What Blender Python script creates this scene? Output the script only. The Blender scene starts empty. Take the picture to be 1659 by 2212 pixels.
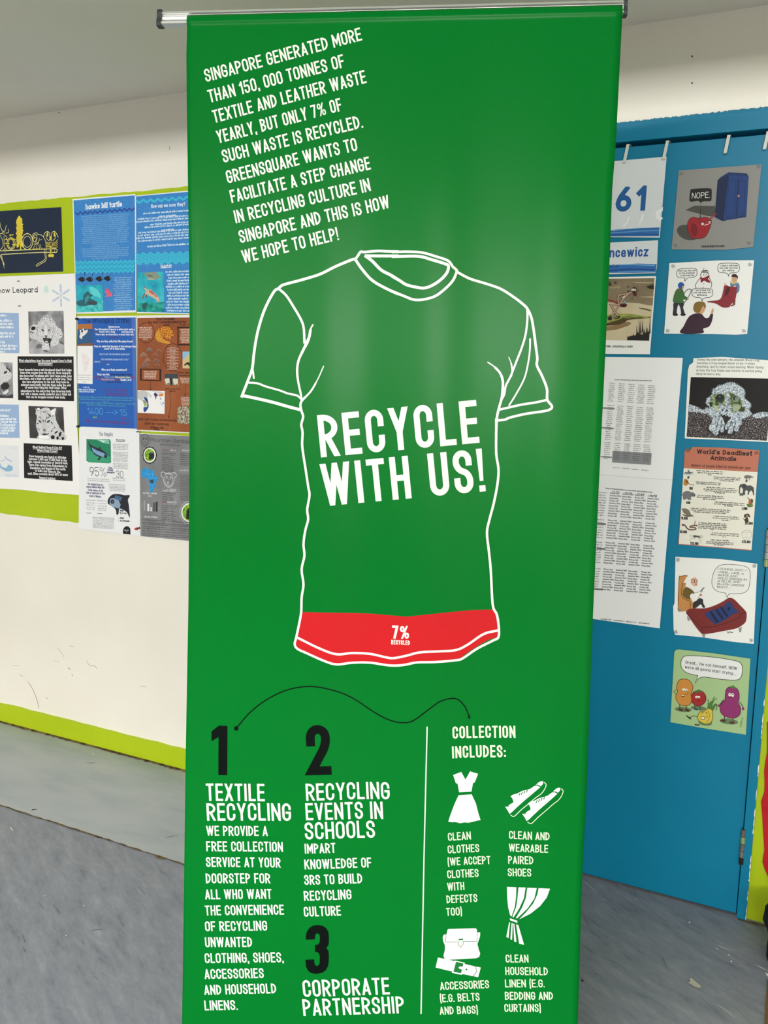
import bpy, bmesh, math, random
from mathutils import Vector, Matrix

# ------------------------------------------------------------------ camera
scene = bpy.context.scene
IMG_W, IMG_H = 1659.0, 2212.0
FOCAL_PX = 1987.0
YAW, PITCH, ROLL = -0.468271, -0.148101, 0.021024
CAM = Vector((0.0, -2.56968, 1.47))


def camera_axes():
    fwd = Vector((math.sin(YAW) * math.cos(PITCH), math.cos(YAW) * math.cos(PITCH), math.sin(PITCH)))
    right = Vector((math.cos(YAW), -math.sin(YAW), 0))
    up = right.cross(fwd)
    c, s = math.cos(ROLL), math.sin(ROLL)
    return right * c + up * s, up * c - right * s, fwd


RIGHT, UP, FWD = camera_axes()
cam_data = bpy.data.cameras.new('camera')
cam_data.sensor_fit = 'VERTICAL'
cam_data.sensor_height = 24.0
cam_data.lens = FOCAL_PX / IMG_H * 24.0
cam_data.clip_start = 0.05
cam = bpy.data.objects.new('camera', cam_data)
scene.collection.objects.link(cam)
m = Matrix((RIGHT, UP, -FWD)).transposed().to_4x4()
m.translation = CAM
cam.matrix_world = m
scene.camera = cam

# ------------------------------------------------------------------ light and exposure
vs = scene.view_settings
vs.view_transform = 'Standard'
vs.look = 'None'
vs.exposure = 0.17
vs.gamma = 1.0
vs.use_curve_mapping = False
world = bpy.data.worlds.new('world')
scene.world = world
world.use_nodes = True
world.node_tree.nodes['Background'].inputs[0].default_value = (0.95, 0.97, 1.0, 1)
world.node_tree.nodes['Background'].inputs[1].default_value = 0.05


def area(name, loc, aim, sx, sy, power, color=(1, 1, 1), spread=180):
    d = bpy.data.lights.new(name, 'AREA')
    d.shape = 'RECTANGLE'
    d.size, d.size_y, d.energy, d.color = sx, sy, power, color
    d.spread = math.radians(spread)
    o = bpy.data.objects.new(name, d)
    scene.collection.objects.link(o)
    o.location = loc
    o.rotation_euler = (Vector(aim) - Vector(loc)).to_track_quat('-Z', 'Y').to_euler()
    return o


# daylight through the high window at the room's far end, then two added fills
area('far_strip_light', (-2.1, -7.3, 2.62), (-2.1, 0, 2.3), 4.6, 0.16, 158, (1.0, 0.988, 0.968))
area('far_strip_light', (1.95, -7.3, 2.62), (1.2, 0, 2.0), 1.9, 0.16, 190, (1.0, 0.988, 0.968))  # unseen second strip, added to brighten the door side past the banner
area('overhead_fill', (-1.6, -3.9, 3.1), (-1.6, -3.5, 0), 4.4, 0.4, 105, (1.0, 0.99, 0.975))  # overhead fill added for the floor and its bounce, no real fitting

# ------------------------------------------------------------------ helpers
COL = scene.collection


def ray(px, py):
    return (FWD * FOCAL_PX + RIGHT * (px - IMG_W / 2) - UP * (py - IMG_H / 2))


def srgb(hexa):
    h = hexa.lstrip('#')
    out = []
    for i in (0, 2, 4):
        c = int(h[i:i + 2], 16) / 255
        out.append(c / 12.92 if c <= 0.04045 else ((c + 0.055) / 1.055) ** 2.4)
    return (*out, 1)


MATS = {}


def mat(key, rough=0.6, spec=0.35, metal=0.0):
    if key in MATS:
        return MATS[key]
    mt = bpy.data.materials.new('ink_' + key.lstrip('#') if key.startswith('#') else key)
    mt.use_nodes = True
    b = mt.node_tree.nodes['Principled BSDF']
    b.inputs['Base Color'].default_value = srgb(key)
    b.inputs['Roughness'].default_value = rough
    b.inputs['Specular IOR Level'].default_value = spec
    b.inputs['Metallic'].default_value = metal
    MATS[key] = mt
    return mt


def noise_mat(key, stops, scale=40, detail=4, rough=0.6, spec=0.3, stretch=(1, 1, 1), rot=0.0, bump=0.0, distort=0.0, nrough=0.55):
    """stops: [(position, hex), ...] along a noise texture in object space"""
    mt = bpy.data.materials.new(key)
    mt.use_nodes = True
    nt = mt.node_tree
    b = nt.nodes['Principled BSDF']
    b.inputs['Roughness'].default_value = rough
    b.inputs['Specular IOR Level'].default_value = spec
    tc = nt.nodes.new('ShaderNodeTexCoord')
    mp = nt.nodes.new('ShaderNodeMapping')
    mp.inputs['Rotation'].default_value = (0, 0, rot)
    mp2 = nt.nodes.new('ShaderNodeMapping')
    mp2.inputs['Scale'].default_value = stretch
    nz = nt.nodes.new('ShaderNodeTexNoise')
    nz.inputs['Scale'].default_value = scale
    nz.inputs['Detail'].default_value = detail
    nz.inputs['Roughness'].default_value = nrough
    nz.inputs['Distortion'].default_value = distort
    cr = nt.nodes.new('ShaderNodeValToRGB')
    el = cr.color_ramp.elements
    while len(el) < len(stops):
        el.new(0.5)
    for e, (p, c) in zip(el, stops):
        e.position = p
        e.color = srgb(c)
    nt.links.new(tc.outputs['Object'], mp.inputs[0])
    nt.links.new(mp.outputs[0], mp2.inputs[0])
    nt.links.new(mp2.outputs[0], nz.inputs['Vector'])
    nt.links.new(nz.outputs['Fac'], cr.inputs[0])
    nt.links.new(cr.outputs[0], b.inputs['Base Color'])
    if bump:
        bp = nt.nodes.new('ShaderNodeBump')
        bp.inputs['Strength'].default_value = bump
        bp.inputs['Distance'].default_value = 0.002
        nt.links.new(nz.outputs['Fac'], bp.inputs['Height'])
        nt.links.new(bp.outputs[0], b.inputs['Normal'])
    MATS[key] = mt
    return mt


def tag(o, label=None, cat=None, group=None, kind=None):
    if label:
        o['label'] = label
    if cat:
        o['category'] = cat
    if group:
        o['group'] = group
    if kind:
        o['kind'] = kind
    return o


def empty(name, loc, label=None, cat=None, group=None, kind=None):
    o = bpy.data.objects.new(name, None)
    o.empty_display_size = 0.05
    COL.objects.link(o)
    o.location = loc
    return tag(o, label, cat, group, kind)


def link(name, me, parent=None, loc=None):
    o = bpy.data.objects.new(name, me)
    COL.objects.link(o)
    if parent is not None:
        o.parent = parent
    if loc is not None:
        o.location = loc
    return o


def obj(name, bm, mats, parent=None, loc=(0, 0, 0), smooth=False):
    me = bpy.data.meshes.new(name)
    bmesh.ops.recalc_face_normals(bm, faces=bm.faces)
    bm.to_mesh(me)
    bm.free()
    for k in (mats if isinstance(mats, (list, tuple)) else [mats]):
        me.materials.append(mat(k) if isinstance(k, str) else k)
    if smooth:
        for p in me.polygons:
            p.use_smooth = True
    return link(name, me, parent, loc)


def box(bm, lo, hi, mi=0, bevel=0.0):
    x0, y0, z0 = lo
    x1, y1, z1 = hi
    v = [bm.verts.new(p) for p in ((x0, y0, z0), (x1, y0, z0), (x1, y1, z0), (x0, y1, z0), (x0, y0, z1), (x1, y0, z1), (x1, y1, z1), (x0, y1, z1))]
    fs = [bm.faces.new([v[i] for i in f]) for f in ((0, 3, 2, 1), (4, 5, 6, 7), (0, 1, 5, 4), (1, 2, 6, 5), (2, 3, 7, 6), (3, 0, 4, 7))]
    for f in fs:
        f.material_index = mi
    if bevel:
        bmesh.ops.bevel(bm, geom=list({e for f in fs for e in f.edges}), offset=bevel, segments=2, affect='EDGES', profile=0.6)


def cyl(bm, a, b, r, n=16, mi=0, r2=None):
    a, b = Vector(a), Vector(b)
    d = (b - a).normalized()
    t = d.orthogonal().normalized()
    s = d.cross(t)
    r2 = r if r2 is None else r2
    A = [bm.verts.new(a + (t * math.cos(2 * math.pi * i / n) + s * math.sin(2 * math.pi * i / n)) * r) for i in range(n)]
    B = [bm.verts.new(b + (t * math.cos(2 * math.pi * i / n) + s * math.sin(2 * math.pi * i / n)) * r2) for i in range(n)]
    for i in range(n):
        bm.faces.new((A[i], A[(i + 1) % n], B[(i + 1) % n], B[i])).material_index = mi
    bm.faces.new(A[::-1]).material_index = mi
    bm.faces.new(B).material_index = mi


# ------------------------------------------------------------------ surfaces that carry print
EPS = 0.00006


class Wall:
    """the plane y = -off; 2D coordinates are (x, z) in metres"""
    cut = None

    def __init__(self, off=0.003):
        self.off = off

    def uv(self, px, py):
        d = ray(px, py)
        t = (-self.off - CAM.y) / d.y
        p = CAM + d * t
        return (p.x, p.z)

    def p3(self, a, b, h):
        return Vector((a, -self.off - h, b))


BAN_O = Vector((-0.80192, -0.97633, 0.0))
BAN_YAW, BAN_LEAN = 0.386484, 0.058983
BAN_X = Vector((math.cos(BAN_YAW), math.sin(BAN_YAW), 0))
BAN_N0 = Vector((math.sin(BAN_YAW), -math.cos(BAN_YAW), 0))
BAN_Y = Vector((0, 0, 1)) * math.cos(BAN_LEAN) - BAN_N0 * math.sin(BAN_LEAN)
BAN_N = BAN_X.cross(BAN_Y)


def ripple(u, v):
    """gentle vertical waves of the hanging fabric, in metres towards the viewer"""
    t = max(0.0, min(1.0, (v - 0.15) / 0.5)) * max(0.0, min(1.0, (2.17 - v) / 0.35))
    k = max(0.0, min(1.0, (u + 0.22) / 0.2))
    g = 0.0034 * (0.2 + 0.8 * k) * math.sin(2 * math.pi * (u - 0.01) / 0.255 + 0.2 * (v - 1.45)) + 0.0004 * math.sin(2 * math.pi * u / 0.11 + 1.5 * v)
    e = max(0.0, (-0.355 - u) / 0.07)
    return (g + 0.006 * e * e) * t


class Banner:
    cut = (0.02, 0.05)

    def uv(self, px, py):
        d = ray(px, py)
        t = (BAN_O - CAM).dot(BAN_N) / d.dot(BAN_N)
        p = CAM + d * t - BAN_O
        return (p.dot(BAN_X), p.dot(BAN_Y))

    def p3(self, a, b, h):
        return BAN_O + BAN_X * a + BAN_Y * b + BAN_N * (ripple(a, b) + h)


def curve(pts, n=6, closed=False):
    """Catmull-Rom through the points"""
    if len(pts) < 3:
        return list(pts)
    P = [Vector(p) for p in pts]
    out = []
    N = len(P)
    rng = range(N) if closed else range(N - 1)
    for i in rng:
        p1, p2 = P[i], P[(i + 1) % N]
        p0 = P[i - 1] if (closed or i > 0) else p1 * 2 - p2
        p3 = P[(i + 2) % N] if (closed or i + 2 < N) else p2 * 2 - p1
        for k in range(n):
            t = k / n
            q = 0.5 * ((2 * p1) + (p2 - p0) * t + (2 * p0 - 5 * p1 + 4 * p2 - p3) * t * t + (3 * p1 - p0 - 3 * p2 + p3) * t ** 3)
            out.append(tuple(q))
    if not closed:
        out.append(tuple(P[-1]))
    return out


def ribbon(pts, w, closed=False, cap=0.0, taper=None, mlim=4.2):
    """quads along a polyline (2D), mitred; w = full width, cap = extra length at both ends"""
    P = [Vector(p) for p in pts]
    Q = [P[0]]
    for p in P[1:]:
        if (p - Q[-1]).length > 1e-7:
            Q.append(p)
    if closed and len(Q) > 2 and (Q[0] - Q[-1]).length < 1e-7:
        Q.pop()
    P = Q
    n = len(P)
    if n < 2:
        return []
    if cap and not closed:
        P[0] = P[0] + (P[0] - P[1]).normalized() * cap
        P[-1] = P[-1] + (P[-1] - P[-2]).normalized() * cap
    L, R = [], []
    for i in range(n):
        a = P[i - 1] if (closed or i > 0) else None
        b = P[(i + 1) % n] if (closed or i < n - 1) else None
        d0 = (P[i] - a).normalized() if a is not None else None
        d1 = (b - P[i]).normalized() if b is not None else None
        d0 = d0 or d1
        d1 = d1 or d0
        n0, n1 = Vector((-d0.y, d0.x)), Vector((-d1.y, d1.x))
        mv = n0 + n1
        k = mv.length_squared
        mv = mv * (2 / k) if k > 0.02 else n1
        if mv.length > mlim:
            mv = mv.normalized() * mlim
        hw = w / 2 * (taper[min(i, len(taper) - 1)] if taper else 1)
        L.append(P[i] + mv * hw)
        R.append(P[i] - mv * hw)
    return [[tuple(L[i]), tuple(L[(i + 1) % n]), tuple(R[(i + 1) % n]), tuple(R[i])] for i in (range(n) if closed else range(n - 1))]


def clip_y(poly, lo, hi):
    for lim, sg in ((lo, 1), (hi, -1)):
        out = []
        for i in range(len(poly)):
            p, q = poly[i - 1], poly[i]
            ip, iq = (p[1] - lim) * sg >= 0, (q[1] - lim) * sg >= 0
            if ip != iq:
                t = (lim - p[1]) / (q[1] - p[1])
                out.append((p[0] + (q[0] - p[0]) * t, lim))
            if iq:
                out.append(q)
        poly = out
        if not poly:
            return []
    return poly


def round_path(pts, closed, seg):
    """corners flagged with a third value are rounded as far as their neighbours allow"""
    n = len(pts)
    out = []
    for i, p in enumerate(pts):
        if len(p) < 3 or (not closed and i in (0, n - 1)):
            out.append((p[0], p[1]))
            continue
        a, b = Vector(pts[i - 1][:2]), Vector(pts[(i + 1) % n][:2])
        c = Vector(p[:2])

        def room(j, q):
            end = not closed and j in (0, n - 1)
            return (q - c).length * (1.0 if end or len(pts[j]) < 3 else 0.5)
        la, lb = room((i - 1) % n, a), room((i + 1) % n, b)
        r = min(la, lb) * p[2]
        r0, r1 = min(la * p[2], r * 1.18), min(lb * p[2], r * 1.18)
        s, e = c + (a - c).normalized() * r0, c + (b - c).normalized() * r1
        for k in range(seg + 1):
            t = k / seg
            c0, c1 = s + (c - s) * 0.5523, e + (c - e) * 0.5523
            q = s * (1 - t) ** 3 + c0 * 3 * t * (1 - t) ** 2 + c1 * 3 * t * t * (1 - t) + e * t ** 3
            out.append((q.x, q.y))
    return out


O_ = ([(0, 0, 1), (0, 1, 1), (1, 1, 1), (1, 0, 1)], 1)
BOWL = ([(0, 0, 1), (0, 1, 1), (1, 1, 1), (1, 0, 1)], 1)
P_ = ([(0, 0), (0, 1), (1, 1, 1), (1, .45, 1), (0, .45)], 0)
G = {
    'A': (.46, [([(0, 0), (.5, 1), (1, 0)], 0), ([(.2, .24), (.8, .24)], 2)]),
    'B': (.44, [([(0, 0), (0, 1), (.95, 1, 1), (.95, .53, 1), (0, .53)], 0), ([(0, .53), (1, .53, 1), (1, 0, 1), (0, 0)], 0)]),
    'C': (.43, [([(1, .7), (1, 1, 1), (0, 1, 1), (0, 0, 1), (1, 0, 1), (1, .3)], 0)]),
    'D': (.44, [([(0, 0), (0, 1), (1, 1, 1), (1, 0, 1)], 1)]),
    'E': (.40, [([(1, 1), (0, 1), (0, 0), (1, 0)], 0), ([(0, .52), (.92, .52)], 0)]),
    'F': (.39, [([(1, 1), (0, 1), (0, 0)], 0), ([(0, .49), (.9, .49)], 0)]),
    'G': (.44, [([(1, .72), (1, 1, 1), (0, 1, 1), (0, 0, 1), (1, 0, 1), (1, .46), (.55, .46)], 0)]),
    'H': (.44, [([(0, 0), (0, 1)], 0), ([(1, 0), (1, 1)], 0), ([(0, .5), (1, .5)], 0)]),
    'I': (0, [([(.5, 0), (.5, 1)], 0)]),
    'J': (.36, [([(1, 1), (1, 0, 1), (0, 0, 1), (0, .25)], 0)]),
    'K': (.46, [([(0, 0), (0, 1)], 0), ([(1.02, 1.08), (0, .36)], 0), ([(.36, .62), (1.04, -.06)], 0)]),
    'L': (.38, [([(0, 1), (0, 0), (1, 0)], 0)]),
    'M': (.56, [([(0, 0), (0, 1), (.5, .28), (1, 1), (1, 0)], 0)]),
    'N': (.46, [([(0, 0), (0, 1), (1, 0), (1, 1)], 0)]),
    'O': (.44, [O_]), '0': (.42, [O_]),
    'P': (.43, [P_]),
    'Q': (.44, [O_, ([(.55, .26), (1.05, -.04)], 0)]),
    'R': (.45, [P_, ([(.42, .45), (1.02, -.08)], 0)]),
    'S': (.43, [([(1, .74), (1, 1, 1), (0, 1, 1), (0, .56, 1), (1, .46, 1), (1, 0, 1), (0, 0, 1), (0, .26)], 0)]),
    'T': (.42, [([(0, 1), (1, 1)], 0), ([(.5, 0), (.5, 1)], 0)]),
    'U': (.44, [([(0, 1), (0, 0, 1), (1, 0, 1), (1, 1)], 0)]),
    'V': (.45, [([(0, 1.05), (.5, 0), (1, 1.05)], 0)]),
    'W': (.68, [([(0, 1.05), (.25, 0), (.5, 1), (.75, 0), (1, 1.05)], 0)]),
    'X': (.46, [([(0, 1.06), (1, -.06)], 0), ([(1, 1.06), (0, -.06)], 0)]),
    'Y': (.46, [([(0, 1.06), (.5, .42), (1, 1.06)], 0), ([(.5, .45), (.5, 0)], 0)]),
    'Z': (.41, [([(0, 1), (1, 1), (0, 0), (1, 0)], 0)]),
    '1': (.27, [([(0, .76), (.9, 1), (.9, 0)], 0)]),
    '2': (.42, [([(0, .7), (0, 1, 1), (1, 1, 1), (1, .62, .7), (0, 0), (1, 0)], 0)]),
    '3': (.42, [([(0, .76), (0, 1, 1), (1, 1, 1), (1, .53, 1), (.4, .53)], 0), ([(.4, .53), (1, .53, 1), (1, 0, 1), (0, 0, 1), (0, .24)], 0)]),
    '4': (.44, [([(1, .22), (0, .22), (.62, 1.05)], 0), ([(.74, 0), (.74, .5)], 0)]),
    '5': (.42, [([(.95, 1), (.08, 1), (0, .5), (0, .6, 1), (1, .6, 1), (1, 0, 1), (0, 0, 1), (0, .22)], 0)]),
    '6': (.43, [([(.72, 1.03), (0, .5, .8), (0, 0, 1), (1, 0, 1), (1, .58, 1), (0, .58, 1), (0, .34)], 0)]),
    '7': (.42, [([(0, 1), (1, 1), (.35, -.05)], 0)]),
    '8': (.43, [([(.05, .53, 1), (.05, 1, 1), (.95, 1, 1), (.95, .53, 1)], 1), ([(0, 0, 1), (0, .53, 1), (1, .53, 1), (1, 0, 1)], 1)]),
    '9': (.43, [([(.28, -.03), (1, .5, .8), (1, 1, 1), (0, 1, 1), (0, .42, 1), (1, .42, 1), (1, .66)], 0)]),
    '.': (0, [([(.5, 0), (.5, 0.001)], 0)]),
    ',': (0, [([(.55, .02), (.4, -.12)], 0)]),
    ':': (0, [([(.5, .06), (.5, .061)], 0), ([(.5, .52), (.5, .521)], 0)]),
    "'": (0, [([(.5, 1), (.5, .82)], 0)]),
    '!': (.13, [([(.5, 1), (.5, .36)], 3), ([(.5, 0), (.5, 0.001)], 0)]),
    '?': (.4, [([(0, .75), (0, 1, 1), (1, 1, 1), (1, .55, 1), (.5, .5, 1), (.5, .28)], 0), ([(.5, 0), (.5, 0.001)], 0)]),
    '(': (.16, [([(1, 1.12), (.3, .88), (0, .47), (.3, .06), (1, -.18)], 0)]),
    ')': (.16, [([(0, 1.12), (.7, .88), (1, .47), (.7, .06), (0, -.18)], 0)]),
    '-': (.3, [([(0, .42), (1, .42)], 0)]),
    '>': (.4, [([(0, .8), (1, .42), (0, .04)], 0)]),
    '%': (.66, [([(0, .6, 1), (0, 1, 1), (.38, 1, 1), (.38, .6, 1)], 1), ([(.62, 0, 1), (.62, .4, 1), (1, .4, 1), (1, 0, 1)], 1), ([(.82, 1.08), (.18, -.08)], 0)]),
    # lower case: y = 1 is the x-height, 1.45 the ascender, -.4 the descender
    'a': (.41, [([(1, 1), (1, 0)], 0), BOWL]),
    'b': (.41, [([(0, 1.45), (0, 0)], 0), BOWL]), 'c': (.38, [([(1, .75), (1, 1, 1), (0, 1, 1), (0, 0, 1), (1, 0, 1), (1, .25)], 0)]),
    'd': (.41, [([(1, 1.45), (1, 0)], 0), BOWL]),
    'e': (.4, [([(0, .5), (1, .5), (1, 1, 1), (0, 1, 1), (0, 0, 1), (1, 0, .6), (1, .15)], 0)]),
    'f': (.28, [([(1, 1.45), (.35, 1.45, 1), (.35, 0)], 0), ([(0, 1), (.9, 1)], 0)]),
    'g': (.41, [BOWL, ([(1, 1), (1, -.4, 1), (0, -.4)], 0)]),
    'h': (.41, [([(0, 1.45), (0, 0)], 0), ([(0, .6), (0, 1, 1), (1, 1, 1), (1, 0)], 0)]),
    'i': (0, [([(.5, 1), (.5, 0)], 0), ([(.5, 1.4), (.5, 1.401)], 0)]),
    'j': (.14, [([(1, 1), (1, -.4, 1), (0, -.4)], 0), ([(1, 1.4), (1, 1.401)], 0)]),
    'k': (.4, [([(0, 1.45), (0, 0)], 0), ([(1, 1), (0, .4)], 0), ([(.35, .62), (1, 0)], 0)]),
    'l': (0, [([(.5, 1.45), (.5, 0)], 0)]),
    'm': (.64, [([(0, 0), (0, 1)], 0), ([(0, .6), (0, 1, 1), (.5, 1, 1), (.5, 0)], 0), ([(.5, .6), (.5, 1, 1), (1, 1, 1), (1, 0)], 0)]),
    'n': (.41, [([(0, 0), (0, 1)], 0), ([(0, .6), (0, 1, 1), (1, 1, 1), (1, 0)], 0)]),
    'o': (.41, [BOWL]), 'p': (.41, [([(0, 1), (0, -.4)], 0), BOWL]), 'q': (.41, [([(1, 1), (1, -.4)], 0), BOWL]),
    'r': (.28, [([(0, 0), (0, 1)], 0), ([(0, .6), (0, 1, 1), (1, 1)], 0)]),
    's': (.37, [([(1, .85), (.9, 1, 1), (0, 1, 1), (0, .52, 1), (1, .48, 1), (1, 0, 1), (0, 0, 1), (0, .15)], 0)]),
    't': (.28, [([(.35, 1.35), (.35, 0, 1), (1, 0)], 0), ([(0, 1), (.95, 1)], 0)]),
    'u': (.41, [([(0, 1), (0, 0, 1), (1, 0, 1), (1, .4)], 0), ([(1, 1), (1, 0)], 0)]),
    'v': (.4, [([(0, 1), (.5, 0), (1, 1)], 0)]), 'w': (.58, [([(0, 1), (.25, 0), (.5, 1), (.75, 0), (1, 1)], 0)]),
    'x': (.4, [([(0, 1), (1, 0)], 0), ([(1, 1), (0, 0)], 0)]), 'y': (.4, [([(0, 1), (.5, 0)], 0), ([(1, 1), (.3, -.4)], 0)]),
    'z': (.37, [([(0, 1), (1, 1), (0, 0), (1, 0)], 0)]),
}
XH = 0.72


class Art:
    """print laid on a surface; shapes are given in the frame set by z() and gathered as polygons in the surface's own metres"""

    def __init__(self, surf):
        self.s, self.polys, self.layer, self.text, self.soft = surf, [], 2, False, False
        self.ox, self.oy, self.k = 0, 0, 1

    def z(self, ox, oy, k):
        self.ox, self.oy, self.k = ox, oy, k
        return self

    def m(self, x, y):
        return self.s.uv(self.ox + x * self.k, self.oy + y * self.k)

    def scale(self, x, y):
        a, b = self.m(x, y), self.m(x, y + 1)
        return math.hypot(a[0] - b[0], a[1] - b[1])

    def pairs(self, f):
        return [(f[i], f[i + 1]) for i in range(0, len(f), 2)]

    def add(self, poly, c):
        out = []
        for p in poly:
            if not out or math.hypot(p[0] - out[-1][0], p[1] - out[-1][1]) > 1e-6:
                out.append(p)
        if len(out) > 2:
            self.polys.append((out, c, self.layer))

    def up(self, text=False):
        if not (text and self.text):
            self.layer += 1
        self.text = text

    def p(self, c, f, sm=None):
        pts = self.pairs(f)
        if sm or (sm is None and self.soft and 9 <= len(pts) < 60):
            pts = curve(pts, 5, True)
        self.up()
        self.add([self.m(*q) for q in pts], c)
        return self

    def l(self, c, f, w, sm=False, closed=False, taper=None, n=6):
        pts = self.pairs(f)
        if sm:
            pts = curve(pts, n, closed)
            if taper:
                taper = [taper[min(len(taper) - 1, int(i / max(1, len(pts) - 1) * len(taper)))] for i in range(len(pts))]
        self.up()
        wm = w * self.scale(*pts[0])
        for q in ribbon([self.m(*a) for a in pts], wm, closed, 0 if closed else wm * 0.2, taper):
            self.add(q, c)
        return self

    def e(self, c, x, y, rx, ry, rot=0, n=20, jag=0.0, seed=1):
        rr = random.Random(seed)
        a = math.radians(rot)
        f = []
        for i in range(n):
            t = 2 * math.pi * i / n
            j = 1 + (rr.uniform(-jag, jag) if jag else 0)
            u, v = rx * math.cos(t) * j, ry * math.sin(t) * j
            f += [x + u * math.cos(a) - v * math.sin(a), y + u * math.sin(a) + v * math.cos(a)]
        return self.p(c, f)

    def ring(self, c, x, y, rx, ry, w, n=26):
        f = []
        for i in range(n):
            t = 2 * math.pi * i / n
            f += [x + rx * math.cos(t), y + ry * math.sin(t)]
        return self.l(c, f, w, closed=True)

    def t(self, text, x0, y0, x1, y1, cap, c, w=0.13, seg=4, serif=False, gap=0.10, slant=0.0):
        """text on the baseline (x0,y0)-(x1,y1) filling it; cap = capital height in frame units; w = stroke over cap height"""
        a, b = Vector(self.m(x0, y0)), Vector(self.m(x1, y1))
        L = (b - a).length
        e = (b - a) / L
        n = Vector((-e.y, e.x))
        h = cap * self.scale((x0 + x1) / 2, (y0 + y1) / 2)
        fixed = scal = 0.0
        for i, ch in enumerate(text):
            g = G.get(ch)
            if ch == ' ':
                scal += 0.2
            elif g:
                if g[0] == 0:
                    fixed += w
                else:
                    scal += g[0]
            fixed += gap if i < len(text) - 1 else 0
        k = (L / h - fixed) / max(scal, 1e-6) if scal else 1
        if k < 0.45:
            gap = gap * 0.3
            fixed = sum(w for ch in text if ch in G and G[ch][0] == 0) + gap * (len(text) - 1)
            k = max(0.2, (L / h - fixed) / max(scal, 1e-6))
        self.up(True)
        x = 0.0
        for ch in text:
            if ch == ' ':
                x += 0.2 * k + gap
                continue
            g = G.get(ch)
            if not g:
                continue
            gw = w if g[0] == 0 else g[0] * k
            iw = max(gw - w, 0.0)
            lower = ch.islower()
            top = (XH if lower else 1.0)
            ww = w * min(1, max(.55, k / 0.75)) * (.72 if ch == '%' else 1)

            def Y(y):
                if not lower:
                    return w / 2 + y * (1 - w)
                if y > 1:
                    return XH - w / 2 + (y - 1) / .45 * (1 - XH)
                return w / 2 + y * (XH - w)
            for pts, kind in g[1]:
                q = [((x + w / 2 + p[0] * iw), Y(p[1])) + tuple(p[2:]) for p in pts]
                if kind == 3:
                    polys = [[(x - w * .02, 1), (x + gw * 1.02, 1), (x + gw * .82, w * 1.75), (x + gw * .18, w * 1.75)]]
                else:
                    path = round_path(q, kind == 1, seg)
                    polys = ribbon(path, ww, kind == 1, w / 2 if kind != 2 else 0, None, 9)
                    if serif and kind == 0:
                        for j, jj in ((0, 1), (-1, -2)):
                            u, v = path[j], path[jj]
                            if abs(u[0] - v[0]) < 0.05 and abs(u[1] - v[1]) > 0.2:
                                yy = u[1] + (w / 2 - w * .3) * (1 if u[1] > v[1] else -1)
                                polys += ribbon([(u[0] - w * .95, yy), (u[0] + w * .95, yy)], w * .6)
                lo = -0.5 if ch in ',()Qgjpqy' else 0.0
                hi = XH if ch in 'acegmnopqrsuvwxyz' else (1.12 if ch in '()' or lower else 1.0)
                for poly in polys:
                    poly = clip_y(poly, lo, hi)
                    if len(poly) > 2:
                        self.add([tuple(a + e * ((px + slant * py) * h) + n * (py * h)) for px, py in poly], c)
            x += gw + gap
        return self

    def sc(self, c, x0, y0, x1, y1, xh, seed=0, fill=1.0, asc=0.3):
        """a line of writing too small to read: word-like groups of pen strokes"""
        rr = random.Random(seed * 7919 + int(x0 * 3 + y0 * 11))
        a, b = Vector(self.m(x0, y0)), Vector(self.m(x1, y1))
        L = (b - a).length
        e = (b - a) / L
        n = Vector((-e.y, e.x))
        h = xh * self.scale(x0, y0)
        self.up(True)
        x = 0.0

        def q(u0, v0, u1, v1):
            self.add([tuple(a + e * u + n * v) for u, v in ((u0, v0), (u1, v0), (u1, v1), (u0, v1))], c)
        while x < L - h * 0.6:
            wl = rr.randint(2, 8)
            for i in range(wl):
                cw = h * rr.choice((0.55, 0.8, 0.85, 0.9))
                if x + cw > L:
                    x = L
                    break
                r = rr.random()
                q(x, 0, x + h * .26 * fill, h * (1.5 if r < asc else 1))
                if cw > h * .6:
                    y = rr.choice((0, .38, .74))
                    q(x + h * .2, h * y, x + cw * .86, h * (y + .26 * fill))
                    if rr.random() < .6:
                        q(x + cw * .6, 0, x + cw * .6 + h * .24 * fill, h)
                x += cw
            x += h * .6
        return self

    def make(self, name, parent, loc, extra=None):
        bm = bmesh.new()
        cols = []
        for i, (poly, c, ly) in enumerate(self.polys):
            if c not in cols:
                cols.append(c)
            # strokes that cross each other lie a few micrometres apart, like successive passes of ink
            h = (ly + (i % 7) * 0.13) * EPS
            vs_ = [bm.verts.new((p[0], p[1], h)) for p in poly]
            try:
                bm.faces.new(vs_).material_index = cols.index(c)
            except ValueError:
                pass
        if self.s.cut:
            bmesh.ops.triangulate(bm, faces=[f for f in bm.faces if len(f.verts) > 4])
            du, dv = self.s.cut
            us = [v.co.x for v in bm.verts]
            vv = [v.co.y for v in bm.verts]
            for ax, lo, hi, d in ((0, min(us), max(us), du), (1, min(vv), max(vv), dv)):
                k = math.ceil(lo / d)
                while k * d < hi:
                    co = Vector((k * d, 0, 0)) if ax == 0 else Vector((0, k * d, 0))
                    no = Vector((1, 0, 0)) if ax == 0 else Vector((0, 1, 0))
                    bmesh.ops.bisect_plane(bm, geom=bm.verts[:] + bm.edges[:] + bm.faces[:], plane_co=co, plane_no=no)
                    k += 1
        for f in bm.faces:
            f.normal_update()
            if f.normal.z < 0:
                f.normal_flip()
        for v in bm.verts:
            v.co = self.s.p3(v.co.x, v.co.y, v.co.z) - loc
        me = bpy.data.meshes.new(name)
        bm.to_mesh(me)
        bm.free()
        for c in cols:
            me.materials.append(mat(c))
        o = link(name, me, parent)
        if extra:
            tag(o, extra)
        self.polys = []
        return o

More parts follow.
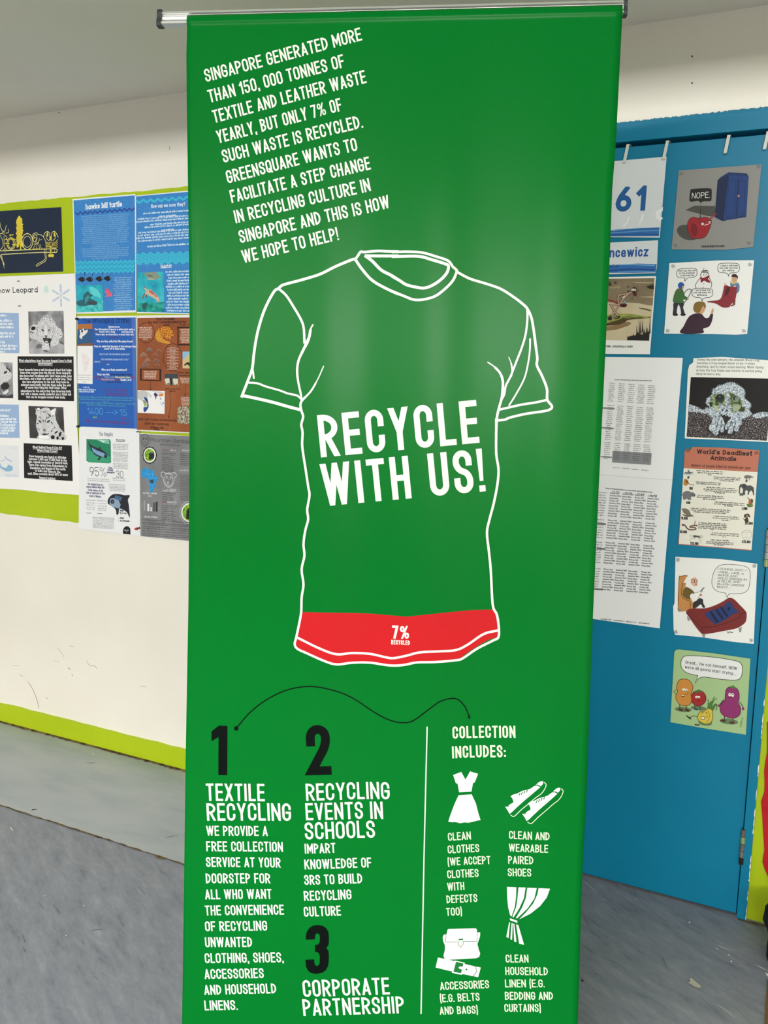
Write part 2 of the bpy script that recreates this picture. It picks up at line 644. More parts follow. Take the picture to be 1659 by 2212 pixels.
# ------------------------------------------------------------------ the room
CEIL_Z = 2.386
X0, X1, Y1 = -6.0, 3.0, -8.0
noise_mat('cream_paint', [(0.3, '#EDE8DB'), (0.7, '#F2EDE2')], 3, 6, 0.55, 0.3, bump=0.03)
noise_mat('ceiling_paint', [(0.3, '#EAE6DA'), (0.75, '#F0ECE2')], 2.5, 5, 0.8, 0.2, bump=0.03)
noise_mat('lime_paint', [(0.3, '#ABC20A'), (0.7, '#B4CA14')], 3, 5, 0.5, 0.35)
noise_mat('blue_paint', [(0.3, '#00789C'), (0.7, '#007DA1')], 4, 5, 0.42, 0.35)
noise_mat('vinyl_blue_grey', [(0.28, '#5C616C'), (0.43, '#7A7F89'), (0.56, '#868A93'), (0.72, '#9A9DA4')], 17, 10, 0.45, 0.3, (0.45, 1.5, 1), math.radians(31), distort=0.12, nrough=0.76)
noise_mat('vinyl_pale_grey', [(0.3, '#959EA3'), (0.5, '#A3AAAE'), (0.7, '#ABB1B3')], 6, 9, 0.45, 0.3, (0.6, 1.5, 1))
noise_mat('dirty_joint', [(0.35, '#3B2E1C'), (0.65, '#7D6A44')], 30, 5, 0.9, 0.1)


def slab(name, lo, hi, m_, kind='structure'):
    bm = bmesh.new()
    box(bm, lo, hi)
    o = obj(name, bm, m_)
    o['kind'] = kind
    return o


slab('floor', (X0, Y1, -0.06), (X1, 0.0, 0.0), 'vinyl_blue_grey')
slab('ceiling', (X0, -3.0, CEIL_Z), (X1, 0.0, CEIL_Z + 0.9), 'ceiling_paint')
slab('ceiling_high', (X0, Y1, CEIL_Z + 0.9), (X1, 0.0, CEIL_Z + 0.96), 'ceiling_paint')
slab('wall_left', (X0 - 0.1, Y1, -0.06), (X0, 0.1, CEIL_Z + 0.96), 'cream_paint')
slab('wall_right', (X1, Y1, -0.06), (X1 + 0.1, 0.1, CEIL_Z + 0.96), 'cream_paint')
slab('wall_front', (X0, Y1 - 0.1, -0.06), (X1, Y1, CEIL_Z + 0.96), mat('#4A4E55', .8, .1))


def wxz(px, py):
    return Wall(0).uv(px, py)


# wall with the door opening left free
DOOR_L, DOOR_R = -1.12, -0.148          # outer edges of the frame
LEAF_L, LEAF_R = -1.09, -0.172
FRAME_TOP = 2.142
LEAF_TOP = 2.082
bm = bmesh.new()
box(bm, (X0, 0.0, -0.06), (DOOR_L, 0.12, CEIL_Z))
box(bm, (DOOR_R, 0.0, -0.06), (X1, 0.12, CEIL_Z))
box(bm, (DOOR_L, 0.0, FRAME_TOP), (DOOR_R, 0.12, CEIL_Z))
wall = obj('wall_back', bm, 'cream_paint')
wall['kind'] = 'structure'

# pale flooring strip along the wall
bm = bmesh.new()
box(bm, (X0, -0.529, 0.0), (-1.16, 0.0, 0.0012))
o = obj('trim_8', bm, 'vinyl_pale_grey')
o['kind'] = 'structure'
rnd = random.Random(4)
bm = bmesh.new()


def ragged(bm, x0, x1, y, amp, w, step=0.02, vertical=False):
    """thin irregular line of grime"""
    x = x0
    pts = []
    while x < x1:
        pts.append((x, y + rnd.uniform(-amp, amp), w * rnd.uniform(0.35, 1.25)))
        x += step
    for a, b in zip(pts, pts[1:]):
        bm.faces.new([bm.verts.new(p) for p in ((a[0], a[1] - a[2] / 2, 0), (b[0], b[1] - b[2] / 2, 0), (b[0], b[1] + b[2] / 2, 0), (a[0], a[1] + a[2] / 2, 0))])


ragged(bm, -3.6, -1.16, -0.531, 0.0015, 0.007)
for v in bm.verts:
    v.co.z = 0.0016
o = obj('trim_1', bm, 'dirty_joint')
o['kind'] = 'structure'

# lime painted band, lime skirting and the lime panel beside the door: one coat of paint each, ragged at the edge


def paint(name, poly, m_, y=-0.0012, t=0.0012):
    bm = bmesh.new()
    f = bm.faces.new([bm.verts.new((x, y, z)) for x, z in poly])
    r = bmesh.ops.extrude_face_region(bm, geom=[f])
    for v in [g for g in r['geom'] if isinstance(g, bmesh.types.BMVert)]:
        v.co.y += t * 0.95
    o = obj(name, bm, m_)
    o['kind'] = 'structure'
    return o


def edge(p, q, amp, n):
    return [(p[0] + (q[0] - p[0]) * i / n, p[1] + (q[1] - p[1]) * i / n + (rnd.uniform(-amp, amp) if 0 < i < n else 0)) for i in range(n + 1)]


bt, bb = 2.083, 0.886
paint('trim_2', edge((-4.6, bt), (-1.3, bt), 0.0022, 110) + edge((-1.3, bb), (-4.6, bb), 0.0016, 90), 'lime_paint')
bm = bmesh.new()
top = edge((-5.0, 0.079), (DOOR_L - 0.002, 0.0815), 0.002, 70)
for a, b in zip(top, top[1:]):
    va = [bm.verts.new(p) for p in ((a[0], -0.010, 0.006), (b[0], -0.010, 0.006), (b[0], -0.010, b[1]), (a[0], -0.010, a[1]))]
    bm.faces.new(va)
    vb = [bm.verts.new(p) for p in ((a[0], -0.010, a[1]), (b[0], -0.010, b[1]), (b[0], 0, b[1] + 0.002), (a[0], 0, a[1] + 0.002))]
    bm.faces.new(vb)
o = obj('baseboard_back', bm, 'lime_paint')
o['kind'] = 'structure'
bm = bmesh.new()
ragged(bm, -3.6, DOOR_L, -0.0135, 0.002, 0.012, 0.012)
for v in bm.verts:
    v.co.z = 0.002 + (0.004 if v.co.y > -0.0135 else 0)
o = obj('trim_3', bm, 'dirty_joint')
o['kind'] = 'structure'
right_edge = [(z, x) for x, z in edge((0.0, DOOR_R + 0.001), (bt, DOOR_R + 0.001), 0.0, 60)]
paint('trim_4', edge((DOOR_R + 0.0006, 0.001), (1.2, 0.001), 0.0, 4) + [(1.2, bt), (DOOR_R + 0.0006, bt)], 'lime_paint')
# chipped white line where the lime paint meets the frame
bm = bmesh.new()
z = 0.0
while z < 0.62:
    h = rnd.uniform(0.006, 0.035)
    if rnd.random() < 0.62:
        w_ = rnd.uniform(0.0004, 0.0020) * (2.2 if 0.09 < z < 0.19 else 1)
        zs = [z, z + h * .3, z + h * .7, z + h]
        ws = [0.0002, w_, w_ * rnd.uniform(.6, 1.2), 0.0002]
        for q in range(3):
            bm.faces.new([bm.verts.new(p) for p in ((DOOR_R - ws[q], -0.0126, zs[q]), (DOOR_R + ws[q] * .6, -0.0122, zs[q]), (DOOR_R + ws[q + 1] * .6, -0.0122, zs[q + 1]), (DOOR_R - ws[q + 1], -0.0126, zs[q + 1]))])
    z += h
o = obj('trim_5', bm, 'cream_paint')
o['kind'] = 'structure'
# dirt along the floor at the door side
bm = bmesh.new()
ragged(bm, DOOR_R - 0.02, 0.6, -0.016, 0.003, 0.010, 0.012)
for v in bm.verts:
    v.co.z = 0.0015
o = obj('trim_6', bm, 'dirty_joint')
o['kind'] = 'structure'

# door in its frame
door = empty('door_1', (LEAF_L, 0, 0), kind='structure')
dl = Vector((LEAF_L, 0, 0))
bm = bmesh.new()
box(bm, (LEAF_L + 0.003, 0.0, 0.007), (LEAF_R - 0.0025, 0.042, LEAF_TOP), bevel=0.0015)
for v in bm.verts:
    v.co -= dl
obj('door_leaf', bm, 'blue_paint', door)
bm = bmesh.new()
box(bm, (LEAF_R, -0.012, 0.0), (DOOR_R, 0.12, FRAME_TOP), bevel=0.0015)
box(bm, (DOOR_L, -0.012, 0.0), (LEAF_L, 0.12, FRAME_TOP), bevel=0.0015)
hd = edge((LEAF_L, FRAME_TOP), (DOOR_R, FRAME_TOP), 0.0, 2)
box(bm, (LEAF_L, -0.012, LEAF_TOP + 0.011), (LEAF_R, 0.12, FRAME_TOP), bevel=0.0015)
box(bm, (LEAF_L - 0.01, 0.05, 0.0), (LEAF_L + 0.012, 0.118, LEAF_TOP + 0.02))
box(bm, (LEAF_R - 0.012, 0.05, 0.0), (LEAF_R + 0.01, 0.118, LEAF_TOP + 0.02))
box(bm, (LEAF_L, 0.05, LEAF_TOP - 0.012), (LEAF_R, 0.118, LEAF_TOP + 0.02))
for v in bm.verts:
    v.co -= dl
obj('door_frame', bm, 'blue_paint', door)
bm = bmesh.new()
box(bm, (LEAF_L, 0.012, 0.0), (LEAF_R, 0.11, 0.004))
for v in bm.verts:
    v.co -= dl
obj('door_gap_shade', bm, mat('#050404', .9, .0), door)  # near-black slab painting in the shade of the gap under the door
# ragged brush edge of the blue over the cream wall
bm = bmesh.new()
tp = edge((DOOR_L - 0.02, FRAME_TOP + 0.004), (DOOR_R + 0.35, FRAME_TOP + 0.006), 0.0018, 420)
f = bm.faces.new([bm.verts.new((x, -0.0125 if DOOR_L < x < DOOR_R else -0.0012, z)) for x, z in ([(DOOR_L - 0.02, FRAME_TOP - 0.02)] + [(DOOR_R + 0.35, FRAME_TOP - 0.02)] + tp[::-1])])
bm.free()
bm = bmesh.new()
for a, b in zip(tp, tp[1:]):
    vs_ = [bm.verts.new((p[0], p[2], p[1])) for p in ((a[0], FRAME_TOP - 0.004, -0.0125), (b[0], FRAME_TOP - 0.004, -0.0125), (b[0], b[1], -0.0008), (a[0], a[1], -0.0008))]
    bm.faces.new(vs_)
for v in bm.verts:
    v.co -= dl
obj('paint_edge', bm, 'blue_paint', door)


def hinge(z0, z1, tones):
    h = empty('hinge', (LEAF_R - LEAF_L, 0, z0))
    h.parent = door
    x = 0.0
    n = len(tones)
    for i, tcol in enumerate(tones):
        bm = bmesh.new()
        a, b = (z1 - z0) * i / n, (z1 - z0) * (i + 1) / n - 0.0018
        cyl(bm, (0, -0.0095, a), (0, -0.0095, b), 0.0062, 16)
        k = obj('knuckle', bm, mat(tcol, 0.38, 0.5, 0.55), h, smooth=False)
        if tcol in ('#A9C07C', '#9DB283'):
            k['label'] = 'knuckle with a smear of green paint'
    bm = bmesh.new()
    cyl(bm, (0, -0.0095, -0.002), (0, -0.0095, z1 - z0 + 0.001), 0.0048, 10)
    obj('hinge_pin', bm, mat('#4A4238', 0.5, 0.4, 0.4), h)


hinge(0.995, 1.094, ['#9DB283', '#A5A8A4', '#9A9C9A', '#A6A9A6', '#A9ACA8'])
hinge(0.160, 0.262, ['#3B3126', '#8D8A86', '#85837F', '#A9C07C', '#837B72'])

# marks on the wall
wm_ = Art(Wall(0.0004))
wm_.layer = 0
wm_.z(0, 1150, .25316)
for c, f, w in (('#B5AE9E', [590, 968, 632, 978], 4), ('#B9B2A4', [490, 985, 530, 1035, 545, 1065], 4), ('#A49C8C', [740, 1098, 765, 1135, 812, 1142, 828, 1168], 4),
                ('#8A8274', [580, 1155, 600, 1168], 6), ('#A59C8C', [612, 1212, 624, 1226], 6), ('#BDB6A8', [110, 1138, 165, 1138], 3), ('#A39A8A', [240, 1275, 285, 1350, 315, 1430, 332, 1500], 5),
                ('#B5AD9E', [170, 1220, 200, 1228], 4), ('#C3BCAE', [1190, 1312, 1250, 1318], 4), ('#B7AFA0', [390, 1410, 412, 1420], 5), ('#C6C0B2', [455, 1095, 505, 1101], 3)):
    wm_.l(c, f, w, sm=True)
wm_.z(0, 0, .25316)
for c, f, w in (('#6E6656', [1446, 1252, 1450, 1278], 4), ('#8B8474', [500, 960, 512, 966], 8)):
    wm_.l(c, f, w)
wm_.make('scuff_marks', wall, Vector((0, 0, 0)))
hole = Art(Wall(0.0004)).z(1240, 0, .25256)
hole.e('#14120E', 1010, 482, 6, 9).e('#14120E', 1010, 711, 6, 9)
hole.make('screw_hole', wall, Vector((0, 0, 0)))

# marks on the floor (scratches, chips and flecks)


class Floor:
    cut = None

    def uv(self, px, py):
        d = ray(px, py)
        t = -CAM.z / d.z
        p = CAM + d * t
        return (p.x, p.y)

    def p3(self, a, b, h):
        return Vector((a, b, 0.0014 + h))


fa = Art(Floor())
fa.layer = 0
fa.z(0, 1600, .27668)
for c, f, w in (('#26221E', [248, 548, 262, 540, 286, 541], 9), ('#45423C', [1285, 766, 1340, 750, 1385, 746], 4), ('#4E4F53', [695, 1490, 760, 1478, 820, 1474], 4), ('#515357', [710, 1010, 765, 990], 4),
                ('#33312E', [1116, 1052, 1130, 1058], 6), ('#EDEDE8', [720, 106, 730, 108], 9), ('#D8D4C4', [470, 646, 490, 648], 7), ('#E4E4E0', [345, 1214, 352, 1216], 7), ('#6A5A38', [1212, 912, 1245, 920, 1280, 930], 16),
                ('#E4E4E0', [652, 1290, 660, 1291], 7), ('#E4E4E0', [512, 1525, 522, 1527], 8), ('#E6E6E2', [80, 680, 100, 705], 7), ('#55575A', [420, 1285, 465, 1355], 6), ('#55575A', [300, 1265, 345, 1320], 5),
                ('#505256', [1075, 1140, 1130, 1200], 6), ('#515358', [940, 1420, 968, 1456], 6), ('#4D4F54', [175, 1520, 195, 1580], 6), ('#4D4F54', [180, 1625, 200, 1655], 7), ('#515358', [635, 1560, 655, 1595], 6),
                ('#56585C', [735, 1850, 765, 1872], 7), ('#77746A', [720, 262, 785, 250], 3), ('#6F706C', [680, 178, 735, 178], 8), ('#8D8F8E', [200, 463, 230, 461], 4), ('#7F7F7C', [60, 460, 75, 462], 4)):
    fa.l(c, f, w * .75, sm=True, taper=[.4, 1, 1, .5])
fa.z(1230, 1680, .25859)
for c, f, w in (('#C9C9BF', [110, 860, 160, 905, 230, 970], 4), ('#B9B9B0', [200, 838, 255, 860], 4), ('#B5B5AC', [410, 888, 455, 918], 4), ('#DADAD0', [1210, 1395, 1290, 1430, 1360, 1462], 6), ('#E6E6DC', [1550, 1568, 1610, 1600, 1659, 1625], 7),
                ('#565B60', [330, 1085, 380, 1115, 425, 1160], 5), ('#4E5358', [100, 1395, 170, 1450, 240, 1490], 5), ('#565B60', [750, 1470, 790, 1540, 825, 1640], 4), ('#565B60', [240, 1370, 300, 1400, 350, 1440], 4),
                ('#5A5F63', [100, 1130, 150, 1230, 180, 1290], 4), ('#4A4F53', [280, 1930, 340, 1970], 8), ('#4C5155', [1280, 1750, 1345, 1785], 8), ('#5A5F63', [820, 1345, 880, 1380], 5), ('#5A5F63', [600, 1175, 650, 1205], 5),
                ('#C4C4BA', [1235, 1905, 1300, 1950, 1420, 2050], 5), ('#C4C4BA', [1340, 1990, 1380, 2010], 4), ('#8D8A78', [700, 1720, 840, 1800, 930, 1860], 3), ('#3B3A33', [410, 980, 440, 990], 8)):
    fa.l(c, f, w * .7, sm=True, taper=[.3, 1, 1, .8, .3])
fa.p('#B5B4A6', [1000, 1690, 1020, 1685, 1100, 1752, 1085, 1770, 1050, 1760, 990, 1722, 1010, 1715])
fa.p('#E0DED0', [1635, 1640, 1665, 1650, 1665, 1680, 1645, 1665])
for x, y, r in ((1002, 1219, 7), (1232, 1440, 5), (1330, 1493, 6), (1351, 1546, 8), (1115, 1352, 3), (287, 1030, 4), (555, 1028, 4)):
    fa.e('#EDEDE2', x, y, r, r * .8, n=8)
fa.e('#1C1A17', 108, 1710, 10, 9, n=8)
fl = bpy.data.objects['floor']
fa.make('floor_marks', fl, Vector((0, 0, 0)))
# brown joint strip running towards the viewer at the right
bm = bmesh.new()
a, b = Floor().uv(1657, 2120), Floor().uv(1649, 2260)
c_, d_ = Floor().uv(1672, 2120), Floor().uv(1672, 2260)
for lo, hi in (((a, b), (c_, d_)),):
    vs_ = [bm.verts.new((p[0], p[1], 0.0)) for p in (a, c_, d_, b)]
    f = bm.faces.new(vs_)
    r = bmesh.ops.extrude_face_region(bm, geom=[f])
    for v in [g for g in r['geom'] if isinstance(g, bmesh.types.BMVert)]:
        v.co.z += 0.004
noise_mat('brown_strip', [(0.3, '#5A4322'), (0.7, '#7C6238')], 60, 4, 0.6, 0.3)
o = obj('trim_7', bm, 'brown_strip')
o['kind'] = 'structure'

# ------------------------------------------------------------------ the pull-up banner
BL = BAN_O.copy()
banner = empty('pull_up_banner', BL, 'tall green pull-up textile recycling banner standing on the grey floor in front of the wall', 'banner')
SB = Banner()
TOP_V = 2.176
LEFT = [(403, 30), (404.5, 70), (403, 110), (404.5, 230), (407, 360), (409.5, 520), (411, 700), (410.5, 1000), (408.5, 1300), (402.5, 1650), (398, 1930), (393, 2212)]
RIGHTE = [(1345, 10), (1345, 22), (1337, 177), (1330.5, 313), (1323, 404), (1318, 542), (1308, 762), (1294, 1046), (1280.5, 1344), (1268, 1700), (1258, 1887), (1248, 2212)]
lu, ru = [SB.uv(*p) for p in LEFT], [SB.uv(*p) for p in RIGHTE]


def edge_u(tab, v):
    tab = sorted(tab, key=lambda q: q[1])
    if v <= tab[0][1]:
        return tab[0][0]
    for a, b in zip(tab, tab[1:]):
        if v <= b[1]:
            return a[0] + (b[0] - a[0]) * (v - a[1]) / max(1e-9, b[1] - a[1])
    return tab[-1][0]


def ban_mat():
    mt = bpy.data.materials.new('green_vinyl')
    mt.use_nodes = True
    nt = mt.node_tree
    b = nt.nodes['Principled BSDF']
    b.inputs['Base Color'].default_value = srgb('#007225')
    b.inputs['Roughness'].default_value = 0.28
    b.inputs['Specular IOR Level'].default_value = 0.09
    nz = nt.nodes.new('ShaderNodeTexNoise')
    nz.inputs['Scale'].default_value = 900
    bp = nt.nodes.new('ShaderNodeBump')
    bp.inputs['Strength'].default_value = 0.05
    bp.inputs['Distance'].default_value = 0.0005
    tc = nt.nodes.new('ShaderNodeTexCoord')
    nt.links.new(tc.outputs['Object'], nz.inputs['Vector'])
    nt.links.new(nz.outputs['Fac'], bp.inputs['Height'])
    nt.links.new(bp.outputs[0], b.inputs['Normal'])
    MATS['green_vinyl'] = mt


ban_mat()
bm = bmesh.new()
rows = []
V0 = 0.03
nv = 90
TOP_F = 2.1725
lvl = [V0 + (TOP_F - 0.03 - V0) * j / nv for j in range(nv + 1)] + [TOP_F - 0.03 + 0.0025 * j for j in range(1, 13)]


def tilt(u):
    # the rail hangs a little higher on its right
    return 0.0105 * (u + 0.425) / 0.85


def over_rail(v):
    # the fabric swells over the lower lip of the rail and tucks into its groove
    return 0.0022 * math.exp(-((v - (TOP_F - 0.0145)) / 0.005) ** 2) - max(0.0, v - (TOP_F - 0.006)) * 0.9


for v in lvl:
    a, b = edge_u(lu, v), edge_u(ru, v)
    us = [a] + [k * 0.02 for k in range(math.ceil((a + 0.004) / 0.02), math.floor((b - 0.004) / 0.02) + 1)] + [b]
    rows.append((v, us))
n = 45
for j, (v, us) in enumerate(rows):
    a, b = us[0], us[-1]
    rows[j] = [bm.verts.new(SB.p3(u, v + tilt(u) * max(0.0, (v - 1.95) / (TOP_F - 1.95)), over_rail(v)) - BL) for u in [a + (b - a) * i / 60 for i in range(61)]]
for r0, r1 in zip(rows, rows[1:]):
    for i in range(60):
        bm.faces.new((r0[i], r0[i + 1], r1[i + 1], r1[i]))
for f in bm.faces:
    f.normal_update()
me = bpy.data.meshes.new('fabric_panel')
bm.to_mesh(me)
bm.free()
me.materials.append(MATS['green_vinyl'])
for p in me.polygons:
    p.use_smooth = True
panel = link('fabric_panel', me, banner)
so = panel.modifiers.new('thickness', 'SOLIDIFY')
so.thickness = 0.0006
so.offset = -1


def bloc(u, v, h):
    return BAN_X * u + BAN_Y * v + BAN_N * h


# top rail: extruded aluminium with dark end caps
um0, um1 = -0.4805, 0.4255
prof = [(-0.011, -0.008), (-0.011, 0.004), (-0.013, 0.006), (-0.013, 0.011), (-0.009, 0.0135), (-0.002, 0.014), (0.003, 0.012), (0.0035, 0.008), (0.000, 0.006), (0.0015, 0.002), (0.001, -0.003), (0.004, -0.006), (0.0075, -0.0085), (0.0075, -0.0125), (0.002, -0.015), (-0.008, -0.0135)]
VR = 2.1685


def rail_solid(u0, u1, pr, grow=1.0):
    bm = bmesh.new()
    A = [bm.verts.new(bloc(u0, VR + tilt(u0) + q[1] * grow, q[0] * grow - 0.0085)) for q in pr]
    B = [bm.verts.new(bloc(u1, VR + tilt(u1) + q[1] * grow, q[0] * grow - 0.0085)) for q in pr]
    for i in range(len(pr)):
        bm.faces.new((A[i], A[(i + 1) % len(pr)], B[(i + 1) % len(pr)], B[i]))
    bm.faces.new(A[::-1])
    bm.faces.new(B)
    return bm


mat('#D9D9D4', 0.32, 0.5, 0.75)
rail = obj('top_rail', rail_solid(um0, um1, prof), '#D9D9D4', banner)
cap = [(-0.014, -0.014), (-0.014, 0.012), (-0.010, 0.0165), (0.003, 0.0165), (0.006, 0.010), (0.006, 0.000), (0.0095, -0.010), (0.0095, -0.0165), (0.003, -0.0175), (-0.009, -0.0165)]
for u0, u1 in ((um0 - 0.008, um0 + 0.001), (um1 - 0.001, um1 + 0.006)):
    obj('end_cap', rail_solid(u0, u1, cap), mat('#33393A', 0.5, 0.4), rail)
# support pole behind and the base cassette on the floor
bm = bmesh.new()
cyl(bm, Vector((0, 0, 0.036)) - BAN_N0 * 0.04, bloc(0, VR - 0.004, -0.022), 0.008, 14)
obj('support_pole', bm, mat('#B9BBBC', 0.35, 0.5, 0.8), banner)


def base_bm(u0, u1, d0, d1, z0, z1, bev):
    bm = bmesh.new()
    box(bm, (u0, d0, z0), (u1, d1, z1), bevel=bev)
    for v in bm.verts:
        u, d, z_ = v.co
        v.co = BAN_X * u - BAN_N0 * d + Vector((0, 0, z_))
    return bm


base = obj('base_cassette', base_bm(-0.416, 0.416, -0.010, 0.060, 0.004, 0.036, 0.010), mat('#C8C9C8', 0.35, 0.5, 0.8), banner)
for u0, u1 in ((-0.421, -0.416), (0.416, 0.421)):
    obj('end_cap', base_bm(u0, u1, -0.012, 0.062, 0.003, 0.038, 0.003), '#33393A', base)
for u in (-0.3, 0.3):
    obj('foot', base_bm(u - 0.02, u + 0.02, -0.08, 0.16, 0.0, 0.006, 0.002), '#33393A', banner)

WHITE = '#EAEEE2'
BLACK = '#08100C'
RED = '#C91D22'
mat(WHITE, 0.4, 0.4)
mat(BLACK, 0.4, 0.08)
mat(RED, 0.4, 0.12)


def lettering(name, lines, cap, w=0.125, gap=0.105, frame=(0, 0, 1), color=WHITE, label=None, seg=5):
    A = Art(SB).z(*frame)
    for tx, x0, y0, x1, y1 in lines:
        A.t(tx, x0, y0, x1, y1, cap, color, w, seg, gap=gap)
    return A.make(name, panel, BL, label)


k1 = .30139
pl = []
for tx, x0, y0, x1, y1, o in (
        ('SINGAPORE GENERATED MORE', 150, 590, 1270, 288, 0), ('THAN 150, 000 TONNES OF', 177, 738, 1147, 480, 0), ('TEXTILE AND LEATHER WASTE', 209, 883, 1302, 592, 0),
        ('YEARLY, BUT ONLY 7% OF', 238, 1029, 1128, 793, 0), ('SUCH WASTE IS RECYCLED.', 276, 1168, 1277, 912, 0),
        ('GREENSQUARE WANTS TO', 306, 320, 1238, 80, 300), ('FACILITATE A STEP CHANGE', 334, 460, 1332, 215, 300), ('IN RECYCLING CULTURE IN', 363, 605, 1332, 370, 300),
        ('SINGAPORE AND THIS IS HOW', 396, 748, 1470, 492, 300), ('WE HOPE TO HELP!', 418, 891, 1105, 724, 300)):
    pl.append((tx, 400 + x0 * k1, o + y0 * k1, 400 + x1 * k1, o + y1 * k1))
lettering('paragraph_lettering', pl, 94 * k1, 0.138, 0.088, label='slanted white paragraph lettering at the top of the banner')
lettering('slogan_lettering', [('RECYCLE', 220, 512, 1404, 402), ('WITH US!', 242, 877, 1447, 765)], 318, 0.142, 0.125, (630, 840, .28933), label='large white slogan lettering on the chest of the printed shirt', seg=8)

# shirt outline
S = Art(SB)
W9 = 5.2
S.z(500, 520, .217)
S.l(WHITE, [100, 1555, 160, 1400, 205, 1275, 222, 1130, 245, 980, 275, 850, 320, 710, 375, 590, 430, 500, 470, 475, 490, 455, 530, 435, 700, 390, 880, 335, 1030, 260, 1190, 190, 1230, 180], 27, True)
S.l(WHITE, [205, 1240, 215, 1310, 222, 1370], 18, True)
S.l(WHITE, [1230, 185, 1255, 150, 1285, 108, 1320, 110, 1450, 100, 1560, 105, 1659, 108], 26, True)
S.l(WHITE, [1235, 190, 1290, 270, 1370, 365, 1440, 420, 1550, 480, 1659, 531], 28, True)
S.l(WHITE, [1659, 152, 1330, 148], 30)
S.l(WHITE, [1330, 148, 1400, 200, 1490, 290, 1590, 344, 1659, 388], 30, True)
S.l(WHITE, [470, 478, 545, 545, 620, 660, 690, 780, 720, 870, 728, 1020], 24, True)
S.l(WHITE, [812, 838, 790, 880, 775, 960, 745, 1030, 715, 1090, 670, 1190, 655, 1290, 665, 1400, 690, 1520, 698, 1580], 27, True, taper=[.6, 1, 1.2, 1, .9, .9, .8, .8])
S.l(WHITE, [918, 1250, 860, 1380, 790, 1500, 705, 1590, 688, 1640, 700, 1700, 715, 1750, 700, 1810, 695, 1843], 24, True, taper=[.5, .8, 1, 1, 1, 1])
S.l(WHITE, [160, 1412, 260, 1420, 340, 1450, 480, 1490, 560, 1520, 650, 1540, 690, 1570], 20, True)
S.l(WHITE, [105, 1540, 250, 1570, 420, 1610, 560, 1650, 695, 1685], 30, True)
S.z(850, 540, .22905)
S.l(WHITE, [-10, 20, 130, 18, 270, 28, 400, 65, 515, 105, 560, 160, 595, 190, 605, 210, 720, 270, 870, 315, 1010, 365, 1130, 440, 1220, 510, 1262, 555, 1300, 640, 1322, 760, 1340, 900, 1355, 1020, 1352, 1090, 1400, 1190, 1445, 1310, 1448, 1410, 1490, 1470, 1480, 1500, 1420, 1520, 1250, 1545, 1100, 1580, 1050, 1600, 975, 1608], 24, True)
S.l(WHITE, [-10, 62, 230, 62, 360, 95, 490, 135, 518, 155, 505, 215, 450, 280, 370, 335, 290, 362, 210, 352, 120, 328, 60, 290, -10, 250], 28, True)
S.l(WHITE, [598, 205, 560, 290, 480, 375, 390, 440, 280, 470, 190, 470, 110, 440, -10, 390], 25, True)
S.l(WHITE, [1262, 560, 1262, 660, 1245, 800, 1210, 920, 1160, 1050, 1105, 1190, 1060, 1280, 1045, 1360, 1020, 1410], 20, True)
S.l(WHITE, [1288, 838, 1285, 950, 1265, 1090, 1230, 1220, 1150, 1370, 1090, 1465], 16, True)
S.l(WHITE, [890, 1058, 950, 1100, 1005, 1160, 1030, 1230, 1030, 1310, 1020, 1400, 995, 1490, 975, 1590, 968, 1746], 24, True, taper=[.5, .9, 1, 1, 1, 1, 1])
S.l(WHITE, [1088, 1012, 1110, 1070, 1120, 1140, 1110, 1190], 18, True, taper=[.5, .9, 1])
S.l(WHITE, [1002, 1505, 1200, 1460, 1330, 1440, 1445, 1415], 22, True)
S.z(0, 0, 1)
S.l(WHITE, [651, 918, 654, 935, 653, 960, 656, 985, 660, 1010, 666, 1050, 669, 1070, 664, 1100, 666, 1122, 660, 1145, 656, 1175, 658, 1200, 652, 1230, 656, 1262, 652, 1290, 651, 1322, 646, 1350, 640, 1378, 637, 1391, 643, 1401, 662, 1410, 700, 1427, 727, 1435, 760, 1432, 800, 1432, 840, 1437, 870, 1436, 900, 1430, 940, 1429, 985, 1426, 1000, 1422, 1030, 1402, 1065, 1384, 1077, 1376, 1077, 1350, 1073, 1327, 1066, 1314, 1063, 1290, 1060, 1230, 1056, 1190, 1052, 1150, 1058, 1120, 1066, 1090, 1074, 1050, 1077, 1015, 1072, 980, 1072, 930, 1072, 905], W9, True, n=4)
S.l(WHITE, [641, 1376, 690, 1400, 727, 1413, 760, 1411, 800, 1413, 835, 1420, 852, 1421, 880, 1415, 908, 1408, 950, 1406, 985, 1404, 1010, 1393, 1045, 1370, 1076, 1362], 5, True)
S.layer = 40
shirt = S.make('shirt_outline', panel, BL, 'white line drawing of a short-sleeved shirt')
R_ = Art(SB).z(600, 1280, .30741)
R_.p(RED, [168, 136, 400, 142, 650, 150, 860, 165, 920, 168, 960, 162, 1150, 142, 1350, 126, 1522, 121, 1545, 150, 1556, 290, 1545, 312, 1480, 335, 1400, 380, 1310, 440, 1290, 460, 1180, 482, 980, 488, 930, 495, 860, 510, 770, 508, 690, 495, 560, 490, 430, 502, 380, 495, 250, 440, 140, 395, 118, 370, 130, 320, 150, 230])
R_.make('shirt_hem', panel, BL, 'red hem band of the printed shirt')
for tx, x0, y0, x1, y1, cp, w in (('7%', 803, 322, 925, 325, 92, .19), ('RECYCLED', 797, 363, 928, 367, 32, .17)):
    A = Art(SB).z(600, 1280, .30741)
    A.layer = 8
    A.t(tx, x0, y0, x1, y1, cp, WHITE, w, 5)
    A.make('hem_lettering', panel, BL, 'white lettering %s on the red hem' % ('of the percentage' if cp > 50 else 'below the percentage'))
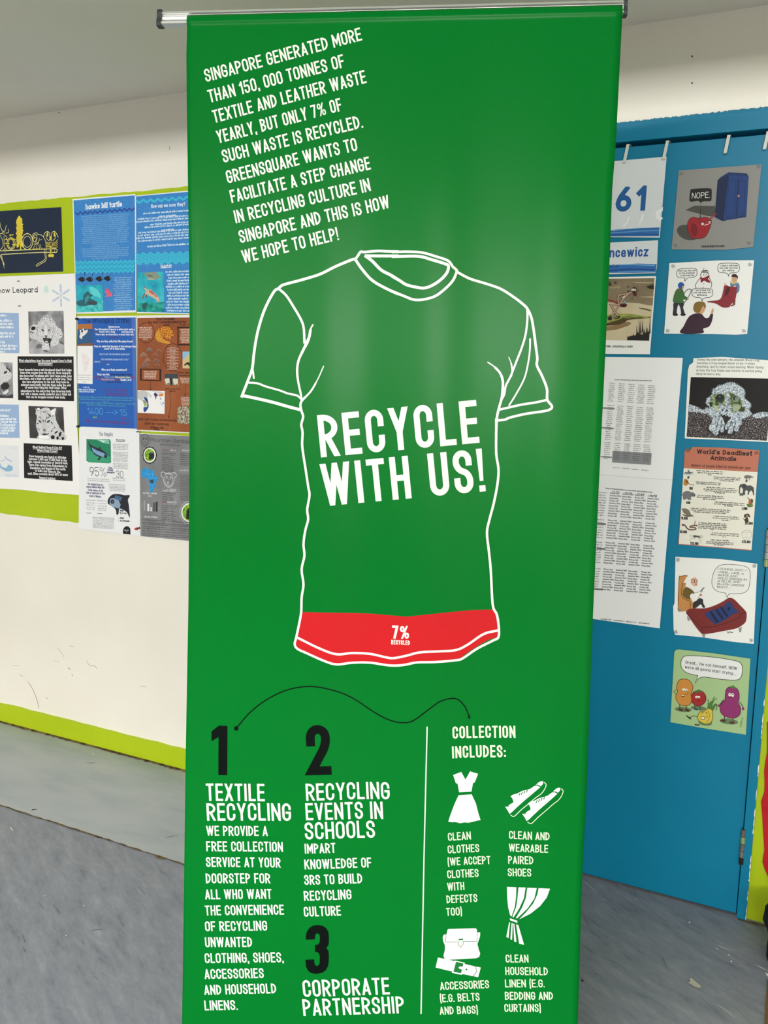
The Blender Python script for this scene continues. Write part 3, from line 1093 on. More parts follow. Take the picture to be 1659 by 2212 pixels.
# arrow
A = Art(SB).z(400, 1460, .40989)
A.l(BLACK, [270, 275, 340, 195, 430, 125, 540, 73, 660, 55, 780, 76, 880, 118, 990, 190, 1070, 230, 1140, 245, 1200, 235, 1270, 185, 1340, 135, 1400, 119, 1440, 127, 1475, 165, 1496, 215], 6, True)
A.e(BLACK, 269, 277, 12, 12)
A.p(BLACK, [1484, 215, 1496, 218, 1503, 208, 1500, 232])
A.make('curved_arrow', panel, BL, 'thin black curved arrow')
# numerals
k = .28933
A = Art(SB).z(420, 1550, k)
A.p(BLACK, [182, 60, 247, 63, 245, 431, 178, 430, 180, 146, 127, 178, 127, 104])
A.make('step_numeral', panel, BL, 'black numeral 1')
A = Art(SB).z(420, 1550, k)
A.t('2', 848, 430, 1026, 427, 372, BLACK, .175, 8)
A.make('step_numeral', panel, BL, 'black numeral 2')
A = Art(SB).z(420, 1880, k)
A.p(BLACK, [832, 517, 832, 490, 840, 455, 862, 425, 890, 411, 925, 408, 960, 415, 985, 433, 1000, 460, 1004, 490, 1004, 535, 1000, 560, 985, 582, 1000, 600, 1004, 630, 1003, 680, 998, 715, 982, 745, 955, 765, 915, 773, 875, 768, 850, 752, 833, 720, 828, 668, 895, 664, 895, 690, 902, 708, 916, 714, 929, 706, 935, 690, 936, 640, 930, 622, 918, 611, 900, 610, 900, 556, 920, 554, 932, 543, 936, 525, 936, 490, 930, 474, 919, 470, 906, 476, 901, 490, 900, 515])
A.make('step_numeral', panel, BL, 'black numeral 3')
f1, f2 = (420, 1550, k), (420, 1880, k)
lettering('step_heading', [('TEXTILE', 90, 622, 526, 626), ('RECYCLING', 95, 770, 724, 770)], 130, .13, .1, f1)
lettering('step_heading', [('RECYCLING', 836, 620, 1460, 610), ('EVENTS IN', 834, 766, 1410, 758), ('SCHOOLS', 828, 910, 1350, 900)], 128, .13, .1, f1)
lettering('step_heading', [('CORPORATE', 815, 946, 1460, 926), ('PARTNERSHIP', 815, 1088, 1570, 1066)], 126, .13, .1, f2)
A = Art(SB).z(*f1)
for q in (('WE PROVIDE A', 90, 882, 548, 885), ('FREE COLLECTION', 90, 998, 662, 1002), ('SERVICE AT YOUR', 88, 1115, 645, 1120)):
    A.t(*q, 74, WHITE, .14, 4, gap=.09)
A.z(*f2)
for q in (('DOORSTEP FOR', 87, 97, 568, 97), ('ALL WHO WANT', 82, 217, 578, 213), ('THE CONVENIENCE', 82, 337, 670, 330), ('OF RECYCLING', 82, 455, 545, 450), ('UNWANTED', 82, 574, 432, 572),
          ('CLOTHING, SHOES,', 80, 693, 668, 686), ('ACCESSORIES', 78, 812, 520, 804), ('AND HOUSEHOLD', 76, 930, 613, 918), ('LINENS.', 78, 1046, 325, 1042)):
    A.t(*q, 74, WHITE, .14, 4, gap=.09)
A.make('step_text', panel, BL, 'narrow column of white text about home collection')
A = Art(SB).z(*f1)
for q in (('IMPART', 826, 1015, 1055, 1010), ('KNOWLEDGE OF', 824, 1133, 1322, 1122)):
    A.t(*q, 74, WHITE, .14, 4, gap=.09)
A.z(*f2)
for q in (('3RS TO BUILD', 822, 108, 1254, 100), ('RECYCLING', 820, 227, 1174, 218), ('CULTURE', 820, 346, 1095, 338)):
    A.t(*q, 74, WHITE, .14, 4, gap=.09)
A.make('step_text', panel, BL, 'short white text about school events')
A = Art(SB)
A.l(WHITE, [922.8, 1569, 916, 1850, 909.5, 2190], 2.6)
A.make('divider_line', panel, BL)
k = .20494
c3, c4, c5 = (900, 1540, k), (900, 1780, k), (900, 1980, k)
PALE = '#DDF2CE'
mat(PALE, 0.4, 0.4)
lettering('collection_heading', [('COLLECTION', 380, 272, 1043, 264), ('INCLUDES:', 376, 480, 942, 470)], 128, .15, .11, c3, PALE)
lettering('icon_caption', [('CLEAN', 333, 177, 574, 168), ('CLOTHES', 330, 310, 662, 300), ('(WE ACCEPT', 330, 440, 780, 425), ('CLOTHES', 325, 572, 655, 562), ('WITH', 325, 703, 505, 698), ('DEFECTS', 318, 836, 642, 825), ('TOO)', 314, 968, 480, 963)], 84, .135, .09, c4, PALE, 'pale caption under the dress icon', 4)
lettering('icon_caption', [('CLEAN AND', 974, 156, 1400, 165), ('WEARABLE', 972, 290, 1384, 297), ('PAIRED', 966, 420, 1230, 420), ('SHOES', 962, 550, 1208, 550)], 84, .135, .09, c4, PALE, 'pale caption under the shoes icon', 4)
lettering('icon_caption', [('ACCESSORIES', 250, 774, 766, 754), ('(E.G. BELTS', 250, 903, 666, 886), ('AND BAGS)', 246, 1034, 648, 1022)], 84, .135, .09, c5, PALE, 'pale caption under the bag and belt icons', 4)
lettering('icon_caption', [('CLEAN', 940, 484, 1180, 482), ('HOUSEHOLD', 936, 615, 1384, 616), ('LINEN (E.G.', 933, 746, 1350, 744), ('BEDDING AND', 932, 876, 1438, 876), ('CURTAINS)', 927, 1004, 1310, 1004)], 84, .135, .09, c5, PALE, 'pale caption under the curtain icon', 4)
IC = '#EEEDE9'
mat(IC, 0.4, 0.4)
GR = '#00702A'
mat(GR, 0.36, 0.45)
A = Art(SB).z(*c3)
A.p(IC, [385, 655, 470, 625, 515, 708, 563, 622, 648, 648, 612, 740, 594, 745, 578, 836, 448, 840, 432, 750, 412, 740])
A.p(IC, [442, 870, 580, 864, 625, 960, 650, 1060, 674, 1135, 640, 1140, 600, 1152, 545, 1162, 500, 1158, 460, 1166, 410, 1152, 370, 1152, 333, 1146, 350, 1090, 400, 960])
A.make('dress_icon', panel, BL)
A = Art(SB).z(*c3)
for dx, dy in ((0, 0), (180, 70)):
    def sh(f):
        return [v + (dx if i % 2 == 0 else dy) for i, v in enumerate(f)]
    A.p(IC, sh([932, 990, 970, 988, 1010, 965, 1020, 930, 1008, 900, 990, 880, 1010, 864, 1060, 848, 1110, 820, 1165, 805, 1200, 793, 1245, 760, 1275, 760, 1302, 775, 1240, 830, 1130, 925, 1050, 1000, 1000, 1050, 978, 1065, 960, 1030]))
    A.p(IC, sh([1255, 750, 1290, 720, 1318, 711, 1334, 716, 1330, 740, 1310, 765, 1285, 752]))
    A.p(IC, sh([965, 980, 990, 960, 1012, 948, 1010, 965, 990, 982]))
    A.l(PALE, sh([990, 1075, 1015, 1090, 1040, 1080, 1100, 1020, 1170, 960, 1250, 890, 1310, 845, 1345, 800, 1363, 755, 1355, 735, 1342, 724]), 8, True)
    for i in range(4):
        A.l(GR, sh([1076 + 27 * i, 872 - 13 * i, 1090 + 25 * i, 840 - 11 * i]), 8)
A.make('shoes_icon', panel, BL)
A = Art(SB).z(*c4)
A.p(IC, [952, 662, 1051, 665, 1048, 760, 1035, 870, 1000, 975, 985, 960, 965, 880, 955, 780])
A.p(IC, [1073, 665, 1148, 666, 1130, 780, 1080, 890, 1020, 985, 1010, 975, 1050, 870, 1065, 760])
A.p(IC, [1166, 668, 1265, 670, 1240, 780, 1170, 885, 1060, 992, 1045, 990, 1110, 880, 1150, 780])
A.p(IC, [1285, 670, 1405, 676, 1370, 770, 1300, 860, 1200, 940, 1080, 1002, 1150, 930, 1230, 830, 1270, 740])
A.p(IC, [985, 992, 1062, 1018, 1060, 1040, 982, 1012])
A.z(*c5)
A.p(IC, [975, 58, 985, 60, 968, 224, 945, 212]).p(IC, [1000, 66, 1013, 68, 1006, 243, 987, 236]).p(IC, [1020, 72, 1030, 74, 1052, 266, 1028, 260]).p(IC, [1048, 78, 1072, 88, 1132, 294, 1080, 282])
A.make('curtain_icon', panel, BL)
A = Art(SB).z(*c5)
A.p(IC, [335, 130, 625, 126, 635, 140, 640, 168, 670, 168, 668, 210, 655, 250, 640, 290, 655, 350, 670, 390, 660, 425, 630, 440, 450, 450, 330, 455, 292, 440, 283, 410, 298, 350, 298, 300, 280, 260, 275, 215, 285, 190, 315, 185, 325, 140])
A.l(GR, [310, 190, 304, 268, 442, 268, 436, 295, 465, 325, 492, 290, 488, 264, 636, 262, 638, 150], 5)
A.p(GR, [440, 236, 490, 234, 490, 248, 442, 250])
A.make('bag_icon', panel, BL)
A = Art(SB).z(*c5)
A.p(IC, [225, 430, 408, 470, 400, 462, 510, 488, 505, 500, 622, 528, 630, 528, 676, 538, 648, 640, 480, 605, 475, 615, 370, 592, 378, 580, 200, 535])
A.p(GR, [415, 476, 492, 494, 485, 530, 455, 525, 440, 540, 455, 552, 478, 558, 468, 598, 388, 580])
A.l(GR, [622, 526, 634, 580, 596, 628], 6)
A.e(GR, 525, 558, 10, 10)
A.make('belt_icon', panel, BL)

# ------------------------------------------------------------------ sheets pinned to the wall and the door
K1 = .25316


class Sheet:
    """one paper sheet: an Empty on the wall plane, the sheet itself, and each printed piece as a part"""

    def __init__(self, name, corners, paper, label, cat, off=0.003, thick=0.0005, group=None, rough=0.5):
        self.w = Wall(off)
        pts = [self.w.uv(*c) for c in corners]
        cx = sum(p[0] for p in pts) / len(pts)
        cz = sum(p[1] for p in pts) / len(pts)
        self.loc = Vector((cx, -off, cz))
        self.o = empty(name, self.loc, label, cat, group)
        self.off = off
        bm = bmesh.new()
        f = bm.faces.new([bm.verts.new(self.w.p3(p[0], p[1], 0) - self.loc) for p in pts])
        r = bmesh.ops.extrude_face_region(bm, geom=[f])
        for v in [g for g in r['geom'] if isinstance(g, bmesh.types.BMVert)]:
            v.co.y += thick
        mat(paper, rough, 0.3) if paper.startswith('#') else None
        self.sheet = obj('paper_sheet', bm, paper, self.o)
        self.n = 0

    def art(self):
        a = Art(self.w)
        a.layer = 3 + self.n
        a.soft = True
        return a

    def put(self, name, a, label=None):
        a.make(name, self.o, self.loc, label)
        self.n = max(self.n, a.layer)


# textures used inside printed photographs
noise_mat('photo_fog', [(0.3, '#5E5E60'), (0.5, '#8E8E92'), (0.7, '#BEBEC2')], 18, 4)
noise_mat('photo_rock', [(0.3, '#8A8A8C'), (0.6, '#BCBCC0'), (0.8, '#D8D8DA')], 14, 4)
noise_mat('photo_fur', [(0.36, '#A4A4A7'), (0.5, '#D9D9DB'), (0.64, '#F2F2F2')], 260, 4)
noise_mat('photo_fur_spots', [(0.36, '#2E2E30'), (0.45, '#BDBDC1'), (0.6, '#F0F0F0')], 190, 3)
noise_mat('photo_dark', [(0.3, '#2A2A2C'), (0.55, '#434345'), (0.8, '#6A6A6C')], 12, 4)
noise_mat('photo_sea', [(0.3, '#1C93B5'), (0.5, '#2AB4C6'), (0.7, '#46CBD2')], 22, 4)
noise_mat('photo_sand', [(0.3, '#1F9DA8'), (0.5, '#45C5C6'), (0.7, '#74DAD3')], 60, 4)
noise_mat('photo_seaweed', [(0.35, '#0B6E68'), (0.5, '#139C90'), (0.7, '#42C7B4')], 60, 4)
noise_mat('photo_scales', [(0.36, '#6B3408'), (0.48, '#C87418'), (0.62, '#EFA83A')], 210, 2)
noise_mat('photo_stones', [(0.35, '#4E4336'), (0.5, '#9A8E78'), (0.62, '#CFC7B2')], 120, 2)
noise_mat('photo_leaves', [(0.34, '#3F6B16'), (0.5, '#7DB02A'), (0.68, '#B5DB4C')], 120, 3)
noise_mat('photo_frost', [(0.34, '#5F6C78'), (0.5, '#B4C2CE'), (0.64, '#EEF3F6')], 260, 3)
noise_mat('photo_frost_dark', [(0.36, '#16120F'), (0.52, '#3E3230'), (0.62, '#8E8A90'), (0.72, '#D8DCE4')], 420, 2)
noise_mat('photo_black', [(0.3, '#12100E'), (0.7, '#201C1A')], 10, 3)
noise_mat('photo_green_skin', [(0.34, '#3C4A26'), (0.5, '#7E8F62'), (0.66, '#B6C2A0')], 130, 3)
noise_mat('poster_grey', [(0.3, '#77787A'), (0.6, '#8B8C8E'), (0.8, '#A7A8AA')], 9, 6)
noise_mat('poster_brown', [(0.3, '#8A4A28'), (0.6, '#A05A34'), (0.8, '#AD6A42')], 8, 5)

# --- navy poster with gold line drawing
S_ = Sheet('biology_poster', [(-150, 465.8), (131.6, 447.4), (135.9, 586.4), (-150, 595.5)], '#16263F', 'navy blue poster with gold line drawings of animals standing on a shelf', 'poster', 0.003)
k = .08439
GO = '#E6DE8C'
GY = '#E4CF3E'
a = S_.art().z(0, 440, k)
a.p(GY, [485, 310, 530, 350, 580, 410, 555, 430, 580, 460, 560, 490, 600, 530, 575, 560, 590, 620, 575, 650, 605, 690, 580, 720, 585, 770, 560, 800, 590, 850, 570, 900, 590, 1000, 610, 1110, 580, 1115, 545, 1080, 545, 1180, 515, 1180, 515, 1000, 490, 1080, 455, 1120, 425, 1105, 430, 1020, 420, 900, 430, 800, 405, 770, 430, 700, 415, 620, 430, 560, 415, 450])
for i in range(11):
    y = 440 + i * 58
    a.l('#B39A22', [495 - 55, y + 40, 495, y, 545, y - 25], 7)
a.make('tree_drawing', S_.o, S_.loc)
a = S_.art().z(0, 440, k)
a.l(GO, [0, 1212, 300, 1195, 700, 1180, 1100, 1165, 1430, 1152, 1460, 1175, 1465, 1215, 1440, 1248, 1100, 1245, 700, 1262, 300, 1285, 35, 1300], 20)
a.l(GO, [1405, 1170, 1395, 1240], 10)
a.l(GO, [0, 1310, 60, 1450, 95, 1560, 110, 1650], 26, True, taper=[1, .6, 1, .5])
a.l(GO, [35, 1300, 80, 1470, 120, 1560], 14, True)
a.make('shelf_drawing', S_.o, S_.loc)
a = S_.art().z(0, 440, k)
a.l(GO, [0, 480, 15, 590, 60, 690, 85, 710, 130, 690, 150, 600, 175, 555], 16, True).l(GO, [150, 750, 215, 740, 210, 650], 16, True).l(GO, [130, 810, 180, 870, 150, 920], 16, True)
a.l(GO, [0, 770, 60, 760, 75, 720], 16, True).l(GO, [10, 810, 70, 950, 80, 1080, 10, 1190], 15, True).l(GO, [105, 820, 110, 1000, 125, 1120, 190, 1190], 15, True).l(GO, [85, 1190, 125, 1150, 135, 1245], 12)
a.ring(GO, 100, 765, 22, 26, 10, 12)
a.make('tree_drawing', S_.o, S_.loc)
a = S_.art().z(0, 440, k)
a.ring(GO, 285, 1020, 108, 150, 18).ring(GO, 285, 1020, 66, 120, 14)
for i in range(18):
    t = 2 * math.pi * i / 18
    a.l(GY, [285 + 60 * math.cos(t), 1020 + 108 * math.sin(t), 285 + 112 * math.cos(t), 1020 + 158 * math.sin(t)], 14)
for q in ([140, 915, 215, 920], [140, 1015, 250, 1020], [320, 1050, 430, 1050], [300, 915, 405, 915], [245, 805, 355, 800], [285, 800, 280, 840]):
    a.l(GY, q, 22)
a.make('worm_drawing', S_.o, S_.loc)
a = S_.art().z(0, 440, k)
a.ring(GO, 700, 970, 140, 205, 22).ring(GO, 700, 975, 100, 140, 14)
a.make('ring_drawing', S_.o, S_.loc)
a = S_.art().z(0, 440, k)
a.l(GO, [845, 980, 835, 820, 860, 770, 940, 745, 970, 790, 1040, 795, 1110, 850, 1165, 960, 1180, 1080, 1180, 1300, 1190, 1400, 1150, 1480, 1060, 1530, 985, 1580, 940, 1600, 930, 1570, 1000, 1520, 1110, 1460, 1160, 1390, 1140, 1250, 1140, 1140], 15, True)
a.l(GO, [850, 850, 880, 800, 940, 810, 940, 880, 910, 960, 870, 970, 850, 900, 850, 850], 16, True).e(GO, 890, 870, 22, 26).e('#16263F', 890, 870, 10, 14)
a.l(GO, [870, 1040, 930, 980, 955, 870], 13, True).l(GO, [855, 1150, 900, 1060, 990, 970, 1010, 890], 13, True).l(GO, [1000, 940, 1075, 915], 12).l(GO, [930, 1150, 950, 1060, 985, 990], 12, True).l(GO, [990, 1000, 1020, 1150], 12).l(GO, [1040, 1040, 1045, 1110, 1090, 1160], 12, True).l(GY, [840, 1165, 1030, 1160], 24)
a.make('monkey_drawing', S_.o, S_.loc)
a = S_.art().z(0, 440, k)
a.l(GO, [1115, 840, 1150, 750, 1215, 715, 1265, 750, 1275, 830, 1275, 930], 18, True).l(GO, [1490, 860, 1450, 770, 1390, 705, 1330, 750, 1320, 850, 1320, 920], 18, True)
a.l(GO, [1180, 790, 1190, 880, 1250, 950], 16, True).l(GO, [1430, 800, 1410, 890, 1350, 950], 16, True).e(GY, 1220, 790, 20, 60).e(GY, 1395, 790, 20, 60)
for i in range(4):
    a.l(GY, [1180, 975 + 42 * i, 1220, 1000 + 35 * i, 1285, 1010 + 32 * i], 16, True).l(GY, [1480, 920 + 60 * i, 1420, 985 + 45 * i, 1330, 1015 + 32 * i], 16, True)
a.e(GY, 1300, 920, 30, 90).e('#16263F', 1300, 965, 18, 30).p(GY, [1280, 1080, 1330, 1080, 1325, 1280, 1285, 1280]).e(GY, 1280, 1330, 40, 42).e(GY, 1350, 1330, 40, 42)
for i in range(5):
    a.l('#16263F', [1285, 1110 + 34 * i, 1328, 1112 + 34 * i], 8)
a.make('lobster_drawing', S_.o, S_.loc)

# --- white snow leopard poster
S_ = Sheet('snow_leopard_poster', [(-160, 602), (0, 597.5), (162, 590.5), (164, 640), (167, 923), (174.7, 1049), (172, 1069.6), (140, 1067), (101, 1064.6), (50, 1058), (0, 1055.7), (-160, 1044)], '#F6F5F2', 'large white snow leopard poster with black and pale blue text boxes', 'poster', 0.006)
a = S_.art().z(0, 400, K1)
a.t('Snow Leopard', -48, 922, 322, 914, 46, '#1C1C1E', .15, 4, True, .2)
a.make('title', S_.o, S_.loc)
a = S_.art().z(0, 400, K1)
a.p('#1A1A1C', [146, 816, 168, 814, 168, 822, 146, 824])
a.make('dash_mark', S_.o, S_.loc)
a = S_.art().z(0, 400, K1)
a.p('#1A1A1C', [155, 1028, 178, 1026, 178, 1034, 155, 1036])
a.make('dash_mark', S_.o, S_.loc)
a = S_.art().z(0, 400, K1)
a.p('#CDEEE6', [395, 850, 410, 875, 416, 900, 405, 918, 388, 918, 374, 900, 380, 872])
for i in range(6):
    t = math.radians(i * 60 + 28)
    for r in (38, 66):
        x, y = 520 + math.cos(t) * r, 942 + math.sin(t) * r * 1.15
        a.e('#C6D3EA', x, y, 20, 8, math.degrees(math.atan2(math.sin(t) * 1.15, math.cos(t))), 10)
    a.l('#C6D3EA', [520, 942, 520 + math.cos(t) * 88, 942 + math.sin(t) * 100], 4)
a.make('snowflake_drawing', S_.o, S_.loc)
BX = '#9DB8DC'
a = S_.art().z(0, 660, K1)
a.p(BX, [-420, 52, 160, 64, 166, 408, -420, 398])
for y, x0, x1, x2 in ((92, -200, 60, 9), (138, -380, 110, 9), (166, -380, 125, 9), (193, -380, 120, 9), (245, -380, 146, 9), (272, -380, 122, 9), (322, -380, 42, 9), (352, -380, 154, 9), (378, -380, 140, 9), (402, -380, 45, 9)):
    a.sc('#EFF6FC', x0, y, x1, y + 1, 15, y, 1.5)
a.make('blue_text_box', S_.o, S_.loc)
a = S_.art().z(0, 660, K1)
a.p(BX, [-420, 838, 160, 846, 168, 1130, -420, 1120])
for y, x0, x1 in ((900, -200, 100), (948, -380, 75), (975, -380, 145), (1000, -380, 146), (1025, -380, 142), (1050, -380, 136), (1074, -380, 132), (1096, -380, 78)):
    a.sc('#EFF6FC', x0, y, x1, y + 3, 15, y, 1.5)
a.make('blue_text_box', S_.o, S_.loc)
a = S_.art().z(0, 660, K1)
a.p('#171719', [150, 433, 628, 434, 632, 816, 155, 807])
WT = '#F3F3F3'
for t_, x0, x1, y in (('What adaptations does the snow leopard have to their', 163, 614, 480), ('environment?', 326, 450, 505)):
    a.t(t_, x0, y, x1, y + 2, 22, WT, .19, 2, gap=.08)
    a.l(WT, [x0, y + 6, x1, y + 8], 2.5)
for t_, x0, x1, y in (('Snow leopards have a well developed chest that helps', 166, 612, 557), ('them draw oxygen from the thin air. Snow leopards', 172, 606, 583), ('also have short forelimbs with fairly large paws, long', 168, 612, 608), ('hind limbs, and a thick tail nearly a meter long. They', 170, 612, 634),
                      ('also have adaptations for the cold. They have an', 192, 590, 660), ('enlarged nasal cavity that lets them make the cold', 180, 604, 686), ('air warm they take into their lungs. Other', 214, 570, 710), ('adaptations for the cold is that they have long body', 178, 606, 738), ('hair with a dense, woolly underfur and a thick tail', 180, 608, 764), ('that can be wrapped around their body.', 224, 560, 790)):
    a.t(t_, x0, y, x1, y + 4, 22, WT, .19, 2, gap=.08)
a.make('black_text_box', S_.o, S_.loc)
a = S_.art().z(0, 900, K1)
a.p('#171719', [202, 226, 612, 246, 621, 550, 206, 524])
for t_, x0, x1, y in (('What Habitat Does It Live In?', 280, 530, 270), ('Where Does It Live?', 318, 492, 298)):
    a.t(t_, x0, y, x1, y + 7, 22, WT, .19, 2, gap=.08)
    a.l(WT, [x0, y + 6, x1, y + 13], 2.5)
for t_, x0, x1, y in (('Snow leopards are found at altitudes', 250, 566, 346), ('between 9,800 and 17,000 feet in the', 248, 572, 370), ('high, rugged mountains of Central Asia.', 238, 580, 394), ('There area spans from Afghanistan to', 246, 574, 420), ('Kazakstan and Russia in the north', 258, 560, 446), ('to India and China in the', 300, 516, 470), ('east. China contains about 60% of snow', 238, 580, 494), ('leopard habitat.', 336, 478, 528)):
    a.t(t_, x0, y, x1, y + 14, 22, WT, .19, 2, gap=.08)
a.make('black_text_box', S_.o, S_.loc)
# printed photos
k = .06028
a = S_.art().z(50, 660, k)
a.p('photo_fog', [182, 215, 1450, 185, 1478, 1725, 215, 1730])
a.p('photo_rock', [212, 1290, 420, 1190, 700, 1250, 1000, 1210, 1240, 1230, 1468, 1390, 1478, 1725, 215, 1730], False)
a.p('#6E6E70', [460, 1440, 560, 1370, 680, 1400, 670, 1520, 480, 1540]).p('#555558', [1290, 1270, 1350, 1280, 1460, 1390, 1440, 1410, 1320, 1340])
a.p('photo_fur', [850, 335, 950, 385, 1080, 520, 1150, 600, 1170, 680, 1250, 790, 1340, 830, 1420, 980, 1400, 1120, 1300, 1200, 1250, 1380, 1130, 1450, 1010, 1450, 960, 1300, 930, 1400, 950, 1560, 900, 1620, 780, 1640, 700, 1580, 665, 1510, 690, 1400, 560, 1300, 480, 1230, 300, 1190, 240, 1080, 245, 860, 300, 730, 400, 670, 520, 690, 545, 570, 600, 560, 650, 480, 760, 370])
a.p('photo_fur_spots', [850, 340, 950, 390, 1080, 520, 1000, 560, 850, 470, 680, 560, 640, 500, 760, 380]).p('photo_fur_spots', [1270, 800, 1340, 840, 1410, 980, 1390, 1110, 1310, 1160, 1330, 980])
a.p('#141416', [290, 800, 330, 750, 400, 760, 450, 770, 440, 850, 390, 880, 300, 880]).e('#141416', 285, 955, 22, 40).e('#141416', 345, 970, 24, 22).e('#3A3A3C', 310, 1040, 20, 12)
a.p('#2C2C2E', [660, 860, 720, 858, 770, 930, 700, 910]).p('#2C2C2E', [880, 930, 930, 862, 985, 860, 940, 900])
a.p('#6A6A6C', [790, 1075, 870, 1075, 845, 1150, 820, 1150])
a.p('#242426', [715, 1180, 790, 1160, 830, 1140, 870, 1160, 960, 1180, 1030, 1190, 990, 1280, 960, 1340, 900, 1350, 830, 1345, 760, 1310, 740, 1250]).p('#4E4E50', [790, 1180, 900, 1180, 890, 1250, 800, 1250]).p('#D6D6D6', [780, 1270, 910, 1270, 890, 1330, 810, 1330]).l('#F2F2F2', [770, 1340, 830, 1390, 900, 1385, 950, 1340], 26, True).p('#2A2A2C', [960, 1200, 1040, 1190, 980, 1330, 960, 1540, 930, 1400])
a.p('#C4C4C7', [650, 820, 720, 700, 820, 660, 930, 700, 1010, 820, 980, 960, 900, 1040, 830, 1060, 760, 1040, 690, 960], sm=True)
a.p('#E4E4E6', [790, 700, 850, 700, 880, 900, 900, 1040, 760, 1040, 780, 900], sm=True)
a.p('#2C2C2E', [655, 855, 720, 850, 775, 930, 705, 912]).p('#2C2C2E', [880, 930, 930, 858, 990, 855, 945, 905])
a.p('#5A5A5C', [785, 1070, 875, 1070, 845, 1150, 820, 1150])
a.l('#8E8E90', [570, 600, 600, 570, 640, 590], 14, True).l('#8E8E90', [1050, 600, 1100, 590, 1130, 640], 14, True).l('#9A9A9C', [560, 1150, 500, 1000, 540, 800], 10, True).l('#9A9A9C', [1090, 760, 1120, 950, 1060, 1150], 10, True)
a.e('#BDBDBF', 820, 620, 30, 40)
for i, (x, y) in enumerate(((780, 400), (840, 380), (720, 490), (960, 470), (1010, 520), (530, 780), (480, 850), (520, 870), (490, 980), (620, 950), (640, 1200), (690, 1120), (1070, 950), (1060, 1100), (1120, 880), (370, 1160), (620, 1320), (700, 1330))):
    a.e('#57575A', x, y, 16, 10, 40 * i, 8)
a.e('#262628', 830, 1625, 90, 22, 6)
a.make('printed_photo', S_.o, S_.loc, 'black and white photo of a snarling snow leopard')
a = S_.art().z(50, 870, k)
a.p('photo_dark', [188, 115, 1440, 158, 1492, 1335, 236, 1265])
a.p('photo_fur', [450, 190, 500, 260, 540, 290, 620, 230, 760, 180, 860, 175, 960, 220, 980, 290, 1060, 230, 1180, 200, 1150, 400, 1190, 640, 1260, 780, 1330, 920, 1480, 1090, 1492, 1335, 560, 1285, 560, 1150, 510, 1000, 460, 800, 480, 600, 490, 460, 440, 390, 460, 320])
a.e('#F4F4F4', 550, 225, 50, 45).p('#F4F4F4', [980, 290, 1060, 260, 1160, 210, 1140, 400, 1060, 520])
a.p('photo_fur_spots', [560, 380, 700, 300, 860, 260, 960, 380, 1040, 520, 1080, 640, 1000, 560, 880, 430, 760, 400, 640, 420]).p('photo_fur_spots', [1190, 800, 1300, 900, 1480, 1090, 1492, 1335, 1230, 1310, 1300, 1150])
a.p('#C9C9CB', [700, 600, 820, 600, 850, 800, 820, 930, 700, 930, 680, 800]).p('#7E7E82', [700, 560, 760, 640, 740, 700, 700, 700]).p('#7E7E82', [800, 560, 780, 640, 800, 700, 830, 690])
a.p('#27303A', [540, 620, 620, 630, 660, 690, 655, 730, 600, 710]).p('#1F3436', [850, 720, 870, 650, 920, 620, 1000, 630, 940, 690, 900, 720]).e('#6F8796', 625, 675, 16, 20).e('#5F9C98', 910, 660, 18, 22)
a.p('#1A1A1C', [700, 985, 760, 940, 830, 970, 780, 1040, 770, 1090, 760, 1040]).p('#F0F0F0', [730, 990, 800, 985, 765, 1040])
a.p('#1A1A1C', [650, 1090, 700, 1120, 770, 1090, 850, 1120, 930, 1080, 900, 1140, 780, 1160, 690, 1150]).p('#FAFAFA', [570, 1160, 690, 1170, 800, 1190, 900, 1160, 960, 1290, 570, 1284])
for x, y, rx, ry, r in ((1030, 1010, 30, 18, -20), (1080, 940, 20, 14, 60), (1140, 890, 28, 14, 60), (1190, 1060, 70, 26, -40), (1070, 1230, 70, 70, 0), (1240, 1260, 40, 60, 0), (1330, 1130, 40, 90, 20), (1430, 1280, 40, 60, 0), (1080, 470, 26, 16, -20), (585, 515, 12, 26, 0), (645, 540, 10, 40, 10), (860, 540, 14, 46, -8), (930, 520, 14, 30, 30), (530, 740, 34, 14, -50), (545, 935, 10, 26, -20), (590, 970, 12, 16, 0), (630, 330, 16, 14, 0), (810, 330, 18, 16, 0), (670, 290, 16, 12, 0), (740, 330, 22, 14, 0), (960, 450, 20, 70, -40), (1040, 720, 14, 50, -30)):
    a.e('#202022', x, y, rx, ry, r, 10)
a.make('printed_photo', S_.o, S_.loc, 'black and white portrait photo of a snow leopard')
a = S_.art().z(0, 780, .12658)
a.p('photo_fog', [-330, 20, 212, 25, 226, 632, -330, 620])
a.p('photo_fur', [-200, 60, 60, 40, 110, 110, 180, 170, 200, 260, 150, 330, 60, 360, 20, 400, -200, 500])
a.p('#242426', [65, 210, 80, 175, 130, 165, 110, 210, 80, 215]).l('#242426', [110, 110, 160, 150, 175, 185], 26).l('#242426', [70, 60, 95, 90], 10)
a.p('#2A2527', [20, 410, 60, 370, 130, 365, 165, 420, 140, 480, 60, 490, 20, 470]).l('#9A8584', [50, 470, 90, 440, 95, 480], 14).p('#DDE3E6', [30, 505, 60, 530, 140, 475, 150, 520, 110, 565, 60, 565])
a.p('#2A2527', [20, 410, 60, 370, 130, 365, 165, 420, 140, 480, 60, 490, 20, 470]).p('#DDE3E6', [30, 505, 60, 530, 140, 475, 150, 520, 110, 565, 60, 565]).p('#3A3A3C', [0, 570, 120, 600, 226, 560, 226, 632, 0, 628])
a.make('printed_photo', S_.o, S_.loc, 'black and white photo of a snow leopard with open mouth')
a = S_.art().z(0, 780, .12658)
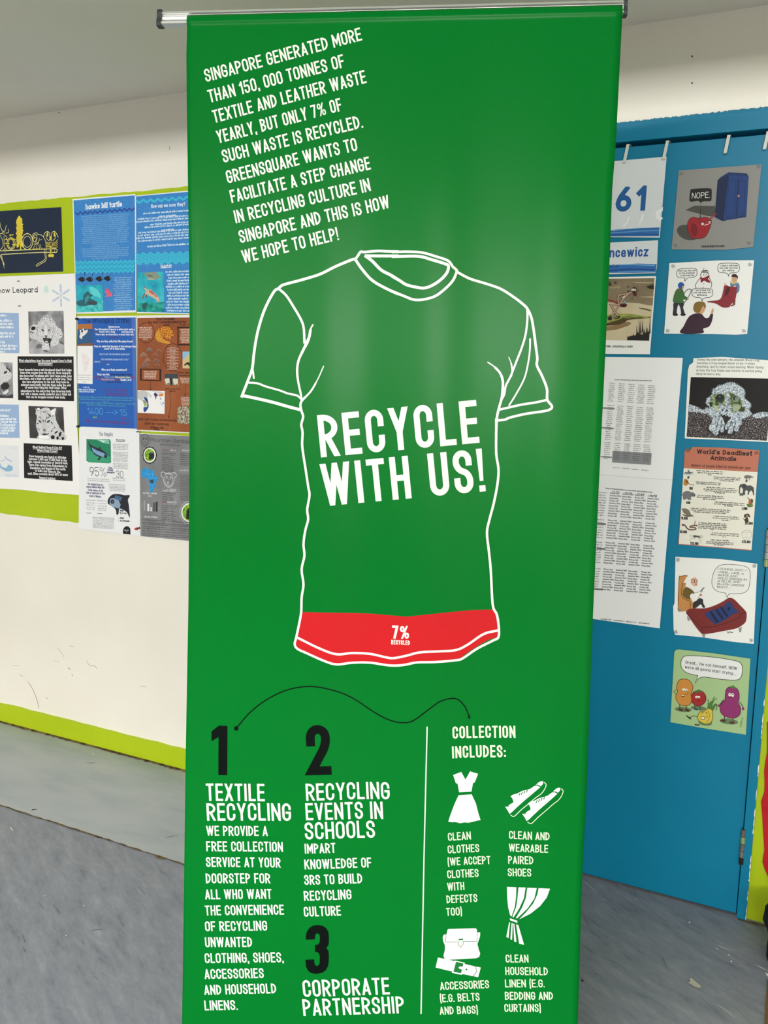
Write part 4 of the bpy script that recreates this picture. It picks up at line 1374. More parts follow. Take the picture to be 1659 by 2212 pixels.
a.p('#E9EBEE', [-300, 1430, 320, 1440, 330, 1985, -300, 1970]).p('#8DBBD9', [0, 1740, 30, 1800, 110, 1820, 140, 1770, 210, 1800, 215, 1860, 160, 1880, 100, 1880, 30, 1840, -20, 1790]).l('#9FBFDA', [80, 1630, 130, 1680, 200, 1710], 18).l('#B3CADF', [20, 1710, 90, 1680], 14).sc('#C6D3E2', 100, 1970, 320, 1975, 30, 3, 1).sc('#C9C9CC', 180, 1490, 300, 1490, 10, 5, .8)
a.make('printed_map', S_.o, S_.loc)

# --- hawksbill turtle poster
HEXC = '#4A97D8'


def hexes(a, x0, y0, x1, y1, r, c, w):
    rng = random.Random(3)
    j = 0
    y = y0
    while y < y1:
        x = x0 + (r * .9 if j % 2 else 0)
        while x < x1:
            pts = []
            for i in range(4):
                t = math.radians(-90 + 60 * i)
                pts += [min(max(x + r * math.cos(t), x0), x1), min(max(y + r * math.sin(t), y0), y1)]
            if rng.random() < .75:
                ly = a.layer
                a.l(c, pts, w)
                a.layer = ly
            x += r * 1.74
        y += r * 1.5
        j += 1


def wave(a, c, x0, x1, y, dy, amp, n, w, zig=False):
    f = []
    for i in range(n * 2 + 1):
        t = i / (n * 2)
        f += [x0 + (x1 - x0) * t, y + dy * t + (amp if i % 2 else -amp)]
    a.l(c, f, w, sm=not zig)


S_ = Sheet('hawksbill_poster', [(156.5, 430), (292.4, 419), (294, 674.7), (164.6, 678)], '#EDF3F8', 'bright blue hawksbill turtle poster with black fish, beside the navy poster', 'poster', 0.004)
a = S_.art().z(0, 400, K1)
a.p('#3A87CE', [628, 130, 1150, 87, 1156, 1068, 655, 1082])
hexes(a, 650, 130, 1140, 1060, 46, HEXC, 4)
a.make('blue_ground', S_.o, S_.loc)
S_.n = a.layer
a = S_.art().z(0, 400, K1)
a.t('hawks bill turtle', 732, 208, 1042, 182, 46, '#F6FAFC', .2, 4, True, .09)
wave(a, '#27489E', 645, 1146, 243, -38, 9, 12, 13)
a.make('title', S_.o, S_.loc)
a = S_.art().z(0, 400, K1)
for i in range(23):
    y = 272 + i * 16.2
    x0, x1 = 698 + (i * 37 % 17), 1108 - (i * 53 % 23)
    if i in (15,):
        x0, x1 = 790, 1000
    if i in (16, 22):
        x0, x1 = 780, 1020
    a.sc('#8FC3EC', x0, y + (3 if i > 10 else 0), x1, y - 24 + i * .7, 7.5, i, .95)
for i in range(16):
    a.sc('#AAD5F5', 968 + (i * 31 % 22), 796 + i * 18.4, 1136 - (i * 41 % 24), 793 + i * 18.4, 8, i + 40, 1.0)
a.make('body_text', S_.o, S_.loc)
a = S_.art().z(0, 400, K1)
for i in range(5):
    wave(a, '#39BFE0' if i % 2 == 0 else '#2FA8D4', 650, 1148, 660 + i * 20, -8, 10, 13, 15, True)
a.make('zigzag_pattern', S_.o, S_.loc)
a = S_.art().z(160, 560, .08439)
for x, y in ((205, 515), (405, 515), (650, 500), (860, 492)):
    a = S_.art().z(160, 560, .08439)
    a.p('#191A1C', [x - 105, y - 30, x - 85, y - 20, x - 60, y - 40, x - 20, y - 60, x + 40, y - 55, x + 78, y - 15, x + 75, y + 20, x + 40, y + 55, x - 10, y + 66, x - 60, y + 35, x - 85, y + 20, x - 110, y + 45, x - 92, y])
    a.e('#9DB4C0', x + 56, y - 12, 10, 10)
    a.l('#1B3A66', [x + 65, y - 80, x + 72, y - 130, x + 68, y - 150, x + 72, y - 200], 16).p('#1B3A66', [x + 50, y - 150, x + 72, y - 215, x + 90, y - 150])
    a.make('fish_drawing', S_.o, S_.loc)
a = S_.art().z(160, 560, .08439)
a.p('#E8687C', [795, 850, 810, 780, 845, 740, 900, 790, 920, 860, 985, 780, 960, 860, 985, 940, 920, 950, 800, 965, 850, 900]).e('#7E2030', 845, 785, 16, 16).e('#7E2030', 880, 862, 14, 10)
a.make('coral_drawing', S_.o, S_.loc)
a = S_.art().z(160, 560, .08439)
a.p('photo_sea', [65, 660, 735, 655, 745, 1345, 68, 1360]).p('photo_sand', [65, 1160, 300, 1200, 520, 1150, 742, 1050, 745, 1345, 68, 1360])
a.p('#5FD6DA', [380, 720, 480, 700, 600, 780, 680, 900, 690, 1010, 600, 960, 480, 940, 440, 860])
a.p('#2B6672', [70, 1090, 230, 1030, 240, 920, 350, 820, 420, 890, 490, 930, 420, 990, 560, 1070, 600, 1100, 570, 1170, 400, 1170, 260, 1200, 120, 1190]).p('#3F4A4C', [350, 1100, 450, 1060, 590, 1110, 560, 1165, 380, 1165]).p('#3C96A0', [280, 1000, 360, 920, 410, 960, 350, 1060, 290, 1150])
a.make('printed_photo', S_.o, S_.loc)

# --- habitat poster
S_ = Sheet('habitat_poster', [(292.4, 422.8), (408, 411.4), (452, 407), (452, 679.3), (408, 678.6), (295.7, 676.5)], '#EDF3F8', 'bright blue turtle habitat poster with teal waves, against the green banner edge', 'poster', 0.0045)
a = S_.art().z(0, 400, K1)
a.p('#3A87CE', [1160, 96, 1612, 56, 1780, 42, 1780, 1096, 1612, 1092, 1168, 1082])
hexes(a, 1176, 100, 1770, 1060, 46, HEXC, 4)
a.make('blue_ground', S_.o, S_.loc)
S_.n = a.layer
for ys in ((140,), (590, 615, 640, 662)):
    a = S_.art().z(0, 400, K1)
    for y in ys:
        wave(a, '#3DBCDC', 1162, 1780, y + 2, -14 if y > 200 else -46, 10, 10, 19)
    a.make('wave_pattern', S_.o, S_.loc)
a = S_.art().z(0, 400, K1)
a.t('How can we save they?', 1290, 196, 1580, 176, 32, '#F2F8FC', .15, 4, True, .12)
a.make('title', S_.o, S_.loc)
a = S_.art().z(0, 400, K1)
a.t('Habitat', 1372, 708, 1466, 700, 28, '#F2F8FC', .17, 4, True, .12)
a.l('#F2F8FC', [1374, 709, 1464, 703], 2.5)
a.make('heading', S_.o, S_.loc)
a = S_.art().z(0, 400, K1)
for i, (x0, x1) in enumerate(((1222, 1700), (1354, 1504), (1176, 1760), (1166, 1760), (1280, 1700), (1234, 1700), (1376, 1486), (1180, 1760), (1176, 1760), (1164, 1760), (1178, 1760), (1426, 1446), (1258, 1640))):
    y = 250 + i * 23.5
    a.sc('#D2EAFA', x0, y, x1, y - (x1 - x0) * .07, 12, i, 1.4)
for i in range(14):
    y = 748 + i * 25.4
    a.sc('#D2EAFA', 1414 + (i * 37 % 26), y, 1770, y - 12 + i * 1.2, 12, i + 20, 1.5)
a.make('body_text', S_.o, S_.loc)
a = S_.art().z(290, 560, .07354)
a.p('photo_sea', [95, 400, 300, 385, 870, 360, 885, 1545, 90, 1540]).p('photo_seaweed', [92, 1230, 250, 1290, 400, 1250, 600, 1300, 880, 1250, 885, 1545, 90, 1540])
a.p('#8C9A86', [290, 415, 420, 385, 560, 375, 680, 400, 740, 500, 810, 520, 790, 545, 660, 580, 640, 600, 560, 610, 430, 600, 370, 530]).p('#B5AFA0', [390, 560, 520, 560, 640, 600, 540, 612, 420, 602]).p('#5E7A70', [350, 440, 520, 470, 560, 520, 430, 510])
a.p('#D8B79E', [270, 820, 300, 800, 330, 830, 400, 890, 480, 890, 580, 960, 680, 1060, 740, 1170, 740, 1260, 700, 1270, 640, 1180, 560, 1130, 430, 1060, 400, 1040, 370, 1130, 340, 1130, 345, 1050, 300, 1080, 240, 1180, 220, 1170, 250, 1080, 330, 970, 360, 930, 300, 870]).p('#B5686E', [420, 900, 520, 920, 640, 1030, 690, 1110, 640, 1110, 560, 1040, 470, 990]).p('#D89A94', [560, 1000, 600, 1020, 640, 1080, 590, 1060]).e('#22302E', 300, 825, 22, 14).p('#5A5350', [345, 1040, 380, 1030, 375, 1130, 345, 1135]).p('#4A4644', [300, 1000, 330, 1010, 240, 1180, 225, 1165]).e('#2E5A5C', 300, 1380, 70, 90)
a.p('#26282A', [690, 1235, 735, 1255, 715, 1280])
a.make('printed_photo', S_.o, S_.loc, 'photo of a swimming sea turtle')

# --- whooping crane poster
S_ = Sheet('whooping_crane_poster', [(165.8, 682.8), (295, 682), (295.7, 928.4), (172, 924.6)], '#F2F3F3', 'royal blue whooping crane poster with large pale numerals, under the hawksbill poster', 'poster', 0.004)
k = .113
a = S_.art().z(160, 680, k)
a.p('#2460B8', [62, 68, 1180, 52, 1205, 2178, 90, 2135])
a.p('#4C6FC0', [1100, 56, 1180, 52, 1205, 2178, 1150, 2176])
a.make('blue_ground', S_.o, S_.loc)
S_.n = a.layer
a = S_.art().z(160, 680, k)
a.t('The Whooping Crane', 165, 158, 1060, 150, 92, '#14264A', .12, 5, True, .1)
a.make('title', S_.o, S_.loc)
a = S_.art().z(160, 680, k)
a.p('#305C8C', [66, 178, 352, 172, 360, 592, 64, 592]).p('#B5713C', [66, 178, 352, 172, 355, 275, 200, 268, 70, 282]).p('#8E5A34', [66, 565, 200, 545, 358, 540, 360, 592, 64, 592])
a.p('#E9E9E6', [180, 250, 200, 300, 262, 285, 250, 340, 190, 400, 160, 420, 155, 465, 125, 450, 105, 420, 120, 350, 110, 295, 160, 285]).p('#1C1E24', [140, 290, 180, 300, 160, 350, 145, 340])
a.make('printed_photo', S_.o, S_.loc, 'photo of a white crane in flight over water')
a = S_.art().z(160, 680, k)
a.p('#F3F3F2', [64, 596, 362, 596, 355, 1324, 62, 1312])
a.p('#F0E6E6', [150, 720, 230, 760, 300, 850, 280, 950, 240, 1080, 190, 1080, 160, 900])
a.e('#55555A', 185, 802, 6, 6, 0, 8).e('#55555A', 240, 922, 6, 6, 0, 8)
for y, x0, x1 in ((1162, 70, 340), (1205, 85, 320), (1250, 70, 335), (1290, 165, 240)):
    a.sc('#6E6E70', x0, y - 4, x1, y, 11, y, .8)
a.make('printed_map', S_.o, S_.loc)
LT = '#E8F1FA'
a = S_.art().z(160, 680, k)
for t_, x0, y, x1, cp, c in (('Appearance', 655, 245, 870, 40, LT), ('The Whooping Crane is a white bird with a', 392, 296, 1160, 40, LT), ('crown and a long,', 482, 342, 790, 40, LT), ('pointed bill.', 912, 345, 1136, 40, LT), ('There also are immature cranes that are', 412, 392, 1140, 40, LT),
                             ('Why are they called the Whooping Crane?', 435, 526, 1130, 42, LT), ('They are called that because of loud whoops they', 385, 622, 1184, 42, LT), ('sound off to their mates.', 580, 668, 980, 42, LT),
                             ('WHAT DOES THE WHOOPING CRANE EAT?', 488, 772, 1070, 34, '#A9C6EA'), ('THE WHOOPING CRANE MOSTLY EAT', 516, 870, 1044, 34, '#A9C6EA'), ('INSECTS', 390, 912, 500, 30, '#A9C6EA'), ('AND', 622, 962, 680, 30, '#A9C6EA'),
                             ('Who are their predators?', 525, 1070, 1015, 44, LT), ('They are the', 440, 1158, 678, 44, LT), ('American black bear,', 690, 1160, 1105, 40, '#152A5C'), ('Gray wolf,', 585, 1206, 780, 40, '#8FA3C4'), ('Mountain Lion,', 790, 1212, 1085, 42, '#F0E58A'), ('Red', 1100, 1214, 1170, 40, '#A03044'),
                             ('Fox,', 450, 1248, 510, 40, '#A03044'), ('Canada Lynx,', 525, 1252, 775, 40, '#E3A284'), ('Bald', 790, 1256, 880, 40, '#8A3348'), ('Eagle, and', 892, 1260, 1098, 42, LT), ('Common Raven', 620, 1300, 905, 36, '#28346C')):
    a.t(t_, x0, y, x1, y + 3, cp, c, .2, 2, False, .06)
a.sc('#7A3A5C', 392, 342, 470, 342, 26, 1, 1.2)
a.sc('#5A3A60', 630, 440, 890, 442, 20, 2, 1)
a.sc('#5A4A8A', 510, 912, 690, 914, 22, 2, 1.1)
a.sc('#7A3A5C', 385, 1204, 560, 1206, 26, 2, 1.1)
a.sc('#B9D4F0', 170, 1400, 305, 1402, 26, 3, 1)
a.sc('#CFE3F4', 75, 1444, 430, 1448, 22, 4, 1.3)
a.sc('#CFE3F4', 102, 1482, 385, 1486, 22, 5, 1.3)
a.make('body_text', S_.o, S_.loc)
a = S_.art().z(160, 680, k)
PK = '#7A3374'
a.t('WHY are they', 590, 1462, 1020, 1468, 56, PK, .13, 3, False, .1).t('endangered?', 610, 1540, 1020, 1548, 62, PK, .13, 3, False, .1)
a.t('Why are they endangered?', 222, 2056, 1060, 2096, 64, '#7A2F6C', .13, 3, False, .1)
for i, (x0, y, x1) in enumerate(((85, 1580, 1175), (120, 1624, 1140), (555, 1672, 662), (95, 1690, 1175), (250, 1736, 1000))):
    a.sc('#56A9C0', x0, y, x1, y + (x1 - x0) * .02 + 8, 22, i, 1.0)
a.sc('#3E6CC0', 150, 2110, 1150, 2140, 14, 8, .8)
a.make('body_text', S_.o, S_.loc, 'purple and teal writing')
a = S_.art().z(160, 680, k)
NB = '#5CB7E4'
a.t('1400', 255, 1902, 555, 1908, 128, NB, .075, 6, False, .16).t('15', 880, 1928, 1010, 1934, 128, NB, .075, 6, False, .16)
for x in (612, 668, 724):
    a.l(NB, [x, 1866, x + 30, 1868], 10)
a.l(NB, [775, 1825, 830, 1868, 775, 1900], 10)
a.t('1860', 362, 1976, 438, 1978, 34, '#9CC544', .2, 2).t('1941', 905, 2000, 980, 2003, 34, '#A4233C', .2, 2)
a.make('population_numerals', S_.o, S_.loc)

# --- pangolin poster
S_ = Sheet('pangolin_poster', [(295.7, 681.5), (409, 680), (452, 679.6), (452, 939), (409.7, 936), (298.7, 931)], '#F0EFEC', 'rust brown pangolin poster with ringed text bubbles, below the habitat poster', 'poster', 0.005)
k = .122
a = S_.art().z(295, 670, k)
a.p('poster_brown', [15, 140, 500, 132, 945, 130, 1285, 128, 1285, 2215, 945, 2165, 20, 2115])
a.make('brown_ground', S_.o, S_.loc)
S_.n = a.layer
DK = '#2A1109'
a = S_.art().z(295, 670, k)
a.t('The Pangolin', 338, 178, 678, 174, 44, DK, .2, 3, True, .08)
a.make('title', S_.o, S_.loc)
a = S_.art().z(295, 670, k)
a.t('The Most Trafficked animal in the', 205, 234, 878, 226, 40, DK, .2, 3, True, .08).t('world', 475, 280, 580, 278, 36, DK, .2, 3, True, .08)
a.make('subtitle', S_.o, S_.loc)
a = S_.art().z(295, 670, k)
a.ring(DK, 170, 400, 150, 178, 9).ring(DK, 642, 838, 165, 245, 9)
a.l(DK, [735, 305, 735, 612, 1285, 612], 24).l(DK, [723, 306, 1285, 300], 20)
a.p(DK, [64, 1036, 438, 1040, 438, 1256, 66, 1246]).p('#9A5530', [92, 1052, 408, 1056, 408, 1240, 94, 1232])
TX = '#E9D2C2'
for i, (x0, x1) in enumerate(((40, 280), (62, 270), (50, 285), (55, 280), (40, 285), (45, 270), (40, 285), (120, 195))):
    a.sc(TX, x0, 318 + i * 29, x1, 318 + i * 29, 15, i, 1.2)
for i in range(16):
    w_ = 105 if i % 2 else 55
    a.sc(TX, 645 - w_ if i % 2 == 0 else 545, 668 + i * 25.5, 645 + w_, 668 + i * 25.5, 13, i + 10, 1.1)
for i in range(5):
    a.sc(TX, 135 + (i * 13 % 12), 1096 + i * 28, 366 - (i * 17 % 14), 1098 + i * 28, 15, i + 30, 1.2)
for i in range(9):
    a.sc(TX, 775 + (i * 17 % 20), 352 + i * 28, 1200, 352 + i * 28, 15, i + 50, 1.2)
for i in range(4):
    a.sc(TX, 775 + i * 6, 1215 + i * 26, 1200, 1218 + i * 26, 14, i + 60, 1.2)
for i in range(6):
    a.sc(TX, 785 + i * 4, 1556 + i * 26, 1200, 1558 + i * 26, 14, i + 70, 1.2)
a.make('text_bubble', S_.o, S_.loc)
a = S_.art().z(295, 670, k)
for t_, x0, y, x1, y1, cp in (('Their Adaptations', 760, 272, 1200, 268, 30), ('Why are Pangolins', 715, 1120, 1240, 1130, 34), ('endangered?', 765, 1168, 1060, 1172, 30), ('HOW CAN YOU', 508, 1406, 776, 1412, 28), ('HELP?', 585, 1448, 695, 1452, 28)):
    a.t(t_, x0, y, x1, y1, cp, DK, .2, 3, True, .08)
for t_, x0, y, x1, y1 in (("DON'T BUY PANGOLIN PRODUCTS!!", 35, 1948, 715, 1975), ("DON'T EAT PANGOLINS", 150, 2024, 575, 2042), ('SPREAD THE', 245, 2092, 480, 2104), ('WORD', 305, 2128, 412, 2136)):
    a.t(t_, x0, y, x1, y1, 34, DK, .2, 3, True, .08)
a.make('headings', S_.o, S_.loc)
a = S_.art().z(295, 670, k)
for i in range(4):
    a.l(DK, [250, 1264 + i * 36, 250, 1286 + i * 36], 9)
a.l(DK, [232, 1392, 250, 1416, 270, 1394], 9)
a.make('arrow', S_.o, S_.loc)
a = S_.art().z(295, 670, k)
for i in range(4):
    a.l(DK, [865, 1325 + i * 40, 865, 1352 + i * 40], 9)
a.l(DK, [850, 1480, 865, 1508, 882, 1482], 9)
a.make('arrow', S_.o, S_.loc)
a = S_.art().z(295, 670, k)
a.l(DK, [585, 1455, 608, 1600, 600, 1720, 570, 1880], 7, True).l(DK, [560, 1860, 572, 1908, 585, 1880], 9)
a.make('arrow', S_.o, S_.loc)
a = S_.art().z(295, 670, k)
a.p('photo_scales', [345, 400, 400, 320, 500, 290, 590, 310, 640, 380, 660, 470, 620, 460, 600, 480, 620, 530, 600, 530, 500, 480, 440, 430, 500, 520, 580, 560, 592, 595, 520, 590, 450, 575, 370, 540, 335, 470])
a.p('#D99A34', [350, 400, 400, 350, 430, 430, 480, 520, 580, 560, 592, 595, 480, 580, 370, 540, 338, 470])
for i in range(14):
    a.e('#8E4A10', 360 + (i * 53 % 180), 360 + i * 15, 10, 6, i * 30, 7)
a.make('pangolin_picture', S_.o, S_.loc)
a = S_.art().z(295, 670, k)
for x, y, s, c in ((225, 700, 75, '#7A6C66'), (395, 735, 80, '#8A553A'), (125, 795, 90, '#93705E'), (330, 810, 90, '#8A553A'), (195, 885, 80, '#98705A'), (350, 905, 90, '#7E5A48'), (160, 975, 105, '#7F6054'), (370, 990, 80, '#85503A')):
    a.p(c, [x - s, y + s * .35, x - s * .5, y - s * .1, x - s * .1, y - s * .5, x + s * .3, y - s * .35, x + s * .6, y, x + s, y + s * .2, x + s * .55, y + s * .25, x + s * .45, y + s * .5, x + s * .3, y + s * .25, x - s * .2, y + s * .3, x - s * .3, y + s * .55, x - s * .45, y + s * .3], sm=True)
    a.l('#C7A894', [x - s * .5, y - s * .1, x - s * .1, y - s * .5, x + s * .3, y - s * .35, x + s * .6, y], 4, True)
a.make('pangolin_picture', S_.o, S_.loc, 'group of small pangolin drawings')
a = S_.art().z(295, 670, k)
a.p('#F4F4F3', [20, 1418, 500, 1432, 498, 1838, 22, 1816])
a.p('#C7C8C8', [22, 1440, 120, 1425, 200, 1450, 205, 1540, 130, 1560, 90, 1600, 40, 1580, 22, 1540]).p('#D2D3D3', [205, 1440, 270, 1520, 250, 1560, 215, 1500]).p('#D2D3D3', [250, 1432, 440, 1440, 480, 1470, 400, 1480, 330, 1450])
a.p('#9FC06A', [95, 1580, 150, 1590, 185, 1640, 180, 1700, 140, 1710, 130, 1650]).p('#A79C86', [110, 1600, 180, 1610, 182, 1655, 130, 1660]).p('#2B4C92', [140, 1540, 190, 1560, 210, 1640, 212, 1720, 160, 1800, 130, 1790, 130, 1720, 185, 1710, 190, 1640, 145, 1580]).p('#4A2C66', [305, 1490, 330, 1455, 385, 1500, 355, 1530, 345, 1590, 330, 1530]).p('#E38A44', [390, 1500, 420, 1480, 478, 1475, 470, 1520, 410, 1530]).p('#4F7DB8', [410, 1550, 440, 1560, 440, 1590, 425, 1580]).p('#3E6CB0', [460, 1650, 480, 1620, 482, 1660, 465, 1668]).l('#7FA0CC', [420, 1620, 440, 1670, 460, 1690], 6)
a.make('printed_map', S_.o, S_.loc)
a = S_.art().z(295, 670, k)
a.p('#3A4650', [500, 1130, 740, 1130, 742, 1215, 500, 1205]).p('photo_stones', [500, 1200, 742, 1212, 742, 1330, 500, 1325]).p('#26251F', [590, 1200, 640, 1210, 630, 1328, 600, 1326]).p('#D9D5C4', [505, 1215, 580, 1205, 590, 1280, 520, 1310]).p('#D9D5C4', [645, 1215, 735, 1215, 735, 1300, 660, 1320])
a.make('printed_photo', S_.o, S_.loc)
a = S_.art().z(295, 670, k)
a.p('#8FC0DE', [815, 735, 1190, 728, 1190, 860, 815, 880]).p('#D7BE8A', [815, 880, 860, 850, 930, 770, 1190, 760, 1190, 1040, 818, 1030]).p('#2F2A20', [845, 960, 900, 920, 960, 930, 1100, 940, 1100, 990, 930, 985, 900, 960, 850, 985])
a.make('printed_photo', S_.o, S_.loc, 'photo of an animal under a blue sky')
a = S_.art().z(295, 670, k)
a.p('photo_stones', [725, 1710, 1200, 1700, 1200, 2040, 730, 2000])
a.make('printed_photo', S_.o, S_.loc, 'photo of brown stones')

# --- vaquita poster
S_ = Sheet('vaquita_poster', [(171, 922.3), (301, 929), (302.6, 1158.2), (240, 1150), (170, 1141.8)], '#EFF0F2', 'white vaquita poster with porpoise drawings, lowest in its column', 'poster', 0.009)
a = S_.art().z(0, 900, K1)
a.t('The Vaquita', 848, 164, 962, 168, 34, '#3A3C66', .1, 4, False, .1)
a.make('title', S_.o, S_.loc)
a = S_.art().z(0, 900, K1)
a.p('#1F8460', [738, 190, 800, 194, 935, 192, 945, 210, 948, 390, 935, 398, 760, 390, 738, 376])
a.p('#7FC4A8', [820, 196, 930, 196, 935, 235, 880, 225]).p('#CFE6DC', [850, 200, 905, 205, 880, 222]).p('#39A077', [745, 280, 860, 330, 940, 340, 940, 395, 760, 388, 742, 360])
a.p('#26303C', [750, 208, 775, 240, 815, 260, 845, 268, 848, 250, 865, 278, 900, 305, 915, 335, 905, 355, 885, 345, 860, 350, 850, 370, 832, 368, 845, 345, 810, 325, 780, 285]).p('#7FA8CC', [782, 262, 830, 290, 885, 310, 905, 330, 880, 345, 830, 325, 795, 300]).e('#0E1216', 895, 333, 6, 7)
a.make('porpoise_picture', S_.o, S_.loc, 'porpoise on a green ground')
a = S_.art().z(0, 900, K1)
a.p('#22262F', [920, 740, 925, 700, 960, 665, 1010, 660, 1060, 670, 1108, 672, 1092, 710, 1100, 760, 1108, 860, 1085, 820, 1060, 800, 1020, 785, 1010, 830, 995, 835, 985, 790, 940, 755]).p('#8FA6BE', [940, 700, 1000, 690, 1030, 750, 1020, 785, 960, 770, 935, 745]).p('#4C6A90', [985, 668, 1045, 690, 1030, 720, 975, 700]).e('#101216', 960, 725, 16, 18).e('#5C6470', 960, 725, 8, 9)
a.make('porpoise_picture', S_.o, S_.loc, 'dark porpoise with a ringed eye')
a = S_.art().z(0, 900, K1)
a.t('95%', 768, 506, 908, 512, 78, '#2A2A30', .07, 6, False, .14)
a.make('large_numerals', S_.o, S_.loc)
a = S_.art().z(0, 900, K1)
a.t('30', 992, 520, 1052, 526, 62, '#2A2A30', .07, 6, False, .14)
a.make('large_numerals', S_.o, S_.loc)
a = S_.art().z(0, 900, K1)
PU = '#3D3F74'
for t_, x0, y, x1, cp in (('The Vaquita lives in a', 748, 584, 882, 20), ('marine habitat along the', 738, 606, 890, 20), ('Turtle waters of the', 750, 634, 880, 20), ('Gulf of California off the', 738, 658, 894, 20), ('coast of Mexico.', 762, 684, 866, 20)):
    a.t(t_, x0, y, x1, y + 8, cp, PU, .16, 2, False, .06)
for t_, x0, y, x1 in (('Status', 926, 444, 960), ('Critically', 918, 462, 966), ('endangered', 912, 482, 978)):
    a.t(t_, x0, y, x1, y + 3, 18, PU, .17, 2, False, .06)
for t_, x0, y, x1 in (('Why are they', 990, 202, 1066), ('endangered?', 990, 214, 1066)):
    a.t(t_, x0, y, x1, y + 3, 13, '#2E2E32', .17, 2, False, .06)
GT = '#85868A'
for x0, x1, ys in ((960, 1098, (238, 252, 266, 280)), (962, 1098, (306, 318, 331, 344, 357, 369, 381)), (966, 1096, (402, 415, 428, 442)), (745, 940, (532, 548)), (962, 1076, (528, 545)), (930, 1072, (580, 593, 606, 619, 632)), (736, 820, (716, 738, 756, 776, 792)), (828, 914, (720, 744, 764, 784, 800)), (790, 980, (862, 875, 888, 900, 913, 926, 938, 950))):
    for i, y in enumerate(ys):
        a.sc(GT, x0 + (i * 11 % 9), y, x1 - (i * 17 % 16), y + (x1 - x0) * .05, 7, y, .8)
a.l('#333338', [736, 822, 778, 824], 4).l('#333338', [830, 826, 872, 829], 4)
for t_, x0, y, x1 in (('WEIGHT', 1024, 808, 1056), ('Up to 5 feet', 1024, 828, 1080), ('HEIGHT', 1026, 872, 1060), ('Up to 120 pounds', 1026, 894, 1106)):
    a.t(t_, x0, y, x1, y + 4, 15, '#2A2A2E', .17, 2, False, .06)
    a.e('#2A2A2E', 1014, y - 4, 3, 3, 0, 6)
a.make('body_text', S_.o, S_.loc)
a = S_.art().z(0, 900, K1)
a.p('#131315', [1050, 1000, 1049, 965, 1060, 945, 1078, 935, 1098, 938, 1112, 955, 1114, 1006, 1085, 1003])
a.sc('#D8D8DA', 1058, 972, 1106, 976, 8, 2, 1).sc('#D8D8DA', 1075, 986, 1092, 988, 8, 3, 1)
a.make('round_badge', S_.o, S_.loc, 'small black round badge')
# --- gorilla poster
S_ = Sheet('gorilla_poster', [(302.5, 935.4), (409, 941.8), (452, 944.6), (452, 1175.2), (408, 1169.6), (303.8, 1158.2)], '#F0F0F0', 'grey mountain gorilla poster with a blue Africa map', 'poster', 0.008)
k = .11527
a = S_.art().z(295, 925, k)
a.p('poster_grey', [68, 108, 1000, 150, 1360, 168, 1360, 2155, 985, 2112, 84, 2022])
a.make('grey_ground', S_.o, S_.loc)
S_.n = a.layer
a = S_.art().z(295, 925, k)
DG = '#2C2C2E'
a.t('Mountain Gorillas', 258, 248, 990, 290, 74, '#38383A', .1, 5, False, .14).t('gorilla beringei beringei', 440, 318, 810, 338, 34, '#4A4A4C', .12, 3, False, .14)
a.make('title', S_.o, S_.loc)
a = S_.art().z(295, 925, k)
a.l(DG, [150, 112, 200, 125, 230, 190, 215, 290, 180, 330, 150, 338, 110, 320, 88, 260, 80, 190, 100, 140], 8, True, True).l(DG, [120, 190, 150, 175, 200, 185, 205, 240, 190, 300, 150, 310, 115, 290, 110, 240], 6, True, True).e(DG, 130, 200, 16, 10).e(DG, 180, 200, 16, 10).l(DG, [125, 268, 185, 272], 6).l(DG, [140, 240, 165, 240], 6)
a.make('gorilla_face_drawing', S_.o, S_.loc, 'dark gorilla face outline')
a = S_.art().z(295, 925, k)
W_ = '#E9E9EA'
a.l(W_, [500, 930, 470, 900, 462, 850, 490, 818, 530, 830, 550, 850, 600, 838, 660, 842, 690, 832, 730, 840, 748, 880, 735, 915, 712, 935, 700, 1010, 660, 1085, 610, 1105, 560, 1090, 515, 1010], 9, True, True)
a.l(W_, [540, 870, 610, 858, 670, 880, 680, 980, 650, 1060, 600, 1078, 555, 1050, 535, 980], 7, True, True).ring(W_, 568, 918, 14, 20, 6, 12).ring(W_, 642, 922, 14, 20, 6, 12).ring(W_, 594, 1022, 14, 20, 7, 12).l(W_, [600, 958, 622, 960], 6)
a.make('gorilla_face_drawing', S_.o, S_.loc, 'white gorilla face outline')
a = S_.art().z(295, 925, k)
f = []
for i in range(36):
    t = 2 * math.pi * i / 36
    r = 1 + .045 * math.cos(t * 12)
    f += [248 + 132 * r * math.cos(t), 505 + 160 * r * math.sin(t)]
a.p('#17171A', f).e('#EDEFE6', 248, 505, 114, 140).e('photo_leaves', 245, 502, 92, 116).p('#22262A', [230, 580, 235, 480, 265, 440, 310, 450, 335, 500, 330, 560, 270, 590]).p('#6C7A80', [255, 450, 300, 440, 310, 470, 260, 470])
a.make('printed_photo', S_.o, S_.loc, 'round photo of a gorilla in a black scalloped frame')
a = S_.art().z(295, 925, k)
a.ring('#B9BABC', 985, 1580, 172, 205, 12).e('#EDEEEA', 985, 1580, 145, 175).e('photo_leaves', 985, 1580, 122, 150).p('#15181A', [930, 1690, 940, 1540, 990, 1490, 1060, 1520, 1080, 1650, 1000, 1725])
a.make('printed_photo', S_.o, S_.loc, 'round photo of a gorilla among leaves')
a = S_.art().z(295, 925, k)
a.p('#2795D6', [130, 755, 200, 738, 230, 790, 320, 775, 340, 860, 390, 920, 410, 915, 400, 960, 355, 1030, 355, 1090, 320, 1130, 300, 1195, 262, 1195, 240, 1130, 238, 1060, 220, 960, 190, 930, 130, 935, 90, 880, 95, 820])
a.p('#2795D6', [385, 1080, 405, 1072, 400, 1130, 380, 1140]).p('#3E4A54', [255, 965, 325, 958, 315, 1010, 300, 1045, 275, 1030, 250, 1010])
